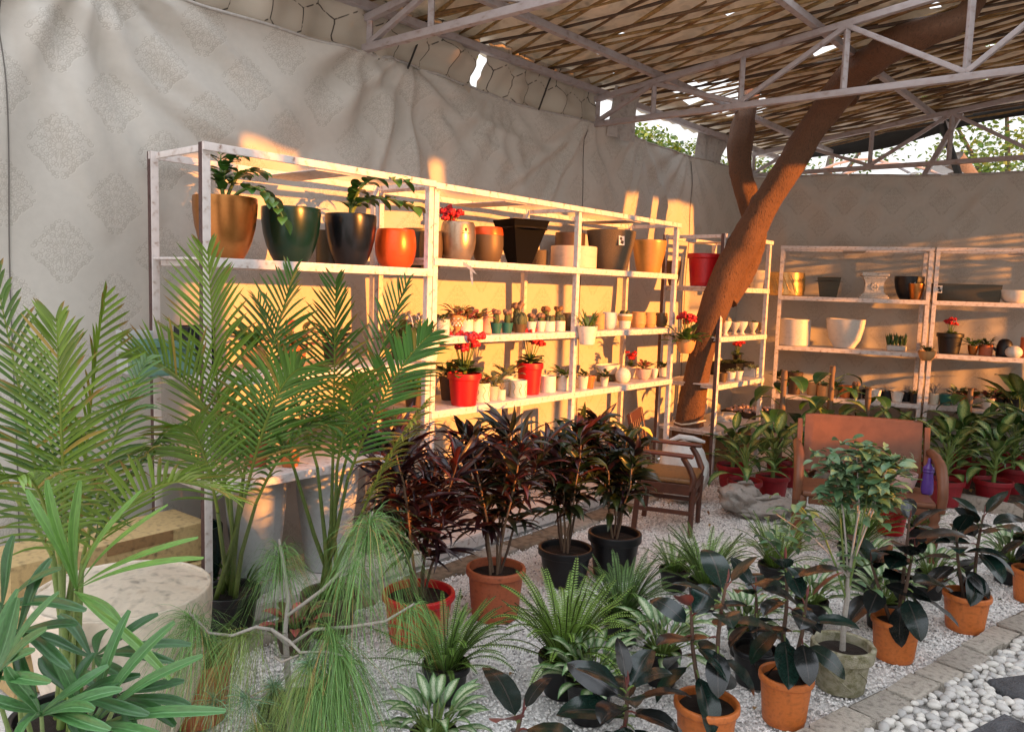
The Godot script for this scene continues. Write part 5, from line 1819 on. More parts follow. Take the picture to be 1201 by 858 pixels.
	var spots := [Vector3(2.969, 0.640, -8.612), Vector3(3.075, 0.640, -8.541), Vector3(3.260, 0.640, -8.515), Vector3(3.350, 0.640, -8.439), Vector3(3.484, 0.640, -8.475), Vector3(3.564, 0.640, -8.381), Vector3(3.651, 0.640, -8.328), Vector3(3.784, 0.640, -8.364), Vector3(3.829, 0.640, -8.262), Vector3(3.961, 0.640, -8.277), Vector3(4.026, 0.640, -8.189), Vector3(4.145, 0.640, -8.231), Vector3(4.175, 0.640, -8.113)]
	var info := [
		["cream pot with a dark rosette at the left end of the lowest back shelf", "cream", "dark", 0.08, 0.13, 0.2], ["tall dark brown pot with white tag-like leaf on the lowest back shelf", "brown", "dark", 0.085, 0.24, 0.1],
		["amber pot left of the brown moss pole on the lowest back shelf", "clay", "", 0.07, 0.13, 0.1], ["amber pot just behind the moss pole on the lowest back shelf", "clay", "pale", 0.06, 0.12, 0.1],
		["tan pot with green leaves right of the moss pole", "clay", "leafy", 0.06, 0.11, 0.15], ["orange-tan pot near the shelf's middle, above the bench", "orange", "", 0.07, 0.13, 0.1],
		["black pot of pale cactus above the bench's left part", "black", "cap", 0.055, 0.1, 0.08], ["black pot second of the dark row above the bench", "black", "pale", 0.055, 0.1, 0.09],
		["white square pot standing out in the dark row above the bench", "white", "", 0.065, 0.11, 0.1], ["black pot with dry stems right of the white square pot", "black", "twiggy", 0.06, 0.1, 0.1],
		["white round pot in the dark row above the bench", "white", "", 0.065, 0.1, 0.1], ["black pot of dry stems above the bench's right part", "black", "twiggy", 0.06, 0.1, 0.12], ["dark pot beside the double post on the lowest back shelf", "black", "pale", 0.05, 0.1, 0.1]]
	for k in info.size():
		shelf_pot(info[k][0], "pot", spots[k], info[k][3], info[k][4], "taper" if k % 3 else "cyl", info[k][1], info[k][2], info[k][5], low)
	var sp2 := [Vector3(4.360, 0.640, -8.098), Vector3(4.448, 0.640, -8.033), Vector3(4.565, 0.640, -8.054), Vector3(4.611, 0.640, -7.951), Vector3(4.788, 0.640, -7.886), Vector3(4.932, 0.640, -7.939), Vector3(5.024, 0.640, -7.852)]
	var in2 := [["pale dried pot right of the double post on the lowest shelf", "cream", "twiggy"], ["teal pot on the lowest shelf right of the double post", "teal", ""], ["grey pot behind the pink-leaved plant on the lowest shelf", "grey", "pale"], ["clay pot with a pinkish upright plant on the lowest shelf", "terracotta", "pinkleafy"], ["small white pot with dusky red leaves, alone on the lowest shelf", "white", "pinkleafy"], ["black pot right of the lone white pot", "black", "dark"], ["black pot of big leaves near the right edge", "black", "leafy"]]
	for k in in2.size():
		shelf_pot(in2[k][0], "pot", sp2[k], 0.065, 0.11, "taper", in2[k][1], in2[k][2], 0.17, low)



# ---------------------------------------------------------------- furniture and loose things

func build_furniture() -> void:
	# wooden armchair; local +Z is the way it faces, the chair is 0.44 wide
	var face := (Vector3(0.317, 0.000, 0.205) + Vector3(0.400, 0.000, 0.064)).normalized()
	var mid: Vector3 = (Vector3(1.217, 0.000, -5.399) + Vector3(0.900, 0.000, -5.603) + Vector3(1.482, 0.000, -5.728) + Vector3(1.082, 0.000, -5.793)) * 0.25
	var c := thing("wooden_armchair", "dark red-brown wooden armchair with a tan padded seat", "armchair", mid, atan2(face.x, face.z))
	var W := 0.20
	var D := 0.19
	for x in [-1, 1]:
		var g := Geo.new()
		g.tube([Vector3(x * W, 0, D), Vector3(x * W, 0.2, D), Vector3(x * W, 0.36, D + 0.004)], [0.017, 0.021, 0.025], 4)
		put("leg", g, M.wood, c)
		g = Geo.new()
		g.beam(Vector3(x * W * 0.95, 0, -D - 0.02), Vector3(x * W * 0.95, 0.38, -D + 0.01), 0.036, 0.036, Vector3.FORWARD, 0.004)
		put("leg", g, M.wood, c)
		g = Geo.new()
		g.beam(Vector3(x * W * 0.95, 0.38, -D + 0.01), Vector3(x * W * 0.95, 0.83, -D - 0.09), 0.038, 0.03, Vector3.FORWARD, 0.005)
		put("back_post", g, M.wood, c)
		g = Geo.new()
		g.tube([Vector3(x * W, 0.33, D - 0.01), Vector3(x * (W + 0.005), 0.42, D + 0.005), Vector3(x * (W + 0.012), 0.50, D - 0.03), Vector3(x * (W + 0.015), 0.565, D - 0.075)], [0.026, 0.024, 0.022, 0.02], 4)
		put("arm_support", g, M.wood, c)
		g = Geo.new()
		g.beam(Vector3(x * (W + 0.015), 0.585, -D - 0.045), Vector3(x * (W + 0.02), 0.575, D - 0.0), 0.05, 0.026, Vector3.UP, 0.008)
		put("armrest", g, M.wood, c)
		g = Geo.new()
		g.beam(Vector3(x * W, 0.17, -D), Vector3(x * W, 0.17, D), 0.018, 0.03)
		put("stretcher", g, M.wood, c)
		g = Geo.new()
		g.box(Vector3(x * (W - 0.002), 0.335, 0), Vector3(0.028, 0.075, D * 2.0 - 0.03), Basis.IDENTITY, 0.004)
		put("seat_rail", g, M.wood, c)
	for z in [-1, 1]:
		var g := Geo.new()
		g.box(Vector3(0, 0.335, z * (D - 0.002)), Vector3(W * 2.0 - 0.03, 0.075, 0.028), Basis.IDENTITY, 0.004)
		put("seat_rail", g, M.wood, c)
		g = Geo.new()
		g.beam(Vector3(-W, 0.22, z * D), Vector3(W, 0.22, z * D), 0.018, 0.03)
		put("stretcher", g, M.wood, c)
	var g := Geo.new()
	g.box(Vector3(0, 0.392, 0.005), Vector3(W * 2.0 + 0.015, 0.045, D * 2.0 + 0.01), Basis.IDENTITY, 0.02)
	put("padded_seat", g, M.leather, c)
	for h in [0.80, 0.50]:
		g = Geo.new()
		var z: float = -D + 0.01 - (h - 0.38) * 0.222
		g.box(Vector3(0, h, z), Vector3(W * 1.9, 0.07 if h > 0.7 else 0.045, 0.022), Basis(Vector3.RIGHT, -0.22), 0.005)
		put("back_rail", g, M.wood, c)
	for x in [-0.12, -0.06, 0.0, 0.06, 0.12]:
		g = Geo.new()
		g.beam(Vector3(x, 0.5, -D - 0.017), Vector3(x, 0.79, -D - 0.08), 0.022, 0.012, Vector3.FORWARD)
		put("back_slat", g, M.wood, c)

	# bench that looks towards the camera
	var bl := Vector3(1.974, 0.420, -5.147)
	var br := Vector3(2.703, 0.420, -4.920)
	var bx: Vector3 = (br - bl).normalized()
	var bt := atan2(-bx.z, bx.x)
	var bw: float = bl.distance_to(br)
	var b := thing("wooden_bench", "red-brown wooden bench with a broad plain backrest, behind the shrub", "bench", (bl + br) * 0.5 * Vector3(1, 0, 1), bt)
	g = Geo.new()
	g.box(Vector3(0, 0.40, -0.21), Vector3(bw + 0.04, 0.04, 0.44), Basis.IDENTITY, 0.01)
	put("seat", g, M.bench, b)
	g = Geo.new()
	var rows := []
	for k in 13:
		var x := (k / 12.0 - 0.5) * (bw + 0.0)
		var row := []
		for q in [[0.47, 0.0], [0.85, -0.08], [0.865, -0.09], [0.855, -0.115], [0.47, -0.035], [0.47, 0.0]]:
			row.append(g.vert(Vector3(x, q[0], -0.43 + q[1] - 0.05 * cos((k / 12.0 - 0.5) * 2.4)), Vector2(x, q[0])))
		rows.append(row)
	for k in 12:
		for j in 5:
			g.quad(rows[k][j], rows[k + 1][j], rows[k + 1][j + 1], rows[k][j + 1])
	for e in [0, 12]:
		g.quad(rows[e][0], rows[e][1], rows[e][2], rows[e][3])
		g.tri(rows[e][0], rows[e][3], rows[e][4])
	put("backrest", g, M.bench, b)
	for x in [-1, 1]:
		var xx: float = x * (bw * 0.5 + 0.05)
		g = Geo.new()
		g.tube([Vector3(xx, 0.36, -0.02), Vector3(xx, 0.46, 0.005), Vector3(xx, 0.56, -0.03), Vector3(xx, 0.635, -0.12), Vector3(xx, 0.66, -0.26), Vector3(xx, 0.66, -0.47)], [0.028, 0.032, 0.034, 0.036, 0.034, 0.03], 7)
		put("armrest", g, M.bench, b)
		g = Geo.new()
		g.lathe([Vector2(0, 0), Vector2(0.018, 0), Vector2(0.024, 0.03), Vector2(0.016, 0.06), Vector2(0.03, 0.13), Vector2(0.036, 0.19), Vector2(0.022, 0.235), Vector2(0.034, 0.25), Vector2(0.034, 0.27), Vector2(0.022, 0.285), Vector2(0.034, 0.31), Vector2(0.034, 0.385), Vector2(0, 0.386)], 14, Vector3(xx * 0.93, 0, -0.03))
		put("turned_leg", g, M.bench, b)
		g = Geo.new()
		g.beam(Vector3(xx * 0.96, 0, -0.42), Vector3(xx * 0.96, 0.47, -0.46), 0.05, 0.05, Vector3.RIGHT)
		put("rear_leg", g, M.bench, b)
		g = Geo.new()
		g.beam(Vector3(xx * 0.96, 0.45, -0.455), Vector3(xx * 0.96, 0.82, -0.55), 0.04, 0.035, Vector3.RIGHT)
		put("back_post", g, M.bench, b)
	g = Geo.new()
	g.box(Vector3(0, 0.355, -0.02), Vector3(bw * 0.94, 0.05, 0.025), Basis.IDENTITY, 0.004)
	put("apron", g, M.bench, b)
	# on the bench
	var seat := 0.42
	var bp := shelf_pot("pale pink pot with a wiry succulent standing on the bench", "plant", Vector3(2.646, 0.420, -5.121) + Vector3(0, 0, -0.1), 0.095, 0.125, "bowl", "pink", "", 0.15, "", 30)
	var tw := Geo.new()
	var rg := RandomNumberGenerator.new()
	rg.seed = 31
	for k in 7:
		var a := rg.randf() * TAU
		var d := Vector3(cos(a) * 0.4, 1, sin(a) * 0.3).normalized()
		var p0 := Vector3(cos(a), 0, sin(a)) * 0.02 + Vector3(0, 0.1, 0)
		var p1 := p0 + d * rg.randf_range(0.08, 0.14) + Vector3(rg.randfn() * 0.02, 0, 0)
		tw.col = Color(0.25, 0.27, 0.15)
		tw.tube([p0, (p0 + p1) * 0.5 + Vector3(rg.randfn() * 0.008, 0, rg.randfn() * 0.008), p1], [0.006, 0.005, 0.004], 5)
		for j in 9:
			var dd := Vector3(rg.randfn(), rg.randf() + 0.2, rg.randfn()).normalized()
			tw.leaf(0.045, 0.011, 1.0, 0.3, 0.5, 0.0, 3, Transform3D(aim(dd), p1.lerp(p0, j * 0.06)), [-1.0, 0.0, 1.0])
	put("succulent_stems", tw, M.small_leaf, bp)
	var v := thing("bottle", "tall purple glossy bottle with a narrow neck on the bench", "bottle", Vector3(2.784, 0.420, -5.138) + Vector3(0.0, 0, -0.02))
	v.scale = Vector3(0.78, 0.8, 0.78)
	g = Geo.new()
	g.lathe([Vector2(0, 0), Vector2(0.040, 0), Vector2(0.044, 0.01), Vector2(0.05, 0.04), Vector2(0.046, 0.10), Vector2(0.039, 0.17), Vector2(0.037, 0.182)], 26)
	put("body", g, M.p_purple, v)
	g = Geo.new()
	g.lathe([Vector2(0.037, 0.181), Vector2(0.045, 0.187), Vector2(0.047, 0.196), Vector2(0.038, 0.203), Vector2(0.045, 0.21), Vector2(0.043, 0.226), Vector2(0.024, 0.243), Vector2(0.015, 0.262), Vector2(0.013, 0.295), Vector2(0.009, 0.302), Vector2(0, 0.303)], 26)
	put("neck", g, M.p_purple, v)
	var rb := shelf_pot("bright red pot of red leaves under the bench's right end", "plant", Vector3(2.800, 0.000, -5.640), 0.12, 0.2, "nursery", "red", "pinkleafy", 0.2)

	# white sack behind the chair
	var sk := thing("white_sack", "white woven sack standing upright behind the wooden armchair", "sack", Vector3(1.425, 0.000, -6.331))
	put("bag", lumpy(Vector3(0.2, 0.5, 0.17), 14, 0.10, 3), M.p_paper, sk)
	g = Geo.new()
	g.tube([Vector3(-0.15, 0.495, 0.02), Vector3(-0.06, 0.545, 0.05), Vector3(0.05, 0.535, 0.06), Vector3(0.15, 0.505, 0.03)], [0.012, 0.022, 0.022, 0.012], 7)
	put("rolled_mouth", g, M.p_paper, sk)
	var gs := "grey sacks lying on the gravel"
	put_sack("upright grey cloth sack leaning over beside the red pots", Vector3(1.815, 0.000, -6.032), Vector3(0.30, 0.24, 0.14), 0.9, 0.28, gs)
	put_sack("flat grey cloth sack slumped on the gravel in front of the leaning one", Vector3(2.000, 0.000, -6.007), Vector3(0.26, 0.15, 0.18), 0.3, -0.05, gs)
	var bxx := thing("cardboard_box", "brown cardboard box on the ground behind the short rack", "box", Vector3(1.945, 0.000, -7.215) + Vector3(0.15, 0, -0.5), 0.3)
	g = Geo.new()
	g.box(Vector3(0, 0.2, 0), Vector3(0.42, 0.4, 0.36), Basis.IDENTITY, 0.006)
	put("carton", g, M.card_dark, bxx)
	for s in [-1, 1]:
		g = Geo.new()
		g.box(Vector3(0, 0.405, s * 0.09), Vector3(0.415, 0.006, 0.17), Basis(Vector3.RIGHT, 0.02 * s), 0.001)
		put("flap", g, M.card, bxx)
	var pb := thing("printed_bag", "crumpled white printed bag on the cardboard box", "bag", bxx.position + Vector3(0, 0.41, 0), 0.5)
	put("bag", lumpy(Vector3(0.2, 0.13, 0.14), 12, 0.22, 8), M.p_paper, pb)
	g = Geo.new()
	for k in 5:
		g.box(Vector3(-0.02 + k * 0.004, 0.05 + k * 0.014, 0.14 - k * 0.006), Vector3(0.12 - (k % 3) * 0.03, 0.005, 0.004), Basis.IDENTITY, 0.0005)
	put("printed_lines", g, M.ink, pb)


func lumpy(size: Vector3, rings: int, rough: float, sd: int) -> Geo:
	var g := Geo.new()
	var n := FastNoiseLite.new()
	n.seed = sd
	n.frequency = 1.0
	n.fractal_octaves = 3
	var rows := []
	for k in rings + 1:
		var t := float(k) / rings
		var prof := pow(sin(PI * clampf(0.06 + t * 0.9, 0, 1)), 0.42)
		var row := []
		for s in 30:
			var a := TAU * s / 30.0
			var d := Vector3(cos(a), 0, sin(a))
			var q := 1.0 + rough * (n.get_noise_3d(d.x * 2.2, t * 3.0, d.z * 2.2) * 1.6 + 0.5 * n.get_noise_3d(d.x * 7.0, t * 9.0, d.z * 7.0))
			if k == 0 or k == rings:
				prof = 0.0
			row.append(g.vert(Vector3(d.x * size.x * prof * q, t * size.y * (1.0 + 0.5 * rough * n.get_noise_2d(d.x * 2.0, d.z * 2.0 + 5.0)), d.z * size.z * prof * q), Vector2(s / 30.0, t)))
		row.append(row[0])
		rows.append(row)
	for k in rings:
		for s in 30:
			g.quad(rows[k][s], rows[k + 1][s], rows[k + 1][s + 1], rows[k][s + 1])
	return g


func put_sack(label: String, at: Vector3, size: Vector3, turn: float, lean: float, group: String) -> void:
	var sk := thing("cloth_sack", label, "sack", at, turn, group)
	put("bag", lumpy(size, 12, 0.24, int(size.x * 100)), M.grey_sack, sk, Transform3D(Basis(Vector3.FORWARD, lean), Vector3(0, -0.01, 0)))
	var g := Geo.new()
	var b := Basis(Vector3.FORWARD, lean)
	g.tube([b * Vector3(-size.x * 0.5, size.y * 0.95, 0), b * Vector3(-size.x * 0.1, size.y * 1.06, size.z * 0.35), b * Vector3(size.x * 0.4, size.y * 0.98, size.z * 0.2)], [0.008, 0.018, 0.008], 6)
	put("folded_seam", g, M.grey_sack, sk)



# ---------------------------------------------------------------- potted plants on the gravel

func blade(key: String, length: float, width: float, tip: float, fold: float, curl: float, wave: float, n := 7) -> ArrayMesh:
	if not meshes.has(key):
		var g := Geo.new()
		g.leaf(length, width, tip, fold, curl, wave, n)
		meshes[key] = g.mesh()
	return meshes[key]


func floor_pot(called: String, label: String, category: String, at: Vector3, r: float, h: float, shape: String, m: Material, group := "", turn := 0.0) -> Node3D:
	var t := thing(called, label, category, at, turn, group)
	pot_body(t, shape, r, h, m, 0.84, 36)
	return t


func rubber_plant(label: String, at: Vector3, height: float, n: int, stems: int, turn: float, potted := true, r := 0.105, h := 0.19, pot := "orange", leafsize := 0.2) -> Node3D:
	var t := floor_pot("rubber_plant", label, "rubber plant", at, r, h, "band", M["p_" + pot], "rubber plants along the kerb", turn)
	var rg := RandomNumberGenerator.new()
	rg.seed = hash(label)
	var base := h * 0.84
	var tops := []
	for k in stems:
		var a := TAU * k / stems + 0.6
		var lean := Vector3(cos(a), 0, sin(a)) * (0.015 + 0.03 * k)
		var g := Geo.new()
		var line := []
		var hk := (height - base) * (1.0 - 0.22 * k)
		for j in 6:
			var q := j / 5.0
			line.append(Vector3(0, base - 0.01, 0) + Vector3(cos(a), 0, sin(a)) * 0.018 + lean * q * 1.5 + Vector3(0.006 * sin(q * 7.0 + k), hk * q, 0))
		g.tube(line, [0.0095, 0.009, 0.0085, 0.008, 0.007, 0.0045], 7)
		put("stem", g, M.dark_stem, t)
		tops.append([line, hk])
		var spike := Geo.new()
		spike.leaf(0.055, 0.012, 1.0, 0.8, 0.05, 0.0, 5)
		put("leaf_sheath", spike, M.rubber_young, t, Transform3D(aim(Vector3(0.1 * cos(a), 1, 0.1 * sin(a))), line[5]))
	n = int(n * 1.2)
	for k in n:
		var st: Array = tops[k % stems]
		var f := (k / stems + 0.7) / (float(n) / stems)
		var q := 1.0 - 0.62 * f
		var line: Array = st[0]
		var x := q * 5.0
		var j := mini(int(x), 4)
		var p: Vector3 = line[j].lerp(line[j + 1], x - j)
		var a := k * 2.4 + rg.randf_range(-0.3, 0.3)
		var up := lerpf(1.4, -0.9, pow(f, 0.8)) + rg.randf_range(-0.2, 0.2)
		var d := Vector3(cos(a), up, sin(a)).normalized()
		var v := rg.randi() % 3
		var m := blade("rubber %d" % v, 0.2, 0.108, 0.85, [0.12, 0.24, 0.06][v], [0.35, 0.6, 0.85][v], 0.03, 9)
		var sc := leafsize / 0.2 * 1.0 * rg.randf_range(0.8, 1.12) * (0.75 if f < 0.15 else 1.0)
		var stalk := Geo.new()
		var e := p + d * 0.035
		stalk.tube([p, p + d * 0.02 + Vector3(0, 0.004, 0), e], [0.0042, 0.0036, 0.003], 5)
		put("leaf_stalk", stalk, M.red_stem if k % 3 == 0 else M.green_stem, t)
		var tilt := Vector3(rg.randf_range(-0.35, 0.35), 1, rg.randf_range(-0.35, 0.35))
		put("leaf", m, M.rubber_young if k == 1 and hash(label) % 3 == 0 else M.rubber[rg.randi() % 3], t, Transform3D(aim(d, tilt).scaled(Vector3.ONE * sc), e))
	return t


func fern(label: String, at: Vector3, size: float, n: int, pot_r: float, pot_h: float, upright: float, tone: Color) -> void:
	var t := floor_pot("boston_fern", label, "fern", at, pot_r, pot_h, "nursery", M.p_black, "potted sword ferns")
	var rg := RandomNumberGenerator.new()
	rg.seed = hash(label)
	for k in n:
		var v := k % 4
		var key := "fern %d" % v
		if not meshes.has(key):
			var g := Geo.new()
			var arch: float = [0.45, 0.8, 1.2, 1.7][v]
			var p := Vector3.ZERO
			var line := []
			for j in 15:
				line.append(p)
				var a := -arch * pow(j / 14.0, 1.6)
				p += Vector3(cos(a), sin(a), 0) / 14.0
			g.col = Color(0.13, 0.13, 0.04)
			g.tube(line, 0.0055, 4, false)
			for j in 34:
				var x := 1.0 + j * 12.9 / 34.0
				var i0 := int(x)
				var q: Vector3 = line[i0].lerp(line[i0 + 1], x - i0)
				var tan: Vector3 = (line[i0 + 1] - line[i0]).normalized()
				var w := 0.055 * pow(sin(PI * clampf(0.12 + 0.88 * x / 14.0, 0, 1)), 0.6) + 0.008
				for s in [-1, 1]:
					g.col = Color(1, 1, 1) * rg.randf_range(0.8, 1.25)
					var d := (Vector3(0, 0.12, s) + tan * 0.25).normalized()
					g.strip(q, d, tan, w, 0.019, 0.25, 2)
			meshes[key] = g.mesh()
		var a := k * 2.4 + rg.randf_range(-0.3, 0.3)
		var f := float(k) / n
		var up := lerpf(3.8, 0.45, pow(f, upright)) + rg.randf_range(-0.15, 0.2)
		var d := Vector3(cos(a), up, sin(a)).normalized()
		var m := foliage_tone(tone, 0.8 + 0.12 * (k % 4))
		put("frond", meshes[key], m, t, Transform3D(aim(d).scaled(Vector3.ONE * size * rg.randf_range(0.72, 1.1)), Vector3(cos(a), 0, sin(a)) * pot_r * 0.35 + Vector3(0, pot_h * 0.85, 0)))


func foliage_tone(c: Color, f: float) -> StandardMaterial3D:
	var key := "tone %s %.2f" % [c, f]
	if not M.has(key):
		M[key] = foliage(c * f * 1.3, 0.5, 0.4)
	return M[key]


func aglaonema(label: String, at: Vector3, size: float, n: int, pot_r := 0.085, pot_h := 0.15) -> void:
	var t := floor_pot("aglaonema", label, "foliage plant", at, pot_r, pot_h, "nursery", M.p_black, "silver-leaved plants in black pots")
	var rg := RandomNumberGenerator.new()
	rg.seed = hash(label)
	for k in n:
		var v := k % 3
		var m := blade("agla %d" % v, 0.2, 0.062, 1.15, 0.35, [0.4, 0.8, 1.2][v], 0.06, 7)
		var a := k * 2.4
		var f := float(k) / n
		var d := Vector3(cos(a), lerpf(2.4, 0.25, f) + rg.randf_range(-0.15, 0.15), sin(a)).normalized()
		var p0 := Vector3(cos(a), 0, sin(a)) * 0.02 + Vector3(0, pot_h * 0.84, 0)
		var e := p0 + d * size * lerpf(0.55, 0.3, f)
		var st := Geo.new()
		st.tube([p0, p0.lerp(e, 0.5) + Vector3(0, 0.006, 0), e], [0.0055, 0.0045, 0.003], 5)
		put("leaf_stalk", st, M.green_stem, t)
		var out := (d + Vector3(cos(a), -0.2, sin(a)) * 0.4).normalized()
		put("leaf", m, M.agla[k % 2], t, Transform3D(aim(out).scaled(Vector3.ONE * size / 0.2 * rg.randf_range(0.42, 0.68)), e))


func croton(label: String, at: Vector3, r: float, h: float, pot: String, height: float, spread: float, n: int, tones: Array, long: float, wide: float) -> void:
	var t := floor_pot("croton", label, "croton", at, r, h, "band" if pot != "black" else "nursery", M["p_" + pot], "crotons in front of the racks")
	var rg := RandomNumberGenerator.new()
	rg.seed = hash(label)
	var base := h * 0.84
	var stems := []
	for k in 7:
		var a := TAU * k / 7.0 + rg.randf()
		var sp := spread * (rg.randf_range(0.35, 0.8) if k else 0.1)
		var hh := (height - base) * rg.randf_range(0.62, 0.95)
		var line := []
		for j in 6:
			var q := j / 5.0
			line.append(Vector3(cos(a) * (0.02 + sp * pow(q, 1.2)), base - 0.01 + hh * q, sin(a) * (0.02 + sp * pow(q, 1.2))) + Vector3(rg.randfn(), 0, rg.randfn()) * 0.006)
		var g := Geo.new()
		g.tube(line, [0.007, 0.0066, 0.006, 0.0055, 0.005, 0.004], 6)
		put("stem", g, M.dark_stem if k % 3 == 0 else M.brown_stem, t)
		stems.append(line)
	for k in n:
		var line: Array = stems[k % 7]
		var q := 0.34 + 0.66 * pow(rg.randf(), 0.8)
		var x := q * 5.0
		var j := mini(int(x), 4)
		var p: Vector3 = line[j].lerp(line[j + 1], x - j)
		var a := k * 2.4 + rg.randf_range(-0.5, 0.5)
		var d := Vector3(cos(a), lerpf(-0.2, 1.1, q) + rg.randf_range(-0.35, 0.35), sin(a)).normalized()
		var v := k % 4
		var m := blade("croton %d %.2f %.2f" % [v, long, wide], long, wide, 1.05, 0.35, [0.5, 1.0, 1.5, 0.8][v], 0.12, 7)
		put("leaf", m, M.croton[tones[rg.randi() % tones.size()]], t, Transform3D(aim(d, Vector3(rg.randf_range(-0.5, 0.5), 1, rg.randf_range(-0.5, 0.5))).scaled(Vector3.ONE * rg.randf_range(0.65, 1.15)), p))


func build_potted_row() -> void:
	# crotons along the left racks
	croton("dark purple croton in a bright red pot", Vector3(-0.413, 0.000, -3.670), 0.175, 0.235, "red", 1.06, 0.42, 400, [0, 0, 0, 1, 4], 0.26, 0.029)
	croton("dark bronze croton in a terracotta pot", Vector3(-0.049, -0.000, -3.958), 0.155, 0.265, "terracotta", 1.08, 0.37, 370, [0, 1, 2, 2, 4], 0.22, 0.036)
	croton("green and bronze croton in a wide black pot", Vector3(0.345, 0.000, -4.456), 0.16, 0.215, "black", 1.02, 0.35, 340, [2, 3, 1, 3, 2, 4], 0.19, 0.041)
	croton("croton with one yellow leaf in a tall black pot by the chair", Vector3(0.645, 0.000, -4.592), 0.16, 0.27, "black", 1.0, 0.26, 270, [2, 3, 3, 2, 0], 0.18, 0.047)
	var last := get_node("croton_003")
	put("yellow_leaf", blade("croton y", 0.11, 0.045, 1.1, 0.5, 0.6, 0.15), M.yellow_leaf, last, Transform3D(aim(Vector3(0.75, -0.35, 0.4), Vector3(0.3, 0.9, 0.6)).scaled(Vector3.ONE * 0.8), Vector3(0.10, 0.93, 0.14)))
	# ferns
	var mid := Color(0.115, 0.21, 0.035)
	var dark := Color(0.075, 0.15, 0.03)
	var lime := Color(0.15, 0.25, 0.04)
	fern("bushy fern in a black pot in front of the bright red pot", Vector3(-0.233, 0.000, -3.123), 0.32, 74, 0.10, 0.15, 0.9, mid)
	fern("tallest upright fern in a black pot, centre of the gravel", Vector3(0.259, 0.000, -3.196), 0.40, 86, 0.11, 0.17, 1.6, lime)
	fern("dense dark fern in a black pot below the tall black croton pot", Vector3(0.572, 0.000, -3.704), 0.32, 80, 0.10, 0.15, 1.0, dark)
	fern("fern between the dark fern and the upright lime fern", Vector3(1.088, -0.000, -4.158), 0.34, 74, 0.10, 0.15, 1.4, mid)
	fern("upright lime-green fern behind the rubber plant with two stems", Vector3(1.570, 0.000, -4.468), 0.32, 66, 0.10, 0.15, 1.9, lime)
	fern("loose arching fern between the shrub and the bench", Vector3(2.182, 0.000, -4.831), 0.37, 66, 0.10, 0.16, 1.2, mid)
	fern("small fern right below the bench's pink pot", Vector3(2.870, 0.000, -5.360), 0.24, 60, 0.09, 0.14, 1.2, lime)
	fern("small fern right of the chair's front legs", Vector3(0.973, -0.000, -4.417), 0.21, 50, 0.09, 0.12, 1.0, mid)
	# silver-leaved plants
	aglaonema("silver-leaved plant at the bottom edge left of the two rubber plants", Vector3(-0.231, -0.000, -2.620), 0.22, 39)
	aglaonema("silver-leaved plant in a black pot in front of the tallest fern", Vector3(0.349, 0.000, -3.001), 0.24, 42, 0.10, 0.17)
	aglaonema("silver-leaved plant behind the big front rubber plant", Vector3(0.695, 0.000, -3.311), 0.26, 42)
	aglaonema("silver-leaved plant behind the rubber plant with drooping red leaf", Vector3(1.141, 0.000, -3.600), 0.22, 36)
	aglaonema("silver-leaved plant behind the mossy cement pot", Vector3(1.584, -0.000, -3.945), 0.22, 36)
	aglaonema("silver-leaved plant in a black pot behind the row's middle orange pot", Vector3(1.969, 0.000, -3.974), 0.24, 39, 0.095, 0.15)
	aglaonema("pale-leaved plant in a black pot at the back of the gravel's right", Vector3(3.081, 0.000, -4.706), 0.25, 39, 0.10, 0.15)
	aglaonema("silver-leaved plant tucked behind the row's fourth orange pot", Vector3(2.446, 0.000, -4.412), 0.22, 33)
	aglaonema("variegated plant between the bench and the rubber plants", Vector3(2.107, 0.000, -4.513), 0.22, 33)
	# rubber plants
	rubber_plant("rubber plant at the bottom edge, its pot out of sight, one leaf reddish", Vector3(0.023, 0.000, -2.386), 0.36, 9, 1, 0.7, true, 0.11, 0.17, "black", 0.2)
	rubber_plant("big spreading rubber plant in front with upright blue-black leaves", Vector3(0.413, 0.000, -2.512), 0.38, 15, 1, 1.9, true, 0.11, 0.17, "black", 0.19)
	rubber_plant("two-stemmed rubber plant in the orange pot at the bottom edge", Vector3(0.767, 0.000, -2.814), 0.66, 17, 2, 0.2, true, 0.122, 0.19, "orange", 0.19)
	rubber_plant("two-stemmed rubber plant in the orange pot left of the cement pot", Vector3(1.137, 0.000, -3.029), 0.66, 19, 2, 2.6, true, 0.108, 0.20, "orange", 0.18)
	rubber_plant("stout rubber plant in the orange pot right of the cement pot", Vector3(1.864, 0.000, -3.624), 0.68, 22, 3, 1.2, true, 0.113, 0.20, "orange", 0.22)
	rubber_plant("rubber plant with pinkish young leaves in the farther orange pot", Vector3(2.407, 0.000, -3.986), 0.62, 20, 2, 0.5, true, 0.116, 0.195, "orange", 0.21)
	rubber_plant("rubber plant cut by the photo's right edge", Vector3(3.024, 0.000, -4.409), 0.6, 18, 2, 3.4, true, 0.105, 0.19, "orange", 0.2)
	rubber_plant("small rubber plant in a black pot behind the kerb's middle", Vector3(1.110, 0.000, -3.338), 0.42, 11, 1, 2.2, true, 0.10, 0.16, "black", 0.17)
	# shrub in the cement pot
	shrub(Vector3(1.482, 0.000, -3.316))


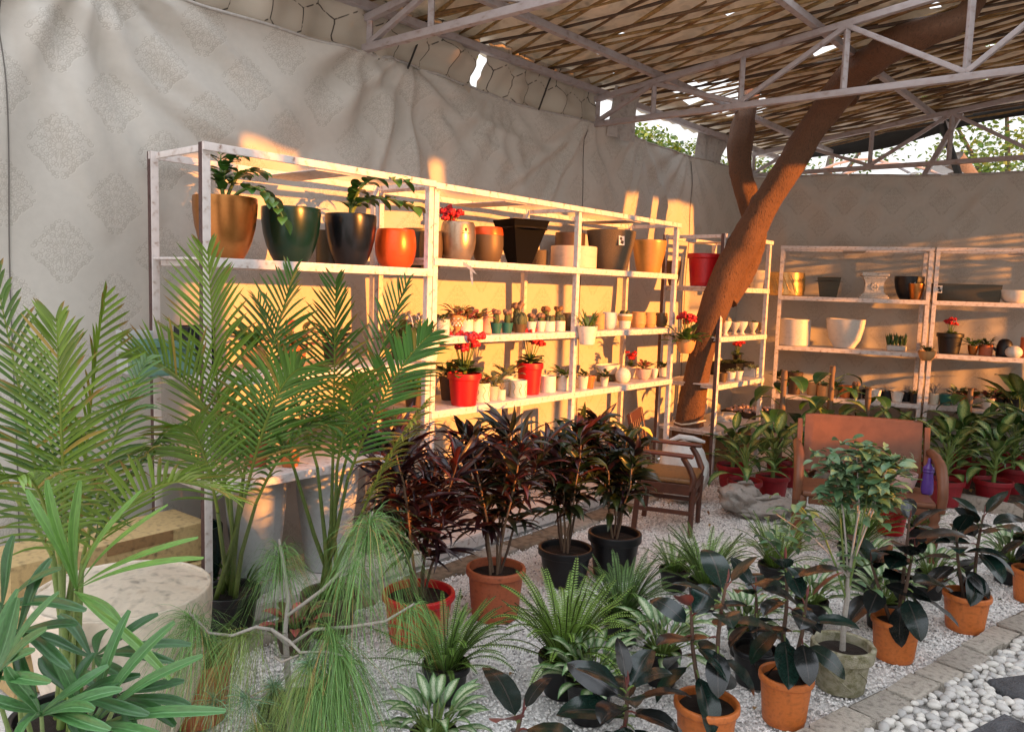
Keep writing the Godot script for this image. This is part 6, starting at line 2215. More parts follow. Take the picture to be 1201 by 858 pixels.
func shrub(at: Vector3) -> void:
	var t := thing("potted_shrub", "tall small-leaved shrub on a bare stem in a mossy cement pot", "shrub", at, 0.0)
	var r := 0.125
	var g := Geo.new()
	g.lathe([Vector2(0, 0), Vector2(0.092, 0), Vector2(0.098, 0.006), Vector2(0.112, 0.14), Vector2(0.113, 0.142), Vector2(0.128, 0.146), Vector2(0.132, 0.152), Vector2(0.134, 0.2), Vector2(0.130, 0.206), Vector2(0.118, 0.206), Vector2(0.112, 0.2), Vector2(0.108, 0.15)], 40)
	var n := FastNoiseLite.new()
	n.frequency = 6.0
	for k in g.v.size():
		var q := g.v[k]
		g.v[k] += Vector3(q.x, 0, q.z) * 0.04 * n.get_noise_3d(q.x * 2.0, q.y * 2.0, q.z * 2.0)
	put("pot", g, M.cement, t)
	g = Geo.new()
	for k in 5:      # cast ribs that slant round the pot
		var line := []
		for j in 16:
			var a := 0.2 + k * 1.25 + j * 0.075
			line.append(Vector3(cos(a), 0, sin(a)) * (0.1 + 0.012 * (j / 15.0)) + Vector3(0, 0.03 + 0.095 * j / 15.0, 0))
		g.tube(line, 0.0035, 5)
	put("ribs", g, M.cement, t)
	var so := Geo.new()
	so.disc(Vector3(0, 0.165, 0), 0.112, 18, 0.008, rng)
	put("soil", so, M.soil, t)
	var rg := RandomNumberGenerator.new()
	rg.seed = 88
	var fork := Vector3(0.0, 0.50, 0)
	g = Geo.new()
	g.tube([Vector3(0, 0.15, 0), Vector3(-0.006, 0.3, 0.004), Vector3(0.004, 0.42, 0), fork], [0.014, 0.012, 0.0115, 0.011], 8)
	put("trunk", g, M.twig, t)
	var tips := [[-0.25, 0.82], [-0.10, 1.0], [0.0, 1.06], [0.07, 1.05], [0.13, 0.98], [0.05, 0.95], [-0.05, 0.95], [0.15, 1.01], [-0.32, 0.76], [0.10, 0.93]]
	var k := 0
	for tp in tips:
		var e := Vector3(tp[0] * (0.7 if tp[1] > 0.9 else 1.0), tp[1], rg.randf_range(-0.1, 0.1))
		var m := fork.lerp(e, 0.5) + Vector3(rg.randfn() * 0.012, 0.03, rg.randfn() * 0.02)
		var low := fork - Vector3(0, 0.1 if k % 3 == 0 else 0.0, 0)
		g = Geo.new()
		g.tube([low, low.lerp(m, 0.5) + Vector3(0, 0.01, 0), m, e], [0.0055, 0.0045, 0.004, 0.0025], 6)
		put("branch", g, M.twig if k % 3 else M.green_stem, t)
		var many := 62 if tp[1] > 0.9 else 30
		for j in many:
			var p := e + Vector3(rg.randfn() * 0.034, rg.randf_range(-0.16, 0.04), rg.randfn() * 0.04)
			var a := j * 2.4
			var d := Vector3(cos(a), rg.randf_range(-0.3, 0.7), sin(a)).normalized()
			put("leaf", blade("shrub %d" % (j % 3), 0.068, 0.034, 0.85, 0.25, [0.4, 0.7, 1.0][j % 3], 0.05, 5), M.shrub_leaf[rg.randi() % 3], t, Transform3D(aim(d, Vector3(rg.randfn() * 0.3, 1, rg.randfn() * 0.3)).scaled(Vector3.ONE * rg.randf_range(0.7, 1.2)), p))
		k += 1
	for j in 16:
		var p := fork + Vector3(rg.randfn() * 0.05, rg.randf_range(-0.05, 0.2), rg.randfn() * 0.05)
		var a := j * 2.4
		put("leaf", blade("shrub %d" % (j % 3), 0.068, 0.034, 0.85, 0.25, 0.6, 0.05, 5), M.shrub_leaf[rg.randi() % 3], t, Transform3D(aim(Vector3(cos(a), 0.3, sin(a))), p))


# ---------------------------------------------------------------- the bed in front of the back racks

func dieffenbachia(label: String, at: Vector3, r: float, h: float, size: float, n: int, green: bool, turn: float) -> void:
	var t := floor_pot("dieffenbachia", label, "foliage plant", at, r, h, "nursery", M.p_darkred, "broad-leaved plants in dark red pots", turn)
	var rg := RandomNumberGenerator.new()
	rg.seed = hash(label)
	var base := h * 0.84
	n = int(n * 1.5)
	var g := Geo.new()
	g.tube([Vector3(0, base, 0), Vector3(0.01, base + size * 0.25, 0), Vector3(0, base + size * 0.5, 0.01)], [0.017, 0.016, 0.01], 8)
	put("stem", g, M.green_stem, t)
	for k in n:
		var f := float(k) / n
		var a := k * 2.4 + rg.randf_range(-0.2, 0.2)
		var v := k % 3
		var m := blade("dieff %d" % v, 0.31, 0.098, 1.05, 0.3, [0.5, 1.0, 1.5][v], 0.05, 9)
		var p := Vector3(0, base + size * lerpf(0.5, 0.08, f), 0)
		var d := Vector3(cos(a), lerpf(2.6, 0.25, pow(f, 0.7)), sin(a)).normalized()
		var e := p + d * size * 0.28
		var st := Geo.new()
		st.tube([p, p.lerp(e, 0.5) + Vector3(0, 0.01, 0), e], [0.008, 0.006, 0.004], 5)
		put("leaf_stalk", st, M.green_stem, t)
		var out := (d + Vector3(cos(a), -0.1, sin(a)) * 0.5).normalized()
		put("leaf", m, M.dark_leaf if green and k % 3 else M.dieff[k % 2], t, Transform3D(aim(out).scaled(Vector3.ONE * size / 0.5 * rg.randf_range(0.72, 1.05)), e))


func moss_pole(label: String, at: Vector3, height: float, n: int) -> void:
	var t := floor_pot("climbing_plant", label, "climbing plant", at, 0.12, 0.2, "nursery", M.p_darkred, "climbers on moss poles")
	var rg := RandomNumberGenerator.new()
	rg.seed = hash(label)
	var g := Geo.new()
	var line := []
	var rad := []
	for k in 20:
		line.append(Vector3(0, 0.15 + (height - 0.15) * k / 19.0, 0))
		rad.append(0.026 + rg.randf_range(-0.004, 0.005))
	g.tube(line, rad, 9)
	put("moss_pole", g, M.brown_stem, t)
	g = Geo.new()
	for k in 60:
		var y := rg.randf_range(0.2, height)
		var a := rg.randf() * TAU
		var d := Vector3(cos(a), rg.randf_range(-0.3, 0.6), sin(a)).normalized()
		g.col = Color(0.24, 0.11, 0.05) * rg.randf_range(0.6, 1.4)
		g.strip(Vector3(0, y, 0) + d * 0.02, d, Vector3(-sin(a), 0, cos(a)), 0.022, 0.005, 0.3, 2)
	put("coir", g, M.small_leaf, t)
	for k in n:
		var f := float(k) / n
		var a := k * 2.4 + rg.randf_range(-0.4, 0.4)
		var p := Vector3(cos(a) * 0.03, lerpf(0.3, height * 0.97, f), sin(a) * 0.03)
		var d := Vector3(cos(a), rg.randf_range(0.1, 0.7), sin(a)).normalized()
		var e := p + d * 0.1
		var st := Geo.new()
		st.tube([p, e], [0.005, 0.0035], 5)
		put("leaf_stalk", st, M.green_stem, t)
		put("leaf", blade("heart %d" % (k % 2), 0.24, 0.15, 0.95, 0.2, [0.8, 1.3][k % 2], 0.05, 8), M.dark_leaf if k % 4 else M.dieff[0], t, Transform3D(aim((d + Vector3(0, -0.9, 0) * 0.6 + Vector3(cos(a), 0, sin(a)) * 0.3).normalized(), d + Vector3.UP).scaled(Vector3.ONE * rg.randf_range(0.75, 1.1)), e))


func build_back_bed() -> void:
	var b := [
		["broad-leaved plant in the dark red pot just right of the grey sacks", Vector3(1.915, 0.000, -6.287), 0.14, 0.21, 0.52, 12, false, 0.3],
		["broad-leaved plant behind it, leaning left past the short rack", Vector3(1.986, 0.000, -6.904), 0.14, 0.2, 0.5, 11, true, 1.1],
		["light-striped plant in a dark red pot left of the bench's arm", Vector3(2.214, 0.000, -6.505), 0.14, 0.21, 0.62, 13, false, 2.0],
		["dark-leaved plant hidden behind the bench's left arm", Vector3(2.558, 0.000, -6.977), 0.13, 0.2, 0.55, 12, true, 0.8],
		["striped plant behind the bench back, left third", Vector3(3.029, 0.000, -7.293), 0.13, 0.2, 0.62, 12, false, 2.7],
		["dark-leaved plant behind the bench back, centre", Vector3(3.344, 0.000, -7.335), 0.13, 0.2, 0.56, 12, true, 0.1],
		["striped plant behind the bench back, right of centre", Vector3(3.561, 0.000, -7.232), 0.13, 0.2, 0.58, 12, false, 1.7],
		["leafy plant behind the bench back's right corner", Vector3(3.824, 0.000, -7.267), 0.13, 0.2, 0.55, 11, true, 2.9],
		["tall pale-veined plant in two red pots beside the bench's right arm", Vector3(3.660, 0.000, -6.491), 0.14, 0.22, 0.66, 13, false, 3.6],
		["broad-leaved plant behind the tall pale-veined one", Vector3(4.106, 0.000, -7.113), 0.14, 0.2, 0.66, 12, false, 0.9],
		["striped plant in the brightest red pot above the brick edging", Vector3(4.082, 0.000, -6.540), 0.15, 0.22, 0.66, 13, false, 0.5],
		["dark-leaved plant in a red pot behind the brightest red one", Vector3(4.525, 0.000, -6.984), 0.15, 0.24, 0.7, 13, true, 2.4],
		["large-leaved plant cut by the right edge in the back bed", Vector3(4.700, 0.000, -6.946), 0.15, 0.22, 0.8, 14, true, 1.2],
		["dark plant low in front of the back racks' double post", Vector3(4.459, 0.000, -7.482), 0.14, 0.2, 0.6, 12, true, 0.2],
		["large-leaved plant reaching up to the back shelf at the right", Vector3(5.052, 0.000, -7.772), 0.14, 0.22, 0.95, 13, true, 3.9]]
	for q in b:
		dieffenbachia(q[0], q[1], q[2], q[3], q[4] * 0.86, q[5], q[6], q[7])
	moss_pole("climber on a brown moss pole beside the short rack's end post", Vector3(2.502, 0.000, -7.223), 1.02, 12)
	moss_pole("climber on the tallest moss pole behind the bench's left part", Vector3(3.054, 0.000, -7.501), 1.05, 15)
	moss_pole("climber on a short moss pole behind the bench's middle", Vector3(3.506, 0.000, -7.706), 0.83, 13)
	moss_pole("climber with twisting pale leaves right of the double post", Vector3(4.498, 0.000, -7.697), 0.86, 11)



# ---------------------------------------------------------------- palms, pine and the things in the left corner

func frond(a: Vector3, e: Vector3, lift: float, leafy: float, pairs: int, bare: float, vee: float, droop: float, col: Color, rg: RandomNumberGenerator, roll := 0.0, width := 0.0142) -> Geo:
	var g := Geo.new()
	var c := (a + e) * 0.5 + Vector3(0, lift, 0)
	var line := []
	var rad := []
	for k in 25:
		var t := k / 24.0
		line.append(a.lerp(c, t).lerp(c.lerp(e, t), t))
		rad.append(lerpf(0.0065, 0.0015, t))
	g.col = Color(0.17, 0.24, 0.05)
	g.tube(line, rad, 5, false)
	pairs = int(pairs * 0.9)
	for k in pairs:
		var t := bare + (1.0 - bare) * (k + 0.3) / pairs
		var x := t * 24.0
		var j := mini(int(x), 23)
		var p: Vector3 = line[j].lerp(line[j + 1], x - j)
		var tan: Vector3 = (line[j + 1] - line[j]).normalized()
		var side := tan.cross(Vector3.UP)
		if side.length() < 0.25:
			side = side + Vector3(0.6, 0, 0.2)
		side = side.normalized().rotated(tan, roll)
		var up := side.cross(tan).normalized()
		var q := (t - bare) / (1.0 - bare)
		var L := leafy * (0.55 + 0.45 * sin(PI * clampf(q * 0.85 + 0.12, 0, 1))) * (1.0 - 0.45 * pow(q, 3.0))
		for s in [-1, 1]:
			g.col = col * rg.randf_range(0.72, 1.25)
			if rg.randf() < 0.03:
				g.col = Color(0.3, 0.24, 0.06)
			var d: Vector3 = (side * s * lerpf(0.95, 0.5, q) + tan * lerpf(0.55, 1.0, q) + up * vee + Vector3(rg.randfn(), rg.randfn(), rg.randfn()) * 0.045).normalized()
			var flat := d.cross(up).normalized()
			g.strip(p, d, flat, L * rg.randf_range(0.82, 1.07), width, droop * rg.randf_range(0.5, 1.5), 5, 0.28)
			if rg.randf() < 0.4:
				for back in rg.randi_range(1, 4):
					g.c[g.c.size() - 1 - back] = Color(0.22, 0.15, 0.05)
	return g


func palm(label: String, at: Vector3, pot_r: float, pot_h: float, pot: String, fronds: Array, col: Color, sd: int) -> void:
	var t := floor_pot("areca_palm", label, "palm", at, pot_r, pot_h, "nursery", M["p_" + pot], "feathery palms at the left")
	var rg := RandomNumberGenerator.new()
	rg.seed = sd
	for f in fronds:
		var a: Vector3 = f[0] - at
		var e: Vector3 = f[1] - at
		var foot := Vector3(rg.randf_range(-0.06, 0.06), pot_h * 0.84, rg.randf_range(-0.06, 0.06))
		var st := Geo.new()
		st.col = Color.WHITE
		st.tube([foot, foot.lerp(a, 0.5) + Vector3(rg.randfn() * 0.01, 0.02, rg.randfn() * 0.01), a], [0.0125, 0.0095, 0.0065], 7)
		put("cane", st, M.green_stem, t)
		put("frond", frond(a, e, f[2], f[3], f[4], 0.06, f[5], f[6], f[8] if f.size() > 8 else col, rg, f[7] if f.size() > 7 else 0.0, f[9] if f.size() > 9 else 0.0142), M.palm, t)


func build_left_corner() -> void:
	var green := Color(0.12, 0.225, 0.035)
	var deep := Color(0.06, 0.145, 0.03)
	var lime := Color(0.17, 0.29, 0.05)
	palm("nearest feathery palm at the photo's left edge", Vector3(-1.362, 0.136, -2.350), 0.16, 0.2, "black", [
		[Vector3(-1.319, 0.991, -2.300), Vector3(-1.301, 1.573, -2.250), 0.02, 0.27, 34, 0.15, 0.15, 0.3],
		[Vector3(-1.313, 0.870, -2.350), Vector3(-1.324, 1.635, -2.550), 0.03, 0.22, 30, 0.55, 0.1, 1.2, lime],
		[Vector3(-1.392, 0.867, -2.350), Vector3(-1.537, 1.687, -2.350), 0.02, 0.26, 30, 0.25, 0.2, 0.2, deep],
		[Vector3(-1.271, 0.835, -2.300), Vector3(-0.771, 1.089, -2.150), 0.26, 0.26, 32, 0.25, 0.1, -0.25, lime],
		[Vector3(-1.333, 0.877, -2.250), Vector3(-1.559, 1.230, -2.100), 0.16, 0.24, 28, 0.2, 0.3, 0.1],
		[Vector3(-1.321, 0.826, -2.400), Vector3(-1.254, 1.417, -2.700), 0.12, 0.22, 30, 0.15, 0.5, 0.1, deep],
		[Vector3(-1.280, 0.871, -2.200), Vector3(-1.205, 1.196, -1.900), 0.16, 0.24, 28, 0.15, 0.4, 0.2],
		[Vector3(-1.327, 0.770, -2.400), Vector3(-1.097, 1.203, -2.600), 0.14, 0.22, 28, 0.2, 0.4, -0.3, deep],
		[Vector3(-1.359, 0.797, -2.400), Vector3(-1.702, 1.363, -2.800), 0.08, 0.24, 30, 0.2, 0.3, 0.4, deep]], green, 1)
	palm("feathery palm in front of the nearest rack's front post", Vector3(-1.324, 0.000, -3.660), 0.15, 0.22, "black", [
		[Vector3(-1.084, 0.944, -2.950), Vector3(-1.101, 1.800, -2.850), 0.02, 0.33, 36, 0.12, 0.12, 0.1],
		[Vector3(-1.026, 0.933, -3.000), Vector3(-0.860, 1.734, -3.100), 0.08, 0.30, 34, 0.3, 0.2, 0.5, deep],
		[Vector3(-0.992, 0.959, -2.900), Vector3(-1.319, 1.410, -2.750), 0.22, 0.30, 34, 0.45, 0.12, 0.7],
		[Vector3(-0.976, 0.927, -2.900), Vector3(-0.727, 1.399, -2.700), 0.18, 0.32, 36, 0.2, 0.2, -0.5, Color(0.11, 0.24, 0.05)],
		[Vector3(-1.040, 0.892, -2.900), Vector3(-1.362, 1.020, -2.600), 0.28, 0.28, 32, 0.1, 0.35, 0.3],
		[Vector3(-0.977, 0.834, -3.000), Vector3(-0.659, 1.163, -2.900), 0.20, 0.26, 30, 0.2, 0.3, 0.2, deep],
		[Vector3(-1.051, 0.855, -2.800), Vector3(-1.025, 1.232, -2.450), 0.16, 0.26, 30, 0.2, 0.2, 0.4]], green, 2)
	palm("feathery palm with slim bare stems in front of the grey planters", Vector3(-0.851, 0.000, -3.714), 0.14, 0.2, "brown", [
		[Vector3(-0.737, 0.925, -3.250), Vector3(-0.708, 1.706, -3.150), 0.02, 0.27, 34, 0.12, 0.12, 0.1, deep],
		[Vector3(-0.687, 0.938, -3.250), Vector3(-0.451, 1.702, -3.350), 0.08, 0.26, 32, 0.3, 0.2, 0.4, deep],
		[Vector3(-0.662, 0.896, -3.200), Vector3(-0.313, 1.511, -3.000), 0.16, 0.26, 34, 0.15, 0.2, -0.6, Color(0.08, 0.22, 0.055), 0.018],
		[Vector3(-0.801, 0.923, -3.250), Vector3(-1.107, 1.608, -3.400), 0.10, 0.27, 32, 0.25, 0.2, 0.3, deep],
		[Vector3(-0.884, 0.925, -3.200), Vector3(-1.003, 1.181, -3.000), 0.16, 0.25, 30, 0.2, 0.3, 0.2],
		[Vector3(-0.591, 0.769, -3.150), Vector3(-0.312, 1.270, -2.950), 0.08, 0.16, 34, -0.1, 0.35, 0.2, Color(0.24, 0.26, 0.05)],
		[Vector3(-0.697, 0.943, -3.150), Vector3(-0.532, 1.370, -2.800), 0.14, 0.24, 30, 0.2, 0.3, 0.2]], green, 3)

	lady_palm()
	pine()

	# containers on the floor at the left
	var w := thing("wrapped_planter", "large covered cream planter with a wrinkled skin, left of the nearest rack", "planter", Vector3(-1.372, 0.000, -2.750))
	pot_body(w, "egg", 0.30, 0.58, M.plastic_wrap, 0.0, 44)
	var rc := RandomNumberGenerator.new()
	rc.seed = 3
	var cover := Geo.new()
	cover.disc(Vector3(0, 0.572, 0), 0.288, 40, 0.035, null)
	for k in cover.v.size():
		cover.v[k].y += rc.randf_range(-0.006, 0.006)
	put("cover_sheet", cover, M.plastic_wrap, w)
	var g := Geo.new()
	var rg := RandomNumberGenerator.new()
	rg.seed = 5
	for k in 22:
		var a := rg.randf_range(-0.2, 2.6)
		var h := rg.randf_range(0.1, 0.5)
		var line := []
		for j in 6:
			var b := a + j * 0.07
			line.append(Vector3(cos(b), 0, sin(b)) * (0.165 + 0.135 * pow(h / 0.56, 0.45)) + Vector3(0, h + j * rg.randf_range(-0.03, 0.01), 0))
		g.tube(line, [0.001, 0.004, 0.006, 0.006, 0.004, 0.001], 5)
	put("wrinkles", g, M.plastic_wrap, w).set_meta("kind", "stuff")
	for q in [["yellow cardboard box on top of its stack beside the cream planter", 0.37, 0.0], ["middle yellow cardboard box of the stack beside the planter", 0.185, 0.03], ["lowest yellow cardboard box of the stack beside the planter", 0.0, 0.0]]:
		var bx := thing("cardboard_box", q[0], "box", Vector3(-1.800, 0.000, -3.420) + Vector3(q[2], q[1], q[2]), RACK_TURN + 0.05 + q[2], "yellow cardboard boxes")
		g = Geo.new()
		g.box(Vector3(0, 0.089, 0), Vector3(0.85, 0.178, 0.3), Basis.IDENTITY, 0.005)
		put("carton", g, M.card, bx)
		g = Geo.new()
		g.box(Vector3(0.1, 0.15, 0.151), Vector3(0.3, 0.05, 0.003), Basis.IDENTITY, 0.001)
		put("tape", g, M.card_dark, bx)
	var op := floor_pot("grass_pot", "orange plastic pot of fine grass behind the drooping pine", "potted grass", Vector3(-1.173, 0.000, -2.912), 0.135, 0.25, "band", M.p_terracotta)
	rg.seed = 41
	small_plant(op, "grass", 0.21, 0.09, 0.28, rg)
	var sp := floor_pot("spiky_plant", "spiky narrow-leaved plant low beside the nearest rack post", "potted plant", Vector3(-1.334, 0.000, -3.858), 0.09, 0.14, "nursery", M.p_black)
	rg.seed = 42
	small_plant(sp, "grass", 0.12, 0.07, 0.34, rg)
	var sp2 := floor_pot("spiky_plant", "low dry leafy plant at the foot of the slim palm", "potted plant", Vector3(-0.964, 0.000, -3.505), 0.09, 0.12, "nursery", M.p_brown)
	rg.seed = 43
	small_plant(sp2, "pinkleafy", 0.1, 0.07, 0.2, rg)


func lady_palm() -> void:
	var root := Vector3(-1.020, 0.000, -1.720)
	var t := thing("lady_palm", "fan-leaved lady palm at the bottom left corner", "palm", root)
	pot_body(t, "nursery", 0.15, 0.24, M.p_black)
	var fans := [
		[Vector3(-0.967, 0.990, -1.720), 0, 0.022, [Vector3(-1.085, 1.211, -1.750), Vector3(-1.024, 1.242, -1.720), Vector3(-0.932, 1.253, -1.680), Vector3(-0.805, 1.232, -1.700), Vector3(-0.729, 1.211, -1.660), Vector3(-0.650, 1.151, -1.620), Vector3(-0.613, 1.131, -1.550), Vector3(-0.661, 0.901, -1.500), Vector3(-0.808, 0.953, -1.620)]],
		[Vector3(-1.055, 0.997, -1.600), 1, 0.026, [Vector3(-1.034, 1.146, -1.620), Vector3(-0.899, 1.102, -1.550), Vector3(-0.821, 1.041, -1.500), Vector3(-1.126, 1.127, -1.600), Vector3(-0.969, 0.998, -1.650)]],
		[Vector3(-0.830, 0.788, -1.500), 2, 0.027, [Vector3(-0.758, 1.020, -1.550), Vector3(-0.647, 1.021, -1.500), Vector3(-0.573, 0.981, -1.450), Vector3(-0.510, 0.901, -1.400), Vector3(-0.609, 0.877, -1.350), Vector3(-0.894, 0.960, -1.500)]],
		[Vector3(-0.874, 0.885, -1.620), 1, 0.026, [Vector3(-0.748, 0.967, -1.650), Vector3(-0.658, 0.926, -1.600), Vector3(-0.914, 0.886, -1.750), Vector3(-0.671, 0.916, -1.550), Vector3(-1.007, 0.937, -1.600), Vector3(-0.992, 0.941, -1.700), Vector3(-0.743, 0.894, -1.500)]],
		[Vector3(-0.998, 0.896, -1.480), 2, 0.029, [Vector3(-0.874, 1.072, -1.500), Vector3(-0.870, 1.022, -1.450), Vector3(-0.875, 0.995, -1.420), Vector3(-0.970, 1.072, -1.520), Vector3(-0.806, 0.970, -1.350), Vector3(-0.891, 1.105, -1.400)]],
		[Vector3(-0.887, 0.850, -1.450), 2, 0.029, [Vector3(-0.716, 0.917, -1.420), Vector3(-0.747, 0.901, -1.380), Vector3(-0.964, 0.906, -1.400), Vector3(-0.829, 0.900, -1.300), Vector3(-0.701, 0.884, -1.350), Vector3(-0.780, 0.925, -1.500), Vector3(-0.914, 0.974, -1.400)]],
		[Vector3(-0.996, 0.966, -1.550), 1, 0.026, [Vector3(-0.842, 1.006, -1.500), Vector3(-0.948, 1.106, -1.600), Vector3(-1.059, 1.057, -1.550), Vector3(-0.826, 0.948, -1.450), Vector3(-0.973, 0.887, -1.450), Vector3(-0.881, 0.898, -1.420)]],
		[Vector3(-0.854, 0.852, -1.500), 1, 0.027, [Vector3(-0.934, 0.828, -1.450), Vector3(-0.945, 0.916, -1.550), Vector3(-0.842, 0.924, -1.560), Vector3(-0.717, 0.913, -1.500), Vector3(-0.664, 0.875, -1.420), Vector3(-0.783, 0.832, -1.400)]],
		[Vector3(-0.786, 0.839, -1.550), 1, 0.026, [Vector3(-0.621, 0.845, -1.500), Vector3(-0.616, 0.852, -1.420), Vector3(-0.679, 0.835, -1.400), Vector3(-0.901, 0.856, -1.600), Vector3(-0.803, 0.801, -1.450), Vector3(-0.652, 0.871, -1.550)]]]
	var rg := RandomNumberGenerator.new()
	rg.seed = 61
	for f in fans:
		var c: Vector3 = f[0] - root
		var st := Geo.new()
		var foot := Vector3(rg.randf_range(-0.07, 0.07), 0.2, rg.randf_range(-0.07, 0.07))
		st.tube([foot, foot.lerp(c, 0.45) + Vector3(0, 0.03, 0), c], [0.009, 0.0065, 0.004], 6)
		put("cane", st, M.green_stem, t)
		var k := 0
		for tip in f[3]:
			var e: Vector3 = tip - root
			var d := e - c
			var g := Geo.new()
			var w: float = f[2]
			var L := d.length()
			var b := aim(d, Vector3(rg.randf_range(-0.3, 0.3), 1, 0.55))
			var rows := []
			for j in 11:
				var q := j / 10.0
				var ww := w * (0.12 + 0.88 * sin(minf(q * 2.1, 1.57))) * (1.0 if q < 0.55 else sqrt(maxf(1.0 - pow((q - 0.55) / 0.45, 2.2) * 0.86, 0.0)))
				var row := []
				for z in [-1.0, -0.67, -0.33, 0.0, 0.33, 0.67, 1.0]:
					var lift: float = ww * 0.25 * absf(z) + ww * (0.10 if absf(z) == 0.67 or z == 0.0 else 0.0) + 0.05 * L * sin(PI * q)
					row.append(g.vert(Vector3(L * q, lift, z * ww * 0.5 + (0.004 * sin(q * 5.0 + k))), Vector2(0.5 + 0.5 * z, q)))
				rows.append(row)
			for j in 10:
				for z in 6:
					g.quad(rows[j][z], rows[j][z + 1], rows[j + 1][z + 1], rows[j + 1][z])
			put("leaflet", g, M.lady[f[1]], t, Transform3D(b, c))
			k += 1


func tuft(t: Node3D, at: Vector3, dir: Vector3, length: float, n: int, col: Color, rg: RandomNumberGenerator, droop := 0.9, spread := 1.0) -> void:
	var g := Geo.new()
	for k in int(n * 1.8):
		var q := Vector3(rg.randfn(), rg.randfn(), rg.randfn()).normalized()
		var d := (dir * rg.randf_range(0.2, 1.2) + q * spread).normalized()
		var side := d.cross(Vector3(rg.randfn(), rg.randfn(), rg.randfn())).normalized()
		g.col = col * rg.randf_range(0.55, 1.5)
		if rg.randf() < 0.06:
			g.col = Color(0.33, 0.22, 0.06)
		g.strip(at - dir * rg.randf_range(0.0, 0.14) * clampf(length * 4.0, 0, 1), d, side, length * rg.randf_range(0.6, 1.1), 0.0018, droop * rg.randf_range(0.5, 1.3), 6)
	put("needles", g, M.needle, t)


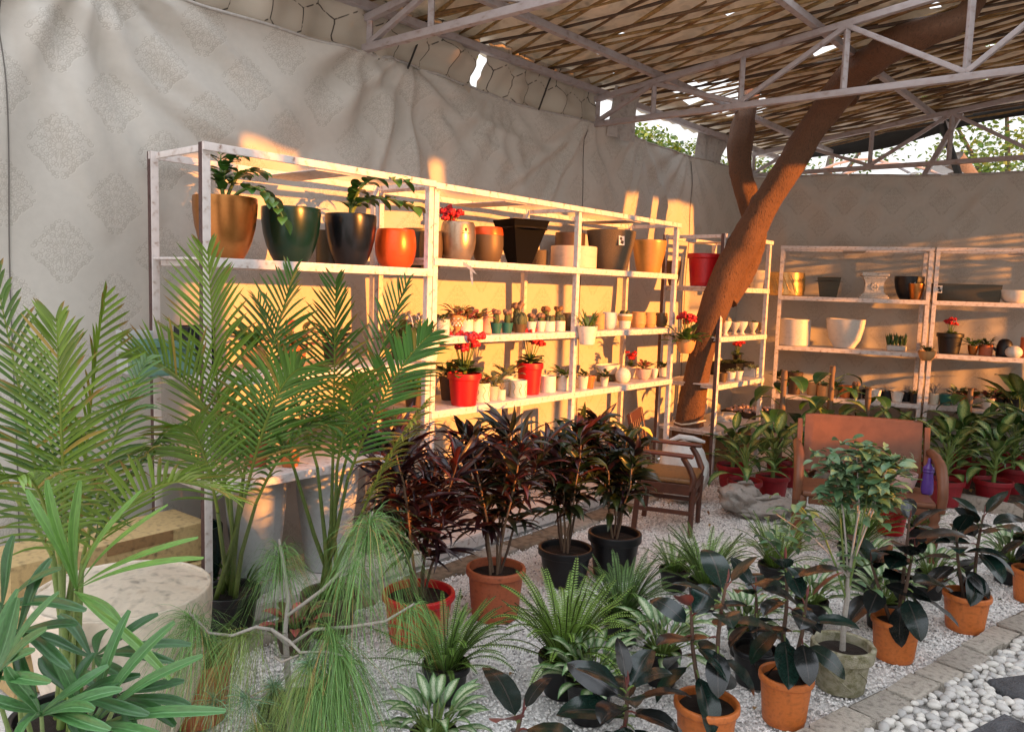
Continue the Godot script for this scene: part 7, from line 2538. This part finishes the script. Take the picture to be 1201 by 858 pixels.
func pine() -> void:
	var root := Vector3(-0.756, 0.000, -2.719)
	var t := thing("young_pine", "young pine with bare grey branches and long drooping needles", "pine", root)
	pot_body(t, "nursery", 0.12, 0.18, M.p_black)
	var rg := RandomNumberGenerator.new()
	rg.seed = 71
	var limbs := [
		[[Vector3(-0.723, 0.099, -2.600), Vector3(-0.735, 0.322, -2.600), Vector3(-0.753, 0.490, -2.620)], [0.018, 0.016, 0.013]],
		[[Vector3(-0.753, 0.490, -2.620), Vector3(-0.753, 0.601, -2.660), Vector3(-0.783, 0.702, -2.700), Vector3(-0.804, 0.788, -2.720)], [0.012, 0.0095, 0.008, 0.006]],
		[[Vector3(-0.745, 0.551, -2.620), Vector3(-0.610, 0.668, -2.580), Vector3(-0.505, 0.786, -2.550), Vector3(-0.452, 0.893, -2.520), Vector3(-0.436, 0.962, -2.500)], [0.009, 0.0085, 0.0075, 0.0065, 0.005]],
		[[Vector3(-0.742, 0.460, -2.600), Vector3(-0.782, 0.528, -2.560), Vector3(-0.821, 0.553, -2.520), Vector3(-0.893, 0.530, -2.500), Vector3(-0.969, 0.537, -2.500), Vector3(-1.033, 0.604, -2.500)], [0.01, 0.0085, 0.0075, 0.0065, 0.006, 0.005]],
		[[Vector3(-0.782, 0.528, -2.560), Vector3(-0.702, 0.516, -2.500), Vector3(-0.657, 0.499, -2.460), Vector3(-0.565, 0.524, -2.420), Vector3(-0.506, 0.524, -2.400)], [0.008, 0.0075, 0.007, 0.006, 0.004]],
		[[Vector3(-0.730, 0.457, -2.600), Vector3(-0.634, 0.542, -2.540), Vector3(-0.502, 0.582, -2.480), Vector3(-0.379, 0.623, -2.440), Vector3(-0.283, 0.700, -2.400)], [0.0085, 0.008, 0.007, 0.006, 0.005]],
		[[Vector3(-0.735, 0.353, -2.600), Vector3(-0.763, 0.350, -2.500), Vector3(-0.798, 0.340, -2.450), Vector3(-0.821, 0.379, -2.420)], [0.007, 0.006, 0.005, 0.004]],
		[[Vector3(-0.729, 0.322, -2.600), Vector3(-0.645, 0.407, -2.500), Vector3(-0.577, 0.463, -2.450), Vector3(-0.529, 0.485, -2.420)], [0.007, 0.006, 0.005, 0.004]],
		[[Vector3(-0.741, 0.414, -2.600), Vector3(-0.752, 0.462, -2.500), Vector3(-0.706, 0.485, -2.420), Vector3(-0.647, 0.520, -2.400)], [0.007, 0.006, 0.005, 0.004]]]
	for l in limbs:
		var g := Geo.new()
		var line := []
		for p in l[0]:
			line.append(p - root)
		g.tube(line, l[1].map(func(x): return x * 0.72), 7)
		put("branch", g, M.twig, t)
	var green := Color(0.12, 0.25, 0.06)
	var pale := Color(0.19, 0.27, 0.07)
	var blue := Color(0.16, 0.30, 0.17)
	for q in [
		[Vector3(-0.801, 0.763, -2.720), Vector3(0, 1, 0.1), 0.24, 190, green, 1.5, 0.85], [Vector3(-0.438, 0.945, -2.500), Vector3(0.2, 1, 0.1), 0.28, 230, green, 1.6, 0.8], [Vector3(-1.033, 0.593, -2.500), Vector3(-0.4, 0.8, 0.1), 0.26, 230, green, 1.5, 0.9],
		[Vector3(-0.898, 0.522, -2.500), Vector3(-0.2, 0.1, 0.3), 0.25, 150, pale, 1.6, 0.8], [Vector3(-0.283, 0.694, -2.400), Vector3(0.5, 0.5, 0.2), 0.15, 90, green, 1.6, 0.8], [Vector3(-0.517, 0.518, -2.400), Vector3(0.2, -0.2, 0.3), 0.30, 280, green, 1.9, 0.7],
		[Vector3(-0.494, 0.495, -2.420), Vector3(0.3, 0.2, -0.2), 0.26, 160, green, 1.8, 0.8], [Vector3(-0.619, 0.492, -2.400), Vector3(0, 0.5, 0.5), 0.17, 120, pale, 1.6, 0.9], [Vector3(-0.758, 0.356, -2.500), Vector3(0, 0.5, 0.3), 0.19, 120, pale, 1.8, 0.8],
		[Vector3(-0.925, 0.358, -2.420), Vector3(0, 0.8, 0.4), 0.11, 70, blue, 0.4, 1.2], [Vector3(-0.821, 0.373, -2.420), Vector3(0, 0.8, 0.4), 0.12, 70, blue, 0.4, 1.2], [Vector3(-0.614, 0.498, -2.400), Vector3(0, 0.6, 0.4), 0.07, 90, blue, 0.2, 1.3], [Vector3(-0.758, 0.365, -2.500), Vector3(0, 0.6, 0.4), 0.06, 90, blue, 0.2, 1.3],
		[Vector3(-0.490, 0.772, -2.550), Vector3(0.3, 0.4, 0.2), 0.22, 110, green, 1.7, 0.9], [Vector3(-0.782, 0.282, -2.400), Vector3(0, 0.6, 0.4), 0.18, 110, pale, 1.4, 1.0], [Vector3(-0.553, 0.425, -2.350), Vector3(0.2, 0.1, 0.3), 0.24, 150, green, 1.9, 0.8]]:
		tuft(t, q[0] - root, q[1].normalized(), q[2], q[3], q[4], rg, q[5], q[6])
